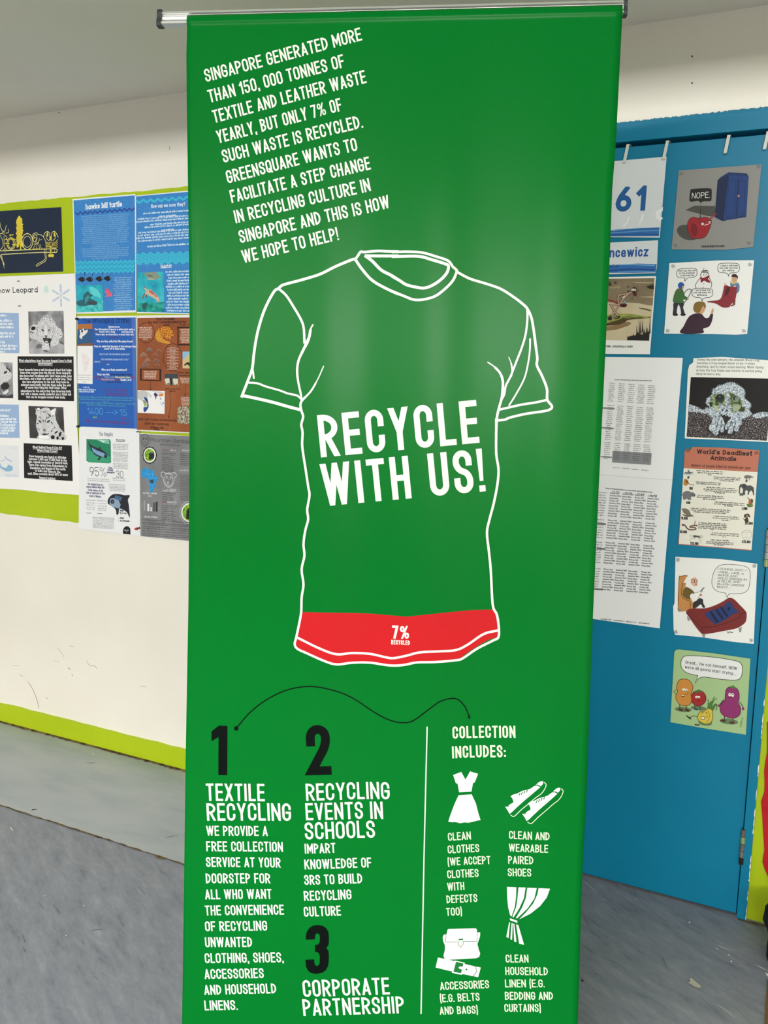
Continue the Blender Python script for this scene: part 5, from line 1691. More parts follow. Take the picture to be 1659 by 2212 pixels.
for q in ([200, 740, 215, 860, 240, 930], [130, 830, 220, 860, 340, 860], [240, 930, 330, 950, 380, 930], [310, 780, 300, 930], [300, 1045, 300, 1130, 260, 1150], [240, 1070, 330, 1060, 355, 1030], [100, 900, 190, 870]):
    a.l('#6CC0EE', q, 5)
a.make('printed_map', S_.o, S_.loc)
a = S_.art().z(295, 925, k)
for x, y0, y1, w_, c in ((105, 1380, 1490, 16, '#9C9C9E'), (150, 1345, 1540, 36, '#9E9EA0'), (222, 1415, 1552, 36, '#E6E6E6'), (276, 1475, 1556, 34, '#D4D4D4'), (328, 1392, 1560, 34, '#56565A'), (378, 1380, 1562, 38, '#37373B')):
    a.p(c, [x - w_ / 2, y0, x + w_ / 2, y0 + 3, x + w_ / 2, y1 + 3, x - w_ / 2, y1])
a.make('bar_chart', S_.o, S_.loc)
a = S_.art().z(295, 925, k)
for x0, y, x1, c in ((120, 1228, 408, '#D8D8DA'), (215, 1282, 312, '#D8D8DA'), (485, 425, 625, '#8E5A5A'), (640, 428, 745, '#C9C9CB'), (850, 430, 1300, '#C9C9CB'), (800, 800, 1300, '#BEBEC0'), (570, 1160, 755, '#C9C9CB'), (490, 1185, 740, '#C9C9CB'), (480, 1392, 570, '#9A4A4A'), (580, 1395, 760, '#C4C4C6'), (150, 1672, 400, '#E0E0E0'), (540, 1765, 660, '#B5B090')):
    a.sc(c, x0, y, x1, y + (x1 - x0) * .04, 24, y, 1.1)
for x0, x1, ys in ((475, 745, (470, 500, 545, 580, 612, 650, 685, 718, 752, 785, 812)), (475, 740, (1215, 1250, 1285, 1320, 1350)), (465, 770, (1455, 1490, 1525, 1560, 1600, 1635, 1675, 1712)), (815, 1330, (480, 515, 550, 590, 625, 660, 690)), (815, 1330, (885, 920, 955, 990, 1028, 1065, 1100, 1140, 1175, 1215, 1250, 1285, 1320, 1350)), (95, 1330, (1720, 1770, 1800, 1845, 1880, 1925, 1970, 2005))):
    for i, y in enumerate(ys):
        a.sc('#3A3A3C', x0 + (i * 13 % 11), y, x1 - (i * 29 % 60), y + (x1 - x0) * .065, 14, y, .9)
a.make('body_text', S_.o, S_.loc)
# small red pin and the dark pins between the sheets


def push_pin(px, py, col, label, r=0.004, off=0.010):
    w = Wall(off)
    u, v = w.uv(px, py)
    bm = bmesh.new()
    cyl(bm, (0, 0, 0), (0, -0.004, 0), r * 1.0, 12, r2=r * .75)
    cyl(bm, (0, -0.004, 0), (0, -0.009, 0), r * .55, 12, r2=r * .8)
    cyl(bm, (0, 0.0, 0), (0, off - 0.001, 0), r * .15, 6)
    o = obj('push_pin', bm, mat(col, .35, .5), None, (u, -off, v))
    tag(o, label, 'pin', 'push pins in the posters')


push_pin(296, 1142, '#C2332C', 'red push pin at the seam of the vaquita and gorilla posters', .0055)
push_pin(301, 1140.5, '#7A2020', 'dark red push pin beside the bright red one', .004)
push_pin(298.6, 932.5, '#6E6C5A', 'dull push pin at the top corner of the gorilla poster', .003)
push_pin(167.5, 689, '#202432', 'dark push pin at the top corner of the whooping crane poster', .005, .009)
push_pin(170, 921, '#202432', 'dark push pin at the bottom corner of the whooping crane poster', .005, .011)


def dots(S, pts, r=0.0035, c='#B9BFBE'):
    """grey adhesive showing through the corners of a sheet"""
    for px, py in pts:
        a = S.art().z(0, 0, 1)
        a.e(c, px, py, 4.2, 4.0, 20, 10, .2, int(px))
        a.make('adhesive_dot', S.o, S.loc)


def bub(f):
    """round off the body of a speech bubble, keeping its pointed tail"""
    n = len(f) // 2
    out = []
    for i in range(n):
        a, b, c = [(f[2 * ((i + j) % n)], f[2 * ((i + j) % n) + 1]) for j in (-1, 0, 1)]
        v0, v1 = (a[0] - b[0], a[1] - b[1]), (c[0] - b[0], c[1] - b[1])
        l0, l1 = math.hypot(*v0), math.hypot(*v1)
        if v0[0] * v1[0] + v0[1] * v1[1] > -0.1 * l0 * l1:
            out += [b[0], b[1]]
            continue
        for k in range(5):
            t = k / 4
            s, e = (b[0] + v0[0] * .5, b[1] + v0[1] * .5), (b[0] + v1[0] * .5, b[1] + v1[1] * .5)
            out += [(1 - t) ** 2 * s[0] + 2 * t * (1 - t) * b[0] + t * t * e[0], (1 - t) ** 2 * s[1] + 2 * t * (1 - t) * b[1] + t * t * e[1]]
    return out


HALF = .22242
PAPER = '#F6F6F3'
DO = 0.003          # sheets lie 3 mm proud of the door leaf
# --- laminated number sheet
S_ = Sheet('number_sign', [(1240, 354.5), (1327.8, 347.8), (1440, 338.3), (1425, 513.5), (1320, 512.4), (1236, 512)], '#DDE3E5', 'laminated white sign with large blue number hanging from the door top', 'sign', 0.006, rough=.25)
a = S_.art().z(1290, 280, HALF)
a.t('61', 176, 800, 470, 786, 240, '#1B5C9C', .2, 4, False, .2)
a.make('number_lettering', S_.o, S_.loc)
a = S_.art().z(1290, 280, HALF)
a.p('#2B69AC', [-240, 1040, -240, 975, 100, 985, 200, 968, 400, 956, 606, 950, 600, 1034, 300, 1036])
a.l('#5C93C8', [-200, 1005, 200, 1000, 400, 985, 600, 980], 12, True).l('#174F92', [140, 1025, 400, 1015, 600, 1020], 9, True).l('#8DB4D8', [150, 985, 250, 968, 400, 958], 6, True)
a.make('blue_brush_band', S_.o, S_.loc)
a = S_.art().z(1290, 280, HALF)
for f in ([568, 800, 640, 750, 636, 790, 600, 830, 640, 860, 610, 890, 570, 860], [300, 850, 320, 845, 300, 900, 270, 940, 240, 945, 290, 890], [440, 820, 455, 825, 440, 880, 395, 940, 420, 880]):
    a = S_.art().z(1290, 280, HALF)
    a.p('#EEF1F1', f)
    a.make('laminate_crease', S_.o, S_.loc)
# --- laminated name sign
S_ = Sheet('name_sign', [(1238, 529), (1318, 524), (1421.7, 519), (1419, 577), (1415.7, 590), (1316.7, 592.5), (1236, 594)], '#DFE5E8', 'laminated name sign with blue lettering below the number sign', 'sign', 0.0055, rough=.25)
a = S_.art().z(1290, 540, HALF)
a.t('ncewicz', 118, 74, 494, 62, 98, '#2358A0', .17, 4, False, .11)
a.make('name_lettering', S_.o, S_.loc)
a = S_.art().z(1290, 540, HALF)
a.p('#2E6DB4', [-240, 160, 120, 145, 250, 140, 400, 132, 578, 138, 566, 218, 350, 222, 120, 222, -240, 228], False)
a.l('#7FB2DC', [-200, 165, 120, 150, 300, 142, 560, 150], 9, True).l('#174C92', [120, 200, 350, 188, 566, 195], 14, True).l('#5E9CD0', [200, 215, 400, 207, 560, 212], 8, True)
a.make('blue_brush_band', S_.o, S_.loc)
S_.n = a.layer
a = S_.art().z(1290, 540, HALF)
a.t('Teacher', 60, 168, 216, 166, 30, '#1C3C74', .13, 4, False, .1)
a.make('role_lettering', S_.o, S_.loc)
# --- cartoon sheet with the bird
S_ = Sheet('bird_cartoon', [(1238, 604), (1316, 598.5), (1417, 596.5), (1404, 765.3), (1307, 764.5), (1230, 764)], PAPER, 'printed cartoon of a long-legged bird by a muddy river, on the door', 'cartoon', 0.005)
k = .08135
a = S_.art().z(1300, 590, k)
noise_mat('river_brown', [(0.3, '#7E6F54'), (0.7, '#93846A')], 15, 4)
noise_mat('river_cream', [(0.3, '#C8B893'), (0.7, '#D6C9A8')], 12, 4)
noise_mat('bank_green', [(0.3, '#7F8A3C'), (0.7, '#A6AE5A')], 40, 4)
a.p('river_brown', [-900, 150, 200, 148, 1400, 135, 1350, 900, -900, 880])
a.p('#B7A684', [780, 235, 1100, 240, 1398, 245, 1390, 275, 1150, 270, 950, 262]).p('#C3B48F', [960, 635, 1370, 612, 1368, 650, 1100, 645]).p('#A5946F', [180, 380, 480, 330, 490, 400, 300, 405, 190, 400])
a.p('river_cream', [-900, 830, 180, 780, 660, 780, 1000, 800, 1200, 850, 1350, 860, 1260, 1795, -900, 1770, -900, 1400], False)
a.p('river_brown', [620, 690, 1000, 740, 1360, 790, 1350, 860, 1200, 845, 1000, 790, 640, 775])
a.p('#6C6440', [960, 920, 1100, 930, 1230, 950, 1320, 990, 1290, 1015, 1150, 980, 1000, 945]).p('#8E7550', [-900, 1500, 140, 1530, 400, 1500, 700, 1400, 790, 1330, 700, 1290, 500, 1350, 140, 1420, -900, 1420], False)
a.p('#51401F', [-900, 1450, 140, 1400, 450, 1370, 620, 1310, 680, 1250, 900, 1220, 1290, 1190, 1290, 1150, 1000, 1170, 600, 1180, 150, 1220, -900, 1250], False).p('bank_green', [-900, 1160, 150, 1110, 400, 1075, 660, 1075, 900, 1100, 1100, 1140, 1290, 1165, 1200, 1190, 900, 1190, 700, 1200, 550, 1190, 450, 1240, 140, 1330, -900, 1300], False).l('#4E5A28', [560, 1180, 700, 1160, 850, 1185, 1100, 1175], 22, True)
for x, y, h in ((205, 340, 160), (240, 320, 110), (350, 280, 70), (380, 270, 60), (1290, 420, 150), (1340, 410, 190), (1240, 400, 80), (1370, 410, 140)):
    a.p('#332C22', [x - 22, y, x - 4, y - h, x + 22, y])
a.p('#2C2620', [1180, 350, 1290, 330, 1390, 340, 1385, 430, 1260, 410])
a.p('#201B17', [670, 1785, 700, 1690, 800, 1660, 900, 1650, 940, 1560, 1000, 1600, 1080, 1640, 1160, 1580, 1270, 1560, 1258, 1795], False)
for x, y0, h in ((1000, 1600, 390), (1040, 1600, 370), (1090, 1560, 330), (940, 1640, 280), (1280, 1600, 510), (1200, 1600, 200), (1150, 1620, 160), (1110, 1640, 240), (960, 1640, 130), (710, 1740, 80), (860, 1680, 90), (1240, 1600, 160)):
    a.p('#241E19', [x - 20, y0, x - 45 + h * .1, y0 - h, x + 18, y0])
a.make('river_picture', S_.o, S_.loc)
S_.n = a.layer
a = S_.art().z(1300, 590, k)
BI, BO = '#C8A690', '#3A1A18'
a.p('#8A3A30', [150, 690, 200, 695, 450, 770, 480, 830, 420, 820, 180, 730])
for q in ([700, 540, 600, 560, 460, 590, 430, 690, 470, 850], [450, 840, 250, 850, 330, 1000, 450, 1150], [470, 870, 340, 1030, 270, 1150, 290, 1200]):
    a.l(BO, q, 52).l(BI, q, 32)
a.l(BO, [500, 800, 620, 640, 740, 530, 840, 490, 900, 470], 60, True).l(BI, [500, 800, 620, 640, 740, 530, 840, 490, 890, 470], 40, True)
a.p('#4A1422', [470, 870, 500, 830, 600, 800, 660, 820, 680, 850, 650, 895, 590, 910, 500, 890]).p('#8DA7B4', [560, 800, 610, 730, 630, 740, 640, 800])
a.e('#2C1C1A', 870, 450, 82, 74).e('#DCD4C2', 840, 445, 52, 34).e('#B9AE9C', 905, 450, 22, 40).p('#5A1E22', [820, 530, 860, 500, 930, 520, 940, 580, 900, 612, 860, 600, 840, 560]).l('#2C1C1A', [690, 460, 740, 500, 800, 480], 18)
a.l('#E8E4DA', [580, 640, 620, 600, 560, 660], 24)
for q in ([685, 350, 735, 380], [850, 310, 840, 345], [930, 365, 955, 350], [815, 660, 812, 705], [975, 450, 990, 480]):
    a.l('#2C2620', q, 14)
a.e('#2A211C', 420, 1180, 82, 36, -10).e('#8C7C60', 400, 1180, 50, 16, -10).p('#2A211C', [160, 1180, 250, 1130, 280, 1170, 270, 1250, 180, 1250])
a.make('bird_figure', S_.o, S_.loc)
a = S_.art().z(1300, 590, k)
a.t('while', 60, 1970, 235, 1968, 62, '#1E1E1E', .14, 4, False, .1, .12).t('attaching a radio', 285, 1972, 820, 1976, 62, '#1E1E1E', .14, 4, False, .1, .12)
a.make('caption', S_.o, S_.loc)
# --- apple cartoon
S_ = Sheet('apple_cartoon', [(1466.4, 368.3), (1645.2, 355), (1627, 533.6), (1570, 539.5), (1450.6, 539)], '#8F8F8B', 'grey cartoon sheet with a red apple beside a dark blue cabinet', 'cartoon', DO)
a = S_.art().z(1290, 280, HALF)
a.p('#4C4C47', [856, 782, 945, 738, 1145, 742, 1145, 840, 1085, 842]).e('#4C4C47', 880, 1000, 108, 70, 20)
a.make('cast_shape', S_.o, S_.loc)
S_.n = a.layer
a = S_.art().z(1290, 280, HALF)
a.p('#16264A', [1170, 490, 1280, 440, 1250, 885, 1215, 888, 1140, 850]).p('#20407C', [1280, 440, 1472, 455, 1448, 850, 1225, 885]).p('#1B3466', [1195, 465, 1275, 415, 1452, 425, 1472, 455, 1280, 442, 1172, 492])
a.l('#14264E', [1372, 470, 1350, 862], 8).l('#14264E', [1225, 872, 1448, 838], 6)
for q in ([1282, 490, 1350, 492, 1330, 835, 1250, 850], [1380, 490, 1440, 496, 1425, 820, 1362, 832]):
    a.l('#18305F', q, 5, closed=True)
a.e('#B98A5A', 1374, 645, 10, 12)
a.make('cabinet_figure', S_.o, S_.loc, 'plain blue two-door cabinet')
a = S_.art().z(1290, 280, HALF)
a.p('#9E2128', [890, 880, 930, 850, 990, 862, 1050, 850, 1090, 868, 1110, 900, 1085, 980, 1050, 1040, 990, 1060, 960, 1050, 920, 1052, 890, 1000, 875, 940], sm=True).p('#7A171F', [925, 905, 960, 930, 975, 980, 950, 1040, 915, 1010, 910, 950], sm=True).l('#5E1018', [890, 880, 930, 850, 990, 862, 1050, 850, 1090, 868, 1110, 900, 1085, 980, 1050, 1040, 990, 1060, 920, 1052, 890, 1000, 875, 940], 5, True, True)
a.l('#A3262C', [1085, 880, 1120, 845, 1155, 815], 14).e('#F2EFEA', 1025, 916, 13, 13).e('#F2EFEA', 1092, 902, 11, 12).e('#1A1210', 1028, 916, 5, 5).e('#1A1210', 1094, 902, 5, 5).l('#5A1016', [1000, 895, 1045, 900], 8).l('#5A1016', [1075, 890, 1110, 880], 8).l('#F2EFEA', [1045, 932, 1062, 920, 1080, 922], 6)
a.make('apple_figure', S_.o, S_.loc)
a = S_.art().z(1290, 280, HALF)
a.p('#1D1D1D', [915, 580, 1010, 570, 1100, 572, 1113, 600, 1110, 680, 1095, 695, 1012, 704, 1006, 780, 1004, 860, 996, 858, 1000, 704, 915, 700, 896, 680, 905, 600])
a.make('speech_bubble', S_.o, S_.loc, 'black speech bubble')
S_.n = a.layer
a = S_.art().z(1290, 280, HALF)
a.t('NOPE.', 918, 672, 1094, 662, 58, '#F2F2EE', .09, 5, False, .14)
a.make('lettering', S_.o, S_.loc)
a = S_.art().z(1290, 280, HALF)
a.t('THEAWKWARDYETI.COM', 1010, 1146, 1234, 1140, 19, '#1E1E1C', .2, 3, False, .08)
a.make('web_address', S_.o, S_.loc)
dots(S_, [(1472, 375), (1638.5, 359.5), (1617.5, 525), (1459.5, 531)], c='#7B7C7A')
# --- snowman cartoon
S_ = Sheet('snowman_cartoon', [(1446, 568.5), (1550, 562.5), (1629, 562), (1614, 721.3), (1590, 723.3), (1540, 721.5), (1434.6, 720.6)], PAPER, 'white cartoon sheet of children talking around a snowman, under the apple cartoon', 'cartoon', DO)
LN = '#1B1B1D'
a = S_.art().z(1290, 540, HALF)
for f in ([775, 200, 800, 182, 950, 175, 970, 195, 970, 245, 945, 265, 880, 268, 850, 302, 852, 270, 790, 270, 770, 250], [1175, 145, 1195, 128, 1365, 127, 1383, 150, 1380, 205, 1360, 218, 1285, 222, 1275, 252, 1265, 222, 1190, 220, 1170, 200], [925, 385, 945, 370, 1105, 372, 1124, 395, 1120, 440, 1100, 462, 1035, 463, 1020, 495, 1012, 462, 940, 460, 918, 430]):
    a = S_.art().z(1290, 540, HALF)
    a.p('#F6F6F3', bub(f), False).l(LN, bub(f), 5, closed=True)
    a.make('speech_bubble', S_.o, S_.loc)
S_.n = a.layer - 2
a = S_.art().z(1290, 540, HALF)
for t_, x0, y, x1, y1 in (("Don't put the coat", 790, 212, 958, 206), ('on the snowman', 792, 234, 948, 230), ('- it will melt him', 794, 258, 942, 254), ('I think it will keep', 1196, 162, 1366, 158), ('him cold and stop', 1190, 184, 1366, 182), ('him melting', 1216, 208, 1332, 206), ("I don't think the", 948, 400, 1098, 398), ('coat will make any', 934, 422, 1108, 420), ('difference', 970, 446, 1066, 446)):
    a.t(t_, x0, y, x1, y1, 18, '#222224', .16, 3, False, .08)
a.make('lettering', S_.o, S_.loc)
a = S_.art().z(1290, 540, HALF)
a.l(LN, [960, 370, 955, 340, 985, 290, 1010, 265, 1005, 240, 1020, 215, 1060, 212, 1085, 240, 1085, 265, 1105, 300, 1112, 345, 1102, 370], 5, True)
a.p('#F4F4F1', [1005, 210, 1030, 188, 1065, 190, 1085, 212, 1050, 220]).l(LN, [1008, 212, 1045, 222, 1085, 212], 6).l(LN, [1022, 205, 1070, 202], 12).l(LN, [1030, 190, 1038, 178], 5).e(LN, 1035, 240, 5, 4).e(LN, 1062, 236, 5, 4).l(LN, [1040, 252, 1055, 252], 4).e(LN, 1035, 330, 4, 4).e(LN, 1030, 362, 4, 4)
a.p('#8E2430', [1000, 262, 1030, 272, 1085, 248, 1090, 270, 1075, 280, 1095, 300, 1095, 318, 1060, 310, 1040, 298, 1010, 318, 1005, 290])
a.make('snowman_figure', S_.o, S_.loc)
a = S_.art().z(1290, 540, HALF)
a.p('#2D2F3A', [748, 510, 840, 515, 835, 560, 850, 620, 820, 628, 808, 570, 790, 530, 775, 580, 770, 625, 735, 628, 740, 570]).p('#3F7038', [775, 380, 800, 372, 832, 385, 850, 440, 885, 470, 878, 485, 835, 482, 842, 512, 745, 510, 738, 470, 755, 410]).e('#2A5BA8', 815, 345, 31, 32).p('#D9A77E', [825, 350, 845, 348, 842, 375, 828, 380]).p('#7A5A3A', [778, 385, 800, 372, 810, 395, 792, 405])
a.l('#4A4A4E', [838, 525, 870, 480, 900, 430, 915, 390, 890, 380, 860, 400, 838, 440], 7, True).e('#D9A77E', 882, 475, 9, 8).e(LN, 760, 628, 26, 13).e(LN, 835, 628, 26, 13)
a.make('child_figure', S_.o, S_.loc, 'child in a blue hat and green coat')
a = S_.art().z(1290, 540, HALF)
a.p('#5C86B0', [1290, 320, 1330, 330, 1370, 315, 1385, 350, 1380, 400, 1350, 430, 1300, 400]).p('#D9A77E', [1308, 260, 1350, 262, 1358, 300, 1330, 318, 1305, 300]).p('#D3BE74', [1290, 300, 1310, 312, 1345, 310, 1360, 295, 1355, 325, 1320, 332, 1295, 322]).p('#3C2424', [1302, 250, 1320, 232, 1350, 235, 1368, 258, 1362, 290, 1352, 265, 1310, 262]).p('#7C3A34', [1310, 490, 1345, 480, 1338, 535, 1300, 550, 1292, 535, 1320, 530])
a.p('#8E2C34', [1240, 340, 1290, 355, 1355, 355, 1355, 400, 1345, 470, 1310, 520, 1290, 540, 1285, 555, 1220, 558, 1150, 520, 1075, 508, 1078, 498, 1180, 485, 1210, 450, 1225, 390]).p('#4E1820', [1265, 358, 1290, 360, 1285, 400, 1250, 450, 1240, 450, 1245, 400]).e('#E6C49C', 1242, 332, 10, 14).e('#E6C49C', 1338, 352, 12, 8)
a.make('child_figure', S_.o, S_.loc, 'child holding up a red coat')
a = S_.art().z(1290, 540, HALF)
a.p('#3A1E30', [812, 808, 840, 740, 890, 650, 950, 618, 1010, 620, 1050, 660, 1085, 655, 1100, 625, 1125, 620, 1115, 690, 1085, 745, 1030, 765, 1022, 808]).p('#D9A77E', [990, 580, 1010, 560, 1040, 540, 1050, 580, 1025, 620, 990, 615]).p('#8A6C30', [935, 550, 950, 515, 990, 500, 1040, 508, 1055, 540, 1050, 570, 1030, 545, 1010, 575, 990, 610, 950, 605, 935, 580]).p('#D9A77E', [1102, 622, 1110, 590, 1122, 566, 1130, 570, 1132, 600, 1120, 622])
a.make('child_figure', S_.o, S_.loc, 'child in a dark purple jumper seen from behind')
dots(S_, [(1454, 574.5), (1620, 571.5), (1607, 715), (1442, 714.5)])
# --- the two timetables
k4, k5 = .22845, .23448
S_ = Sheet('timetable_sheet', [(1246, 770), (1305, 771), (1475, 773), (1463, 910), (1452.5, 1037), (1292, 1025), (1240, 1020)], '#F5F6F6', 'white timetable sheet with grey shaded rows, above the other timetable', 'sheet', 0.004)
a = S_.art().z(1280, 760, k4)
a.t('Tuesday Coordinated Science Lesson Rotas using Calendar below', 205, 268, 560, 278, 11, '#3A3A3C', .18, 2, False, .05)
TK = '#4E4E52'


def trow(a, i, y0, cols, dy, sl, h, seed, rows=1):
    for j, (x0, x1) in enumerate(cols):
        a.sc(TK, x0 + (i * 7 + j * 5) % 9, y0 + j * sl, x1 - (i * 11 + j * 3) % 15, y0 + j * sl + 3, h, seed + i * 9 + j, 1.0)


groups = ((300, 10, 206), (510, 9, 196), (680, 9, 178), (862, 9, 158))
for gi, (y0, n_, xo) in enumerate(groups):
    sh = gi * -14
    a.p('#8F9194', [98 + sh * .6, 522 + gi * 0 + (gi - 1) * 188, 218 + sh * .6, 530 + (gi - 1) * 188, 216 + sh * .6, 545 + (gi - 1) * 188, 97 + sh * .6, 537 + (gi - 1) * 188]) if gi in (1, 2) else None
    if gi == 3:
        a.p('#8E9093', [190, 936, 560, 958, 552, 1070, 184, 1046]).p('#8F9194', [78, 985, 184, 992, 184, 1004, 77, 997])
    for i in range(n_):
        y = y0 + i * 18.6
        s2 = sh - i * 1.4
        trow(a, i, y, ((158 + s2 - 4, 220 + s2), (246 + s2, 316 + s2), (338 + s2, 408 + s2), (428 + s2, 504 + s2), (524 + s2, 602 + s2)), 0, 6, 7, gi * 100)
for i in range(4):
    a.sc(TK, 190 + i * 90, 1096 + i * 8, 262 + i * 90, 1102 + i * 8, 6, i + 900, 1)
a.make('printed_table', S_.o, S_.loc)
S_ = Sheet('timetable_sheet', [(1240, 1020.3), (1292, 1025.3), (1452.5, 1037.3), (1445, 1120), (1425, 1357.5), (1282, 1337), (1225, 1329)], '#F3F4F5', 'white timetable sheet filled with rows of writing, below the shaded timetable', 'sheet', 0.0046)
a = S_.art().z(1270, 950, k5)
a.t('Friday Coordinated Science Lessons Rotas using Calendar below', 160, 452, 596, 490, 13, '#3A3A3C', .18, 2, False, .05)
for t_, x, y in (('Day R (1)', 226, 484), ('Day G (2)', 340, 494), ('Day B (3)', 456, 504), ('Day W (4)', 572, 516)):
    a.t(t_, x, y, x + 64, y + 5, 13, '#2C2C2E', .2, 2, False, .06)
SUBJ = ('Physics (JB)', 'Chemistry (SMc)', 'Biology (NKu)', 'Chemistry (ACa)')
SUB2 = ('Biology (SH)', 'Physics (PC)')
rows_ = []
y = 0
for gi, (y0, n_) in enumerate(((496, 10), (745, 8), (952, 9), (1196, 9))):
    sh = gi * -20
    if gi in (1, 2, 3):
        ys = (764, 992, 1366)[gi - 1]
        xs = (90, 82, 60)[gi - 1]
        a.p('#77797C', [xs, ys, xs + 78, ys + 6, xs + 76, ys + 22, xs - 1, ys + 16])
    for i in range(n_):
        y = y0 + i * 23.2
        s2 = sh - i * 2.4
        for j, x0 in enumerate((205, 318, 434, 552)):
            w_ = 92 if (i + j) % 3 == 1 else 72
            nm = ('Physics (JB)', 'Chemistry (SMc)', 'Biology (NKu)')[(i + j) % 3] if (i * 3 + j) % 5 else 'Biology (SH)'
            a.t(nm, x0 + s2, y + j * 9, x0 + s2 + w_ + 10, y + j * 9 + 7, 13, '#48484B', .17, 2, False, .05)
        a.sc('#55555A', 100 + s2, y - 6, 176 + s2, y - 1, 9, gi * 50 + i, 1)
for i, x in enumerate((118, 238, 352, 470)):
    a.sc('#444448', x, 1655 + i * 12, x + 100, 1664 + i * 12, 9, i + 70, 1.1)
a.make('printed_table', S_.o, S_.loc)
# --- frog sheet
S_ = Sheet('frog_sheet', [(1479, 947), (1486, 800), (1489, 789), (1497, 783), (1498, 773.7), (1560, 771), (1659, 778), (1676, 779), (1668, 956), (1659, 955), (1580, 951)], '#F4F5ED', 'white sheet with a photo of a frost-covered frog, level with the upper timetable', 'poster', DO)
a = S_.art().z(1280, 760, k4)
for t_, x0, y, x1, y1 in (('During the cold winters, the Alaskan Wood Frog', 990, 84, 1576, 90), ('becomes a frog-shaped block of ice. It stops', 987, 116, 1534, 122), ('breathing, and its heart stops beating. When Spring', 984, 150, 1614, 158), ('arrives the frog thaws and returns to normal going', 980, 184, 1600, 194), ('along its merry way.', 977, 217, 1214, 222)):
    a.t(t_, x0, y, x1, y1, 23, '#55575A', .12, 4, False, .12)
a.make('body_text', S_.o, S_.loc)
k = .11392
a = S_.art().z(1470, 800, k)
a.p('photo_black', [195, 128, 1660, 155, 1700, 157, 1640, 1335, 115, 1260])
a.p('photo_frost_dark', [160, 640, 300, 680, 430, 730, 500, 680, 600, 900, 560, 1000, 900, 1060, 1170, 1000, 1200, 900, 1400, 830, 1660, 780, 1690, 782, 1640, 1335, 115, 1260], False)
a.p('#2A2220', [560, 1000, 700, 900, 900, 850, 1160, 930, 1160, 1100, 1000, 1220, 700, 1240, 480, 1150])


def frosty(a, f, amp, seed, c='photo_frost'):
    """an outline grown over with ice crystals"""
    rr = random.Random(seed)
    pts = curve([(f[i], f[i + 1]) for i in range(0, len(f), 2)], 8, True)
    cx = sum(p[0] for p in pts) / len(pts)
    cy = sum(p[1] for p in pts) / len(pts)
    out = []
    for i, (x, y) in enumerate(pts):
        d = math.hypot(x - cx, y - cy)
        s = 1 + (amp * rr.uniform(.3, 1) if i % 2 else -amp * .2) / d
        out += [cx + (x - cx) * s, cy + (y - cy) * s]
    a.p(c, out)


frosty(a, [160, 650, 300, 690, 430, 750, 500, 700, 540, 760, 480, 820, 330, 790, 170, 780], 22, 5)
frosty(a, [1380, 850, 1500, 800, 1640, 800, 1655, 860, 1500, 900, 1400, 890], 22, 6)
frosty(a, [610, 390, 700, 310, 830, 270, 940, 230, 1060, 270, 1180, 340, 1220, 420, 1210, 520, 1300, 600, 1330, 680, 1290, 740, 1350, 830, 1250, 880, 1130, 930, 1000, 900, 780, 830, 600, 890, 520, 790, 560, 700, 490, 620, 520, 530, 600, 470], 34, 2)
a.p('photo_green_skin', [600, 480, 700, 440, 820, 450, 900, 400, 960, 420, 1060, 470, 1150, 560, 1170, 660, 1150, 750, 1000, 800, 880, 830, 750, 800, 640, 720, 560, 640]).p('#2E3A2C', [650, 520, 720, 450, 830, 470, 830, 560, 780, 620, 680, 600]).e('#0F1412', 745, 500, 62, 50).e('#4E5A5E', 745, 500, 26, 22).p('#4A5A2C', [940, 430, 1040, 470, 1140, 560, 1150, 640, 1040, 640, 960, 580]).e('#8E9A84', 1045, 540, 66, 62).e('#2C3628', 1040, 530, 50, 44).e('#7C8A80', 1060, 540, 30, 36)
a.p('#B7C3A6', [620, 660, 700, 680, 740, 760, 700, 780, 640, 720]).p('#A8B596', [980, 680, 1140, 660, 1140, 730, 1000, 790]).p('#2C3410', [545, 610, 610, 600, 600, 690, 560, 690]).p('#38440E', [1150, 690, 1220, 700, 1220, 770, 1170, 790, 1100, 770])
frosty(a, [740, 650, 800, 650, 840, 700, 900, 660, 960, 670, 970, 760, 930, 830, 820, 830, 750, 790], 24, 9)
frosty(a, [860, 450, 920, 440, 930, 560, 900, 660, 840, 650, 850, 560], 14, 10)
frosty(a, [680, 830, 740, 820, 760, 900, 740, 1010, 700, 1120, 720, 1190, 660, 1230, 620, 1180, 550, 1110, 560, 1040, 600, 980, 620, 880], 26, 3)
frosty(a, [770, 870, 820, 950, 830, 1050, 810, 1170, 760, 1160, 760, 1060, 730, 1150, 690, 1130, 720, 1010, 750, 930], 16, 4)
frosty(a, [1000, 870, 1080, 800, 1160, 840, 1150, 940, 1160, 1000, 1110, 1080, 1080, 1160, 1020, 1130, 1000, 1050, 990, 1180, 930, 1200, 900, 1160, 930, 1040, 880, 1120, 850, 1080, 900, 980], 24, 7)
for q in ([740, 880, 700, 1020, 670, 1120], [780, 940, 770, 1080], [970, 950, 930, 1090], [1050, 960, 1020, 1100]):
    a.l('#2C3430', q, 12)
a.e('#20282A', 800, 750, 18, 12).e('#20282A', 880, 765, 30, 10)
a.make('printed_photo', S_.o, S_.loc, 'photo of a frog covered in ice crystals')
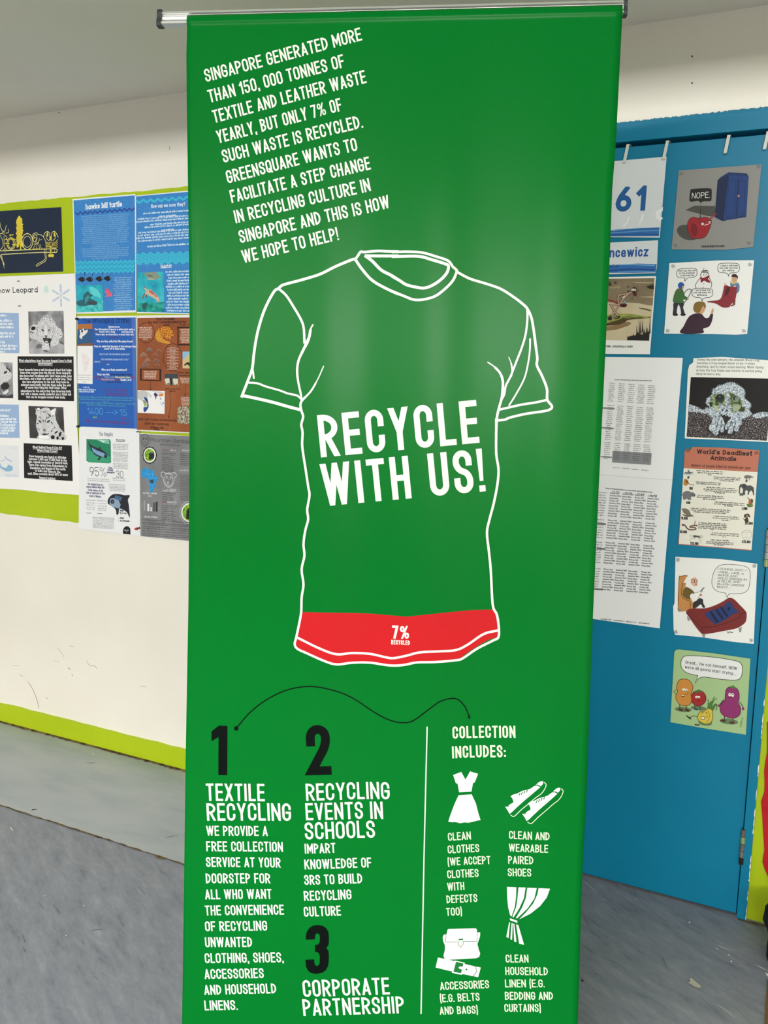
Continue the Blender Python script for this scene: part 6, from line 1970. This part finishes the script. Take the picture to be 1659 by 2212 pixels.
# --- deadliest animals
S_ = Sheet('animal_poster', [(1465, 1176), (1477, 1012), (1479, 974), (1484, 970.5), (1490, 974), (1496, 965.5), (1560, 967), (1640.5, 972.7), (1623, 1189.6), (1560, 1184)], '#C4765E', 'worn poster with a brick red heading and small animal pictures, below the frog photo', 'poster', DO)
a = S_.art().z(1270, 950, k5)
a.p('#EDEBDD', [882, 262, 1563, 298, 1508, 1014, 838, 958])
a.make('cream_ground', S_.o, S_.loc)
S_.n = a.layer
a = S_.art().z(1270, 950, k5)
a.t("World's Deadliest", 1003, 128, 1513, 148, 43, '#22201F', .2, 5, True, .13).t('Animals', 1128, 186, 1366, 196, 43, '#22201F', .2, 5, True, .13)
a.t('Number of people killed by animals per year', 952, 246, 1500, 272, 26, '#2E2624', .12, 4, False, .12, .1)
a.make('title', S_.o, S_.loc)
a = S_.art().z(1270, 950, k5)
for t_, x0, y, x1, cp in (('10', 913, 356, 930, 26), ('10', 1448, 388, 1466, 26), ('100', 932, 458, 964, 26), ('100', 1394, 514, 1430, 26), ('500', 906, 590, 942, 26), ('1,000', 1416, 644, 1468, 26), ('10,000', 858, 733, 918, 26), ('25,000', 1446, 780, 1518, 26), ('50,000', 848, 858, 912, 26), ('475,000', 1418, 950, 1498, 26), ('725,000', 942, 966, 1018, 26)):
    a = S_.art().z(1270, 950, k5)
    a.t(t_, x0, y, x1, y + 4, cp, '#1E1E1E', .2, 3, False, .06)
    a.make('number_lettering', S_.o, S_.loc)
a = S_.art().z(1270, 950, k5)
BT = '#3C3B38'
for x0, y, x1 in ((1000, 288, 1250), (1006, 306, 1246), (1104, 326, 1142), (1158, 346, 1410), (1158, 362, 1406), (1214, 380, 1344), (992, 392, 1234), (1000, 408, 1220), (1092, 442, 1354), (1064, 458, 1378), (1078, 474, 1366), (1168, 492, 1264), (1010, 516, 1244), (1004, 532, 1252), (1056, 550, 1190), (1166, 578, 1442), (1160, 594, 1444), (1258, 612, 1338), (946, 636, 1316), (956, 652, 1304), (974, 668, 1282), (1158, 708, 1392), (1150, 724, 1400), (1234, 744, 1308), (1018, 768, 1284), (1016, 784, 1284), (1016, 800, 1288), (1016, 816, 1286), (1132, 832, 1158), (1142, 862, 1390), (1128, 878, 1396), (1238, 898, 1278), (1128, 926, 1306), (1092, 942, 1346), (1086, 956, 1346), (1160, 972, 1264)):
    a.sc(BT, x0, y, x1, y + (x1 - x0) * .055, 8.5, int(y), 1.25)
a.make('body_text', S_.o, S_.loc)
k = .12055
AZ = (1440, 1040, k)
a = S_.art().z(1270, 950, k5)
a.p('#6C7276', [884, 318, 898, 296, 915, 300, 925, 272, 938, 294, 960, 298, 974, 300, 950, 308, 940, 314, 900, 312]).l('#8A9094', [900, 318, 970, 316], 4)
a.make('shark_picture', S_.o, S_.loc)
a = S_.art().z(1270, 950, k5)
a.p('#77736C', [1438, 345, 1450, 328, 1480, 326, 1510, 336, 1528, 346, 1510, 350, 1495, 352, 1502, 380, 1494, 362, 1478, 352, 1460, 362, 1450, 356]).l('#8F8A80', [1480, 350, 1490, 372], 5)
a.make('wolf_picture', S_.o, S_.loc)
a = S_.art().z(1270, 950, k5)
a.p('#C08538', [886, 365, 905, 358, 920, 372, 930, 395, 925, 412, 900, 424, 882, 418, 880, 390]).p('#7A4A1C', [900, 370, 918, 375, 925, 400, 905, 395]).l('#8E6A40', [925, 400, 950, 414, 975, 416], 6, True).e('#3A2A1A', 972, 416, 6, 4)
a.make('lion_picture', S_.o, S_.loc)
a = S_.art().z(*AZ)
a.p('#4E5154', [1300, 95, 1320, 55, 1370, 42, 1410, 45, 1450, 75, 1500, 70, 1545, 95, 1562, 130, 1568, 240, 1550, 240, 1540, 190, 1510, 165, 1480, 200, 1475, 235, 1450, 235, 1455, 200, 1450, 165, 1410, 170, 1405, 235, 1375, 240, 1362, 190, 1370, 150, 1340, 105, 1320, 120, 1312, 200, 1300, 215, 1294, 190, 1298, 130]).p('#3C3F42', [1370, 50, 1410, 60, 1420, 110, 1385, 120, 1365, 90])
a.make('elephant_picture', S_.o, S_.loc)
a = S_.art().z(*AZ)
a.p('#74777A', [285, 230, 300, 195, 340, 175, 400, 175, 445, 195, 455, 190, 475, 195, 510, 225, 512, 260, 490, 275, 455, 270, 435, 290, 440, 325, 400, 332, 375, 325, 370, 310, 340, 315, 335, 328, 300, 322, 292, 290, 288, 260, 272, 235]).e('#1C1E20', 458, 240, 8, 9).p('#56595C', [485, 240, 512, 230, 512, 262, 490, 268])
a.make('hippo_picture', S_.o, S_.loc)
a = S_.art().z(*AZ)
a.p('#5E7C3A', [1420, 415, 1440, 410, 1460, 400, 1530, 400, 1552, 440, 1540, 450, 1530, 430, 1520, 460, 1450, 455, 1445, 425]).p('#B06A44', [1445, 280, 1462, 290, 1500, 320, 1520, 310, 1545, 330, 1545, 380, 1520, 410, 1480, 405, 1465, 375, 1475, 330, 1452, 300]).p('#3E4C26', [1515, 310, 1548, 320, 1548, 370, 1525, 400, 1515, 350])
a.make('crocodile_picture', S_.o, S_.loc)
a = S_.art().z(*AZ)
a.p('#8A7F6C', [265, 485, 340, 480, 390, 505, 425, 560, 445, 600, 440, 610, 350, 600, 300, 560]).p('#6F6654', [280, 580, 340, 600, 460, 605, 490, 595, 470, 615, 500, 625, 440, 628, 380, 635, 310, 615])
for i in range(5):
    a.l('#62584A', [290 + i * 28, 488 + i * 4, 320 + i * 26, 560 + i * 10], 5)
a.make('snail_picture', S_.o, S_.loc)
a = S_.art().z(*AZ)
a.p('#4A3226', [1385, 640, 1395, 595, 1430, 580, 1470, 580, 1495, 620, 1485, 650, 1470, 630, 1455, 640, 1465, 690, 1470, 720, 1440, 740, 1415, 730, 1400, 710, 1370, 660, 1372, 652, 1400, 680, 1415, 650]).e('#9C8A78', 1440, 622, 22, 26)
a.make('dog_picture', S_.o, S_.loc)
a = S_.art().z(*AZ)
a.l('#7A5A50', [280, 775, 310, 772, 340, 800, 370, 840, 420, 865, 500, 862, 525, 848, 500, 825, 440, 825, 420, 808, 470, 792, 535, 790, 545, 800], 24, True).l('#3E2C28', [290, 778, 330, 800, 370, 845, 430, 868, 500, 860], 6, True).l('#7A6A5C', [500, 790, 505, 750, 515, 710], 13).e('#4A3632', 290, 782, 20, 13)
a.make('snake_picture', S_.o, S_.loc)
a = S_.art().z(*AZ)
a.p('#55585A', [470, 975, 500, 960, 545, 970, 600, 985, 650, 1005, 600, 1005, 540, 1000, 490, 1005])
for q in ([480, 980, 420, 965, 440, 990], [490, 1000, 430, 1030, 410, 1060], [520, 1000, 480, 1040], [560, 1000, 600, 1060, 620, 1110], [545, 985, 640, 1050], [560, 970, 630, 965, 660, 1000]):
    a.l('#7C7F80', q, 5)
a.make('mosquito_picture', S_.o, S_.loc)
a = S_.art().z(*AZ)
a.l('#8C8F90', [1345, 950, 1340, 935, 1365, 900, 1420, 880, 1480, 880, 1515, 910, 1525, 960, 1500, 1010, 1460, 1035, 1410, 1035, 1370, 1010, 1345, 960], 5, True).l('#8C8F90', [1350, 920, 1420, 905, 1460, 915, 1500, 900, 1490, 880], 4, True).l('#7C7F80', [1395, 990, 1425, 1005, 1465, 990], 5, True).e('#7C7F80', 1420, 950, 4, 4).e('#7C7F80', 1440, 948, 4, 4)
a.make('face_picture', S_.o, S_.loc)
dots(S_, [(1485.5, 972.5), (1634, 978)], c='#8E5A4A')
# --- couch cartoon
S_ = Sheet('couch_cartoon', [(1459, 1202.7), (1560, 1208), (1636, 1218), (1628, 1391), (1580, 1386), (1520, 1377), (1458, 1371), (1455, 1360), (1454, 1310), (1457, 1303)], '#F3F4EF', 'white cartoon sheet of a bearded therapist beside a dress on a red couch', 'cartoon', DO)
a = S_.art().z(1270, 1180, k5)
f = [1160, 230, 1200, 180, 1260, 164, 1400, 172, 1470, 190, 1498, 230, 1494, 320, 1480, 400, 1440, 432, 1360, 440, 1300, 434, 1282, 470, 1268, 440, 1270, 432, 1200, 420, 1150, 385, 1138, 320]
a.p('#EFF0EA', bub(f), False).l('#33363A', bub(f), 4, closed=True)
a.make('speech_bubble', S_.o, S_.loc)
S_.n = a.layer
a = S_.art().z(1270, 1180, k5)
for t_, x0, y, x1, y1 in (('I DUNNO, DOC -', 1198, 216, 1462, 232), ('I FEEL LIKE A', 1197, 246, 1438, 262), ('WHITE AND', 1196, 274, 1378, 286), ('GOLD DRESS IN', 1195, 302, 1464, 318), ('A BLUE AND', 1195, 328, 1406, 340), ("BLACK DRESS'", 1192, 355, 1444, 372), ('BODY...', 1190, 382, 1308, 390)):
    a.t(t_, x0, y, x1, y1, 19, '#2C2E32', .14, 4, False, .12)
a.make('lettering', S_.o, S_.loc)
a = S_.art().z(1270, 1180, k5)
a.p('#C98E4E', [832, 570, 840, 300, 860, 278, 900, 268, 930, 280, 920, 330, 900, 400, 960, 500, 970, 560, 960, 575, 905, 598]).l('#5E3E20', [832, 570, 840, 300, 860, 278, 900, 268, 930, 280], 5, True).l('#5E3E20', [880, 330, 862, 420, 880, 480, 940, 510, 940, 570], 5, True).p('#8C8884', [825, 570, 858, 578, 852, 604, 832, 600])
a.make('armchair_figure', S_.o, S_.loc)
S_.n = a.layer
a = S_.art().z(1270, 1180, k5)
a.p('#6E5A28', [880, 400, 910, 370, 960, 400, 985, 430, 950, 450, 940, 490, 900, 480, 872, 450]).p('#2F2F31', [970, 520, 1000, 500, 1030, 478, 1060, 490, 1062, 520, 1080, 560, 1060, 565, 1040, 535, 1000, 565, 970, 570]).p('#F3F3EF', [905, 290, 940, 262, 990, 265, 1012, 290, 985, 285, 950, 310, 945, 350, 970, 370, 995, 372, 990, 400, 960, 400, 930, 380, 900, 370, 905, 340, 880, 335, 895, 312]).p('#E7B79A', [950, 300, 990, 284, 1010, 310, 1012, 345, 1000, 365, 975, 368, 950, 345]).ring('#33363A', 968, 318, 13, 17, 4, 14).ring('#33363A', 994, 322, 12, 17, 4, 14).l('#9A3C34', [985, 352, 1008, 358], 5).p('#F6F6F2', [990, 430, 1055, 410, 1030, 450, 1010, 490, 975, 480]).l('#4E5256', [990, 430, 1055, 410, 1030, 450, 1010, 490], 3).l('#2A2A2C', [1040, 412, 1072, 380], 7).e('#F3F3EF', 965, 460, 24, 26).e('#C79272', 1040, 448, 12, 12)
a.make('therapist_figure', S_.o, S_.loc, 'white-bearded man writing in an armchair')
a = S_.art().z(1270, 1180, k5)
a.p('#7C2A28', [905, 610, 920, 585, 960, 572, 1080, 570, 1160, 548, 1240, 510, 1290, 478, 1320, 476, 1350, 490, 1400, 540, 1455, 600, 1463, 640, 1455, 690, 1430, 720, 1370, 755, 1250, 780, 1090, 808, 1050, 805, 1000, 750, 930, 650]).l('#4A1614', [908, 612, 1046, 750, 1060, 805], 5, True).l('#4A1614', [1046, 750, 1200, 730, 1380, 665, 1400, 630, 1452, 605], 5, True).l('#4A1614', [930, 600, 1080, 720, 1100, 735], 3, True)
for q in ([912, 640, 942, 668, 935, 688, 920, 685], [1050, 806, 1085, 806, 1075, 842, 1062, 842], [1390, 752, 1418, 740, 1412, 790, 1396, 792]):
    a.p('#9A9794', q)
a.make('couch_figure', S_.o, S_.loc)
S_.n = a.layer
a = S_.art().z(1270, 1180, k5)
a.p('#263A72', [1080, 620, 1200, 570, 1265, 545, 1275, 520, 1300, 510, 1340, 540, 1335, 560, 1360, 575, 1390, 600, 1330, 630, 1290, 660, 1180, 718, 1130, 680])
for q in ([1120, 602, 1140, 596, 1210, 695, 1185, 705], [1172, 580, 1190, 574, 1255, 665, 1235, 675], [1215, 562, 1235, 556, 1298, 645, 1280, 655]):
    a.p('#15203F', q)
a.e('#121B36', 1300, 574, 12, 16)
a.make('dress_figure', S_.o, S_.loc)
a = S_.art().z(1270, 1180, k5)
a.l('#2C2E32', [1285, 780, 1292, 800, 1310, 782, 1318, 796, 1340, 790], 4)
a.make('signature', S_.o, S_.loc)
dots(S_, [(1464.5, 1208.5), (1630, 1222.5), (1622.5, 1383), (1460, 1364.5)], c='#A9B2B4')
# --- vegetables cartoon
k7 = .2405
S_ = Sheet('vegetable_cartoon', [(1456.5, 1410), (1459, 1404.5), (1466, 1402.8), (1540, 1411), (1621, 1423), (1611, 1587), (1520, 1573), (1448, 1560)], '#A9C890', 'pale green cartoon sheet of talking vegetables, lowest on the door', 'cartoon', DO)
a = S_.art().z(1260, 1380, k7)
f = [880, 190, 900, 158, 940, 148, 1150, 160, 1380, 195, 1425, 225, 1432, 280, 1420, 350, 1380, 376, 1200, 360, 1050, 333, 1004, 398, 1030, 330, 930, 310, 885, 270, 874, 230]
a.p('#ECEEEC', bub(f), False).l('#26282A', bub(f), 5, closed=True)
a.make('speech_bubble', S_.o, S_.loc)
S_.n = a.layer
a = S_.art().z(1260, 1380, k7)
a.t('Great... He cut himself. NOW', 918, 222, 1380, 280, 28, '#2A2C2E', .13, 4, False, .13).t("we're all gonna start crying...", 912, 264, 1366, 326, 28, '#2A2C2E', .13, 4, False, .13)
a.make('lettering', S_.o, S_.loc)
SHD = '#62805A'
a = S_.art().z(1260, 1380, k7)
a.e(SHD, 898, 634, 76, 22, 4).l('#6B4A22', [866, 590, 870, 635], 8).l('#6B4A22', [926, 590, 930, 640], 8).e('#5A2C1E', 876, 636, 24, 10, 20).e('#5A2C1E', 934, 642, 24, 10, 20)
a.p('#D08E3E', [850, 390, 870, 366, 910, 360, 950, 372, 980, 410, 984, 450, 968, 490, 972, 550, 960, 585, 920, 600, 870, 590, 838, 550, 832, 510, 848, 470, 838, 440], sm=True).l('#6B4418', [850, 390, 870, 366, 910, 360, 950, 372, 980, 410, 984, 450, 968, 490, 972, 550, 960, 585, 920, 600, 870, 590, 838, 550, 832, 510, 848, 470, 838, 440], 5, True, True)
a.e('#F4F2EA', 903, 455, 15, 11).e('#F4F2EA', 926, 458, 13, 10).e('#1E1A16', 907, 459, 4, 4).e('#1E1A16', 929, 461, 4, 4).l('#8A5A20', [925, 470, 942, 480, 938, 495, 915, 496], 5, True).p('#7A2A20', [878, 505, 905, 498, 908, 520, 885, 522]).p('#F4F2EA', [882, 506, 904, 500, 904, 510, 884, 514]).l('#8A5A20', [838, 455, 812, 472, 835, 500], 5)
a.make('potato_figure', S_.o, S_.loc)
a = S_.art().z(1260, 1380, k7)
a.e(SHD, 1035, 622, 70, 20, 6).l('#5A3A22', [1000, 598, 1005, 630], 7).l('#5A3A22', [1048, 600, 1052, 635], 7).e('#38506A', 1010, 630, 20, 9, 20)
a.e('#A32A2C', 1035, 532, 68, 70, 0).ring('#5A1416', 1035, 532, 68, 70, 5).p('#3F7A30', [985, 475, 1010, 465, 1030, 462, 1035, 448, 1042, 464, 1068, 474, 1058, 484, 1036, 474, 1020, 486, 1005, 476]).e('#F4F2EA', 1018, 522, 13, 11).e('#F4F2EA', 1040, 523, 11, 10).e('#1E1A16', 1020, 526, 4, 4).e('#1E1A16', 1040, 527, 4, 4).l('#5A1416', [1020, 556, 1045, 552], 5)
a.make('tomato_figure', S_.o, S_.loc)
a = S_.art().z(1260, 1380, k7)
a.e(SHD, 1095, 752, 62, 26, 8)
for q in ([1130, 640, 1125, 590, 1122, 545], [1138, 640, 1150, 580, 1178, 520], [1145, 640, 1160, 570, 1198, 535], [1155, 645, 1185, 590, 1200, 600, 1192, 640], [1120, 640, 1130, 590, 1150, 560]):
    a.l('#4E7A3A', q, 14, True, taper=[1.4, 1, .5])
a.p('#D9C24A', [1030, 690, 1050, 655, 1090, 648, 1120, 625, 1160, 640, 1158, 665, 1165, 700, 1150, 745, 1110, 764, 1060, 750, 1030, 720], sm=True).l('#6E5C1C', [1030, 690, 1050, 655, 1090, 648, 1120, 625, 1160, 640, 1158, 665, 1165, 700, 1150, 745, 1110, 764, 1060, 750, 1030, 720], 5, True, True).l('#8E7A28', [1120, 640, 1135, 690, 1110, 755], 4, True).l('#3E3418', [1060, 665, 1080, 662], 6).l('#3E3418', [1100, 660, 1115, 668], 6).l('#3E3418', [1105, 690, 1118, 700], 5).p('#F4F2EA', [1060, 700, 1092, 705, 1085, 720, 1062, 715]).l('#3E3418', [1058, 698, 1094, 702, 1086, 722, 1060, 718], 4, closed=True)
a.l('#4E5A34', [1030, 700, 990, 690, 960, 706], 6, True).p('#17181A', [930, 684, 972, 716, 962, 724, 925, 692]).p('#17181A', [1000, 766, 1046, 768, 1048, 778, 1002, 775])
a.make('onion_figure', S_.o, S_.loc)
a = S_.art().z(1260, 1380, k7)
a.e(SHD, 1308, 742, 82, 26, 6).l('#5E2A44', [1268, 690, 1268, 730], 8).l('#5E2A44', [1345, 700, 1345, 748], 8).e('#5A2C26', 1255, 734, 28, 10, 8).e('#5A2C26', 1335, 752, 26, 10, 8)
EG = [1275, 520, 1285, 455, 1320, 430, 1370, 438, 1398, 480, 1400, 540, 1392, 570, 1412, 620, 1405, 680, 1360, 710, 1300, 705, 1245, 675, 1228, 620, 1245, 575, 1272, 550]
a.p('#92306E', EG, sm=True).l('#4E143A', EG, 5, True, True).p('#4E7A3A', [1310, 436, 1335, 424, 1350, 414, 1356, 426, 1378, 442, 1352, 446, 1338, 440]).e('#F6F4F0', 1316, 500, 12, 17).e('#F6F4F0', 1342, 503, 12, 17).e('#1A1416', 1318, 494, 5, 6).e('#1A1416', 1344, 497, 5, 6).l('#3E1030', [1302, 526, 1320, 520, 1332, 532], 5)
a.l('#3E2A34', [1262, 545, 1240, 575, 1222, 595], 6).l('#3E2A34', [1402, 565, 1425, 590, 1435, 615], 6).e('#92306E', 1222, 600, 14, 12).e('#92306E', 1436, 626, 12, 14)
a.make('aubergine_figure', S_.o, S_.loc)
a = S_.art().z(1260, 1380, k7)
a.sc('#4C6A44', 1418, 796, 1440, 700, 12, 5, .8)
a.make('signature', S_.o, S_.loc)

# ------------------------------------------------------------------ white hooks over the top of the door


def hook(x0, y0, x1, y1, label):
    w = Wall(0.012)
    a, b = w.uv(x0, y0), w.uv(x1, y1)
    hw = 0.0039
    d = b[0] - a[0]
    bm = bmesh.new()
    yf = -0.0135
    # strip: from behind the head of the door, over its top edge and down its face
    path = [(a[0], 0.030, LEAF_TOP + 0.004), (a[0], 0.0, LEAF_TOP + 0.005), (a[0], yf * .9, LEAF_TOP + 0.004), (a[0] + d * .1, yf, LEAF_TOP - 0.003), (b[0], yf, b[1]), (b[0], yf + 0.002, b[1] - 0.0015)]
    F, B = [], []
    for i, (x, y, z) in enumerate(path):
        F.append([bm.verts.new((x - hw, y, z)), bm.verts.new((x + hw, y, z))])
        o_ = (0, 0, -0.0015) if i < 2 else ((0, .0012, -.0012) if i < 4 else (0, 0.0015, 0))
        B.append([bm.verts.new((x - hw + o_[0], y + o_[1], z + o_[2])), bm.verts.new((x + hw + o_[0], y + o_[1], z + o_[2]))])
    for i in range(len(path) - 1):
        bm.faces.new((F[i][0], F[i][1], F[i + 1][1], F[i + 1][0]))
        bm.faces.new((B[i][1], B[i][0], B[i + 1][0], B[i + 1][1]))
        bm.faces.new((F[i][0], F[i + 1][0], B[i + 1][0], B[i][0]))
        bm.faces.new((F[i + 1][1], F[i][1], B[i][1], B[i + 1][1]))
    bm.faces.new((F[0][1], F[0][0], B[0][0], B[0][1]))
    bm.faces.new((F[-1][0], F[-1][1], B[-1][1], B[-1][0]))
    c = Vector((a[0], 0, LEAF_TOP))
    for v in bm.verts:
        v.co -= c
    o = obj('door_hook', bm, mat('#D6D6CC', .45, .4), None, c)
    tag(o, label, 'hook', 'white hooks over the door top')


hook(1356, 321, 1348.5, 350.5, 'white strip hook holding the upper corner nearest the banner of the number sign')
hook(1441.5, 312, 1433.5, 343, 'white strip hook holding the outer upper corner of the number sign')
hook(1574, 298.5, 1566.5, 330, 'empty white strip hook on the door top above the apple cartoon')
hook(1659, 290, 1651.5, 321.5, 'empty white strip hook at the hinged end of the door top')

# ------------------------------------------------------------------ red paper cut-out and black bag at the right-hand edge
w = Wall(0.004)
pts = [w.uv(*p) for p in ((1700, 1540), (1657, 1560), (1657, 1625), (1652.5, 1650), (1650.6, 1667), (1651.5, 1690), (1651, 1710), (1644, 1732), (1646.5, 1761), (1648.5, 1797), (1651, 1836), (1648.5, 1850), (1647, 1862), (1651, 1876), (1658, 1892), (1672, 1915), (1705, 1925), (1740, 1890), (1745, 1700))]
c = Vector((pts[0][0], -0.004, pts[8][1]))
bm = bmesh.new()
f = bm.faces.new([bm.verts.new(Vector((p[0], -0.004, p[1])) - c) for p in pts])
r = bmesh.ops.extrude_face_region(bm, geom=[f])
for v in [g for g in r['geom'] if isinstance(g, bmesh.types.BMVert)]:
    v.co.y += 0.0006
noise_mat('red_paper', [(0.3, '#B01C26'), (0.7, '#BC232C')], 20, 4, .6, .2)
tag(obj('paper_cutout', bm, 'red_paper', None, c), 'red wavy-edged paper cutout on the lime wall beside the door hinges', 'decoration')

# slumped black bag: one soft body, handle and zip
F_ = Floor()
d_ = ray(1648.5, 2003)
p_ = CAM + d_ * ((-0.17 - CAM.y) / d_.y)
bag = empty('black_bag', (p_.x + 0.110, -0.165, 0.0), 'black soft bag slumped on the floor against the lime wall', 'bag')


def blob(name, parts, m_, parent, level=2):
    me = bpy.data.meshes.new(name)
    bm = bmesh.new()
    bmesh.ops.create_icosphere(bm, subdivisions=4, radius=1)
    for v in bm.verts:
        d = v.co.normalized()
        x, y, z = parts
        bulge = 1 + .10 * math.sin(3.2 * d.z + 1.3 * d.x) + .06 * math.sin(6 * d.y + 4 * d.z) + .03 * math.sin(13 * d.x + 7 * d.z)
        s = (abs(d.x) ** 3 + abs(d.y) ** 3 + abs(d.z) ** 3) ** (-1 / 3)
        v.co = Vector((d.x * x, d.y * y, d.z * z)) * s * bulge * .95
    lo = min(v.co.z for v in bm.verts)
    for v in bm.verts:
        v.co.z = max(0.0, v.co.z - lo - 0.012)
    return obj(name, bm, m_, parent, smooth=True)


noise_mat('black_cloth', [(0.3, '#0C0D0F'), (0.7, '#17181B')], 90, 4, .75, .25, bump=.2)
blob('body', (.115, .105, .088), 'black_cloth', bag)
bm = bmesh.new()
P0 = None
ring_ = [(-.05, -.01, .20), (-.045, -.01, .25), (0, -.01, .27), (.045, -.01, .25), (.05, -.01, .20)]
pp = curve([(p[0], p[2]) for p in ring_], 8)
for a_, b_ in zip(pp, pp[1:]):
    cyl(bm, (a_[0], -.01, a_[1] - .02), (b_[0], -.01, b_[1] - .02), .008, 8)
obj('handle', bm, 'black_cloth', bag)
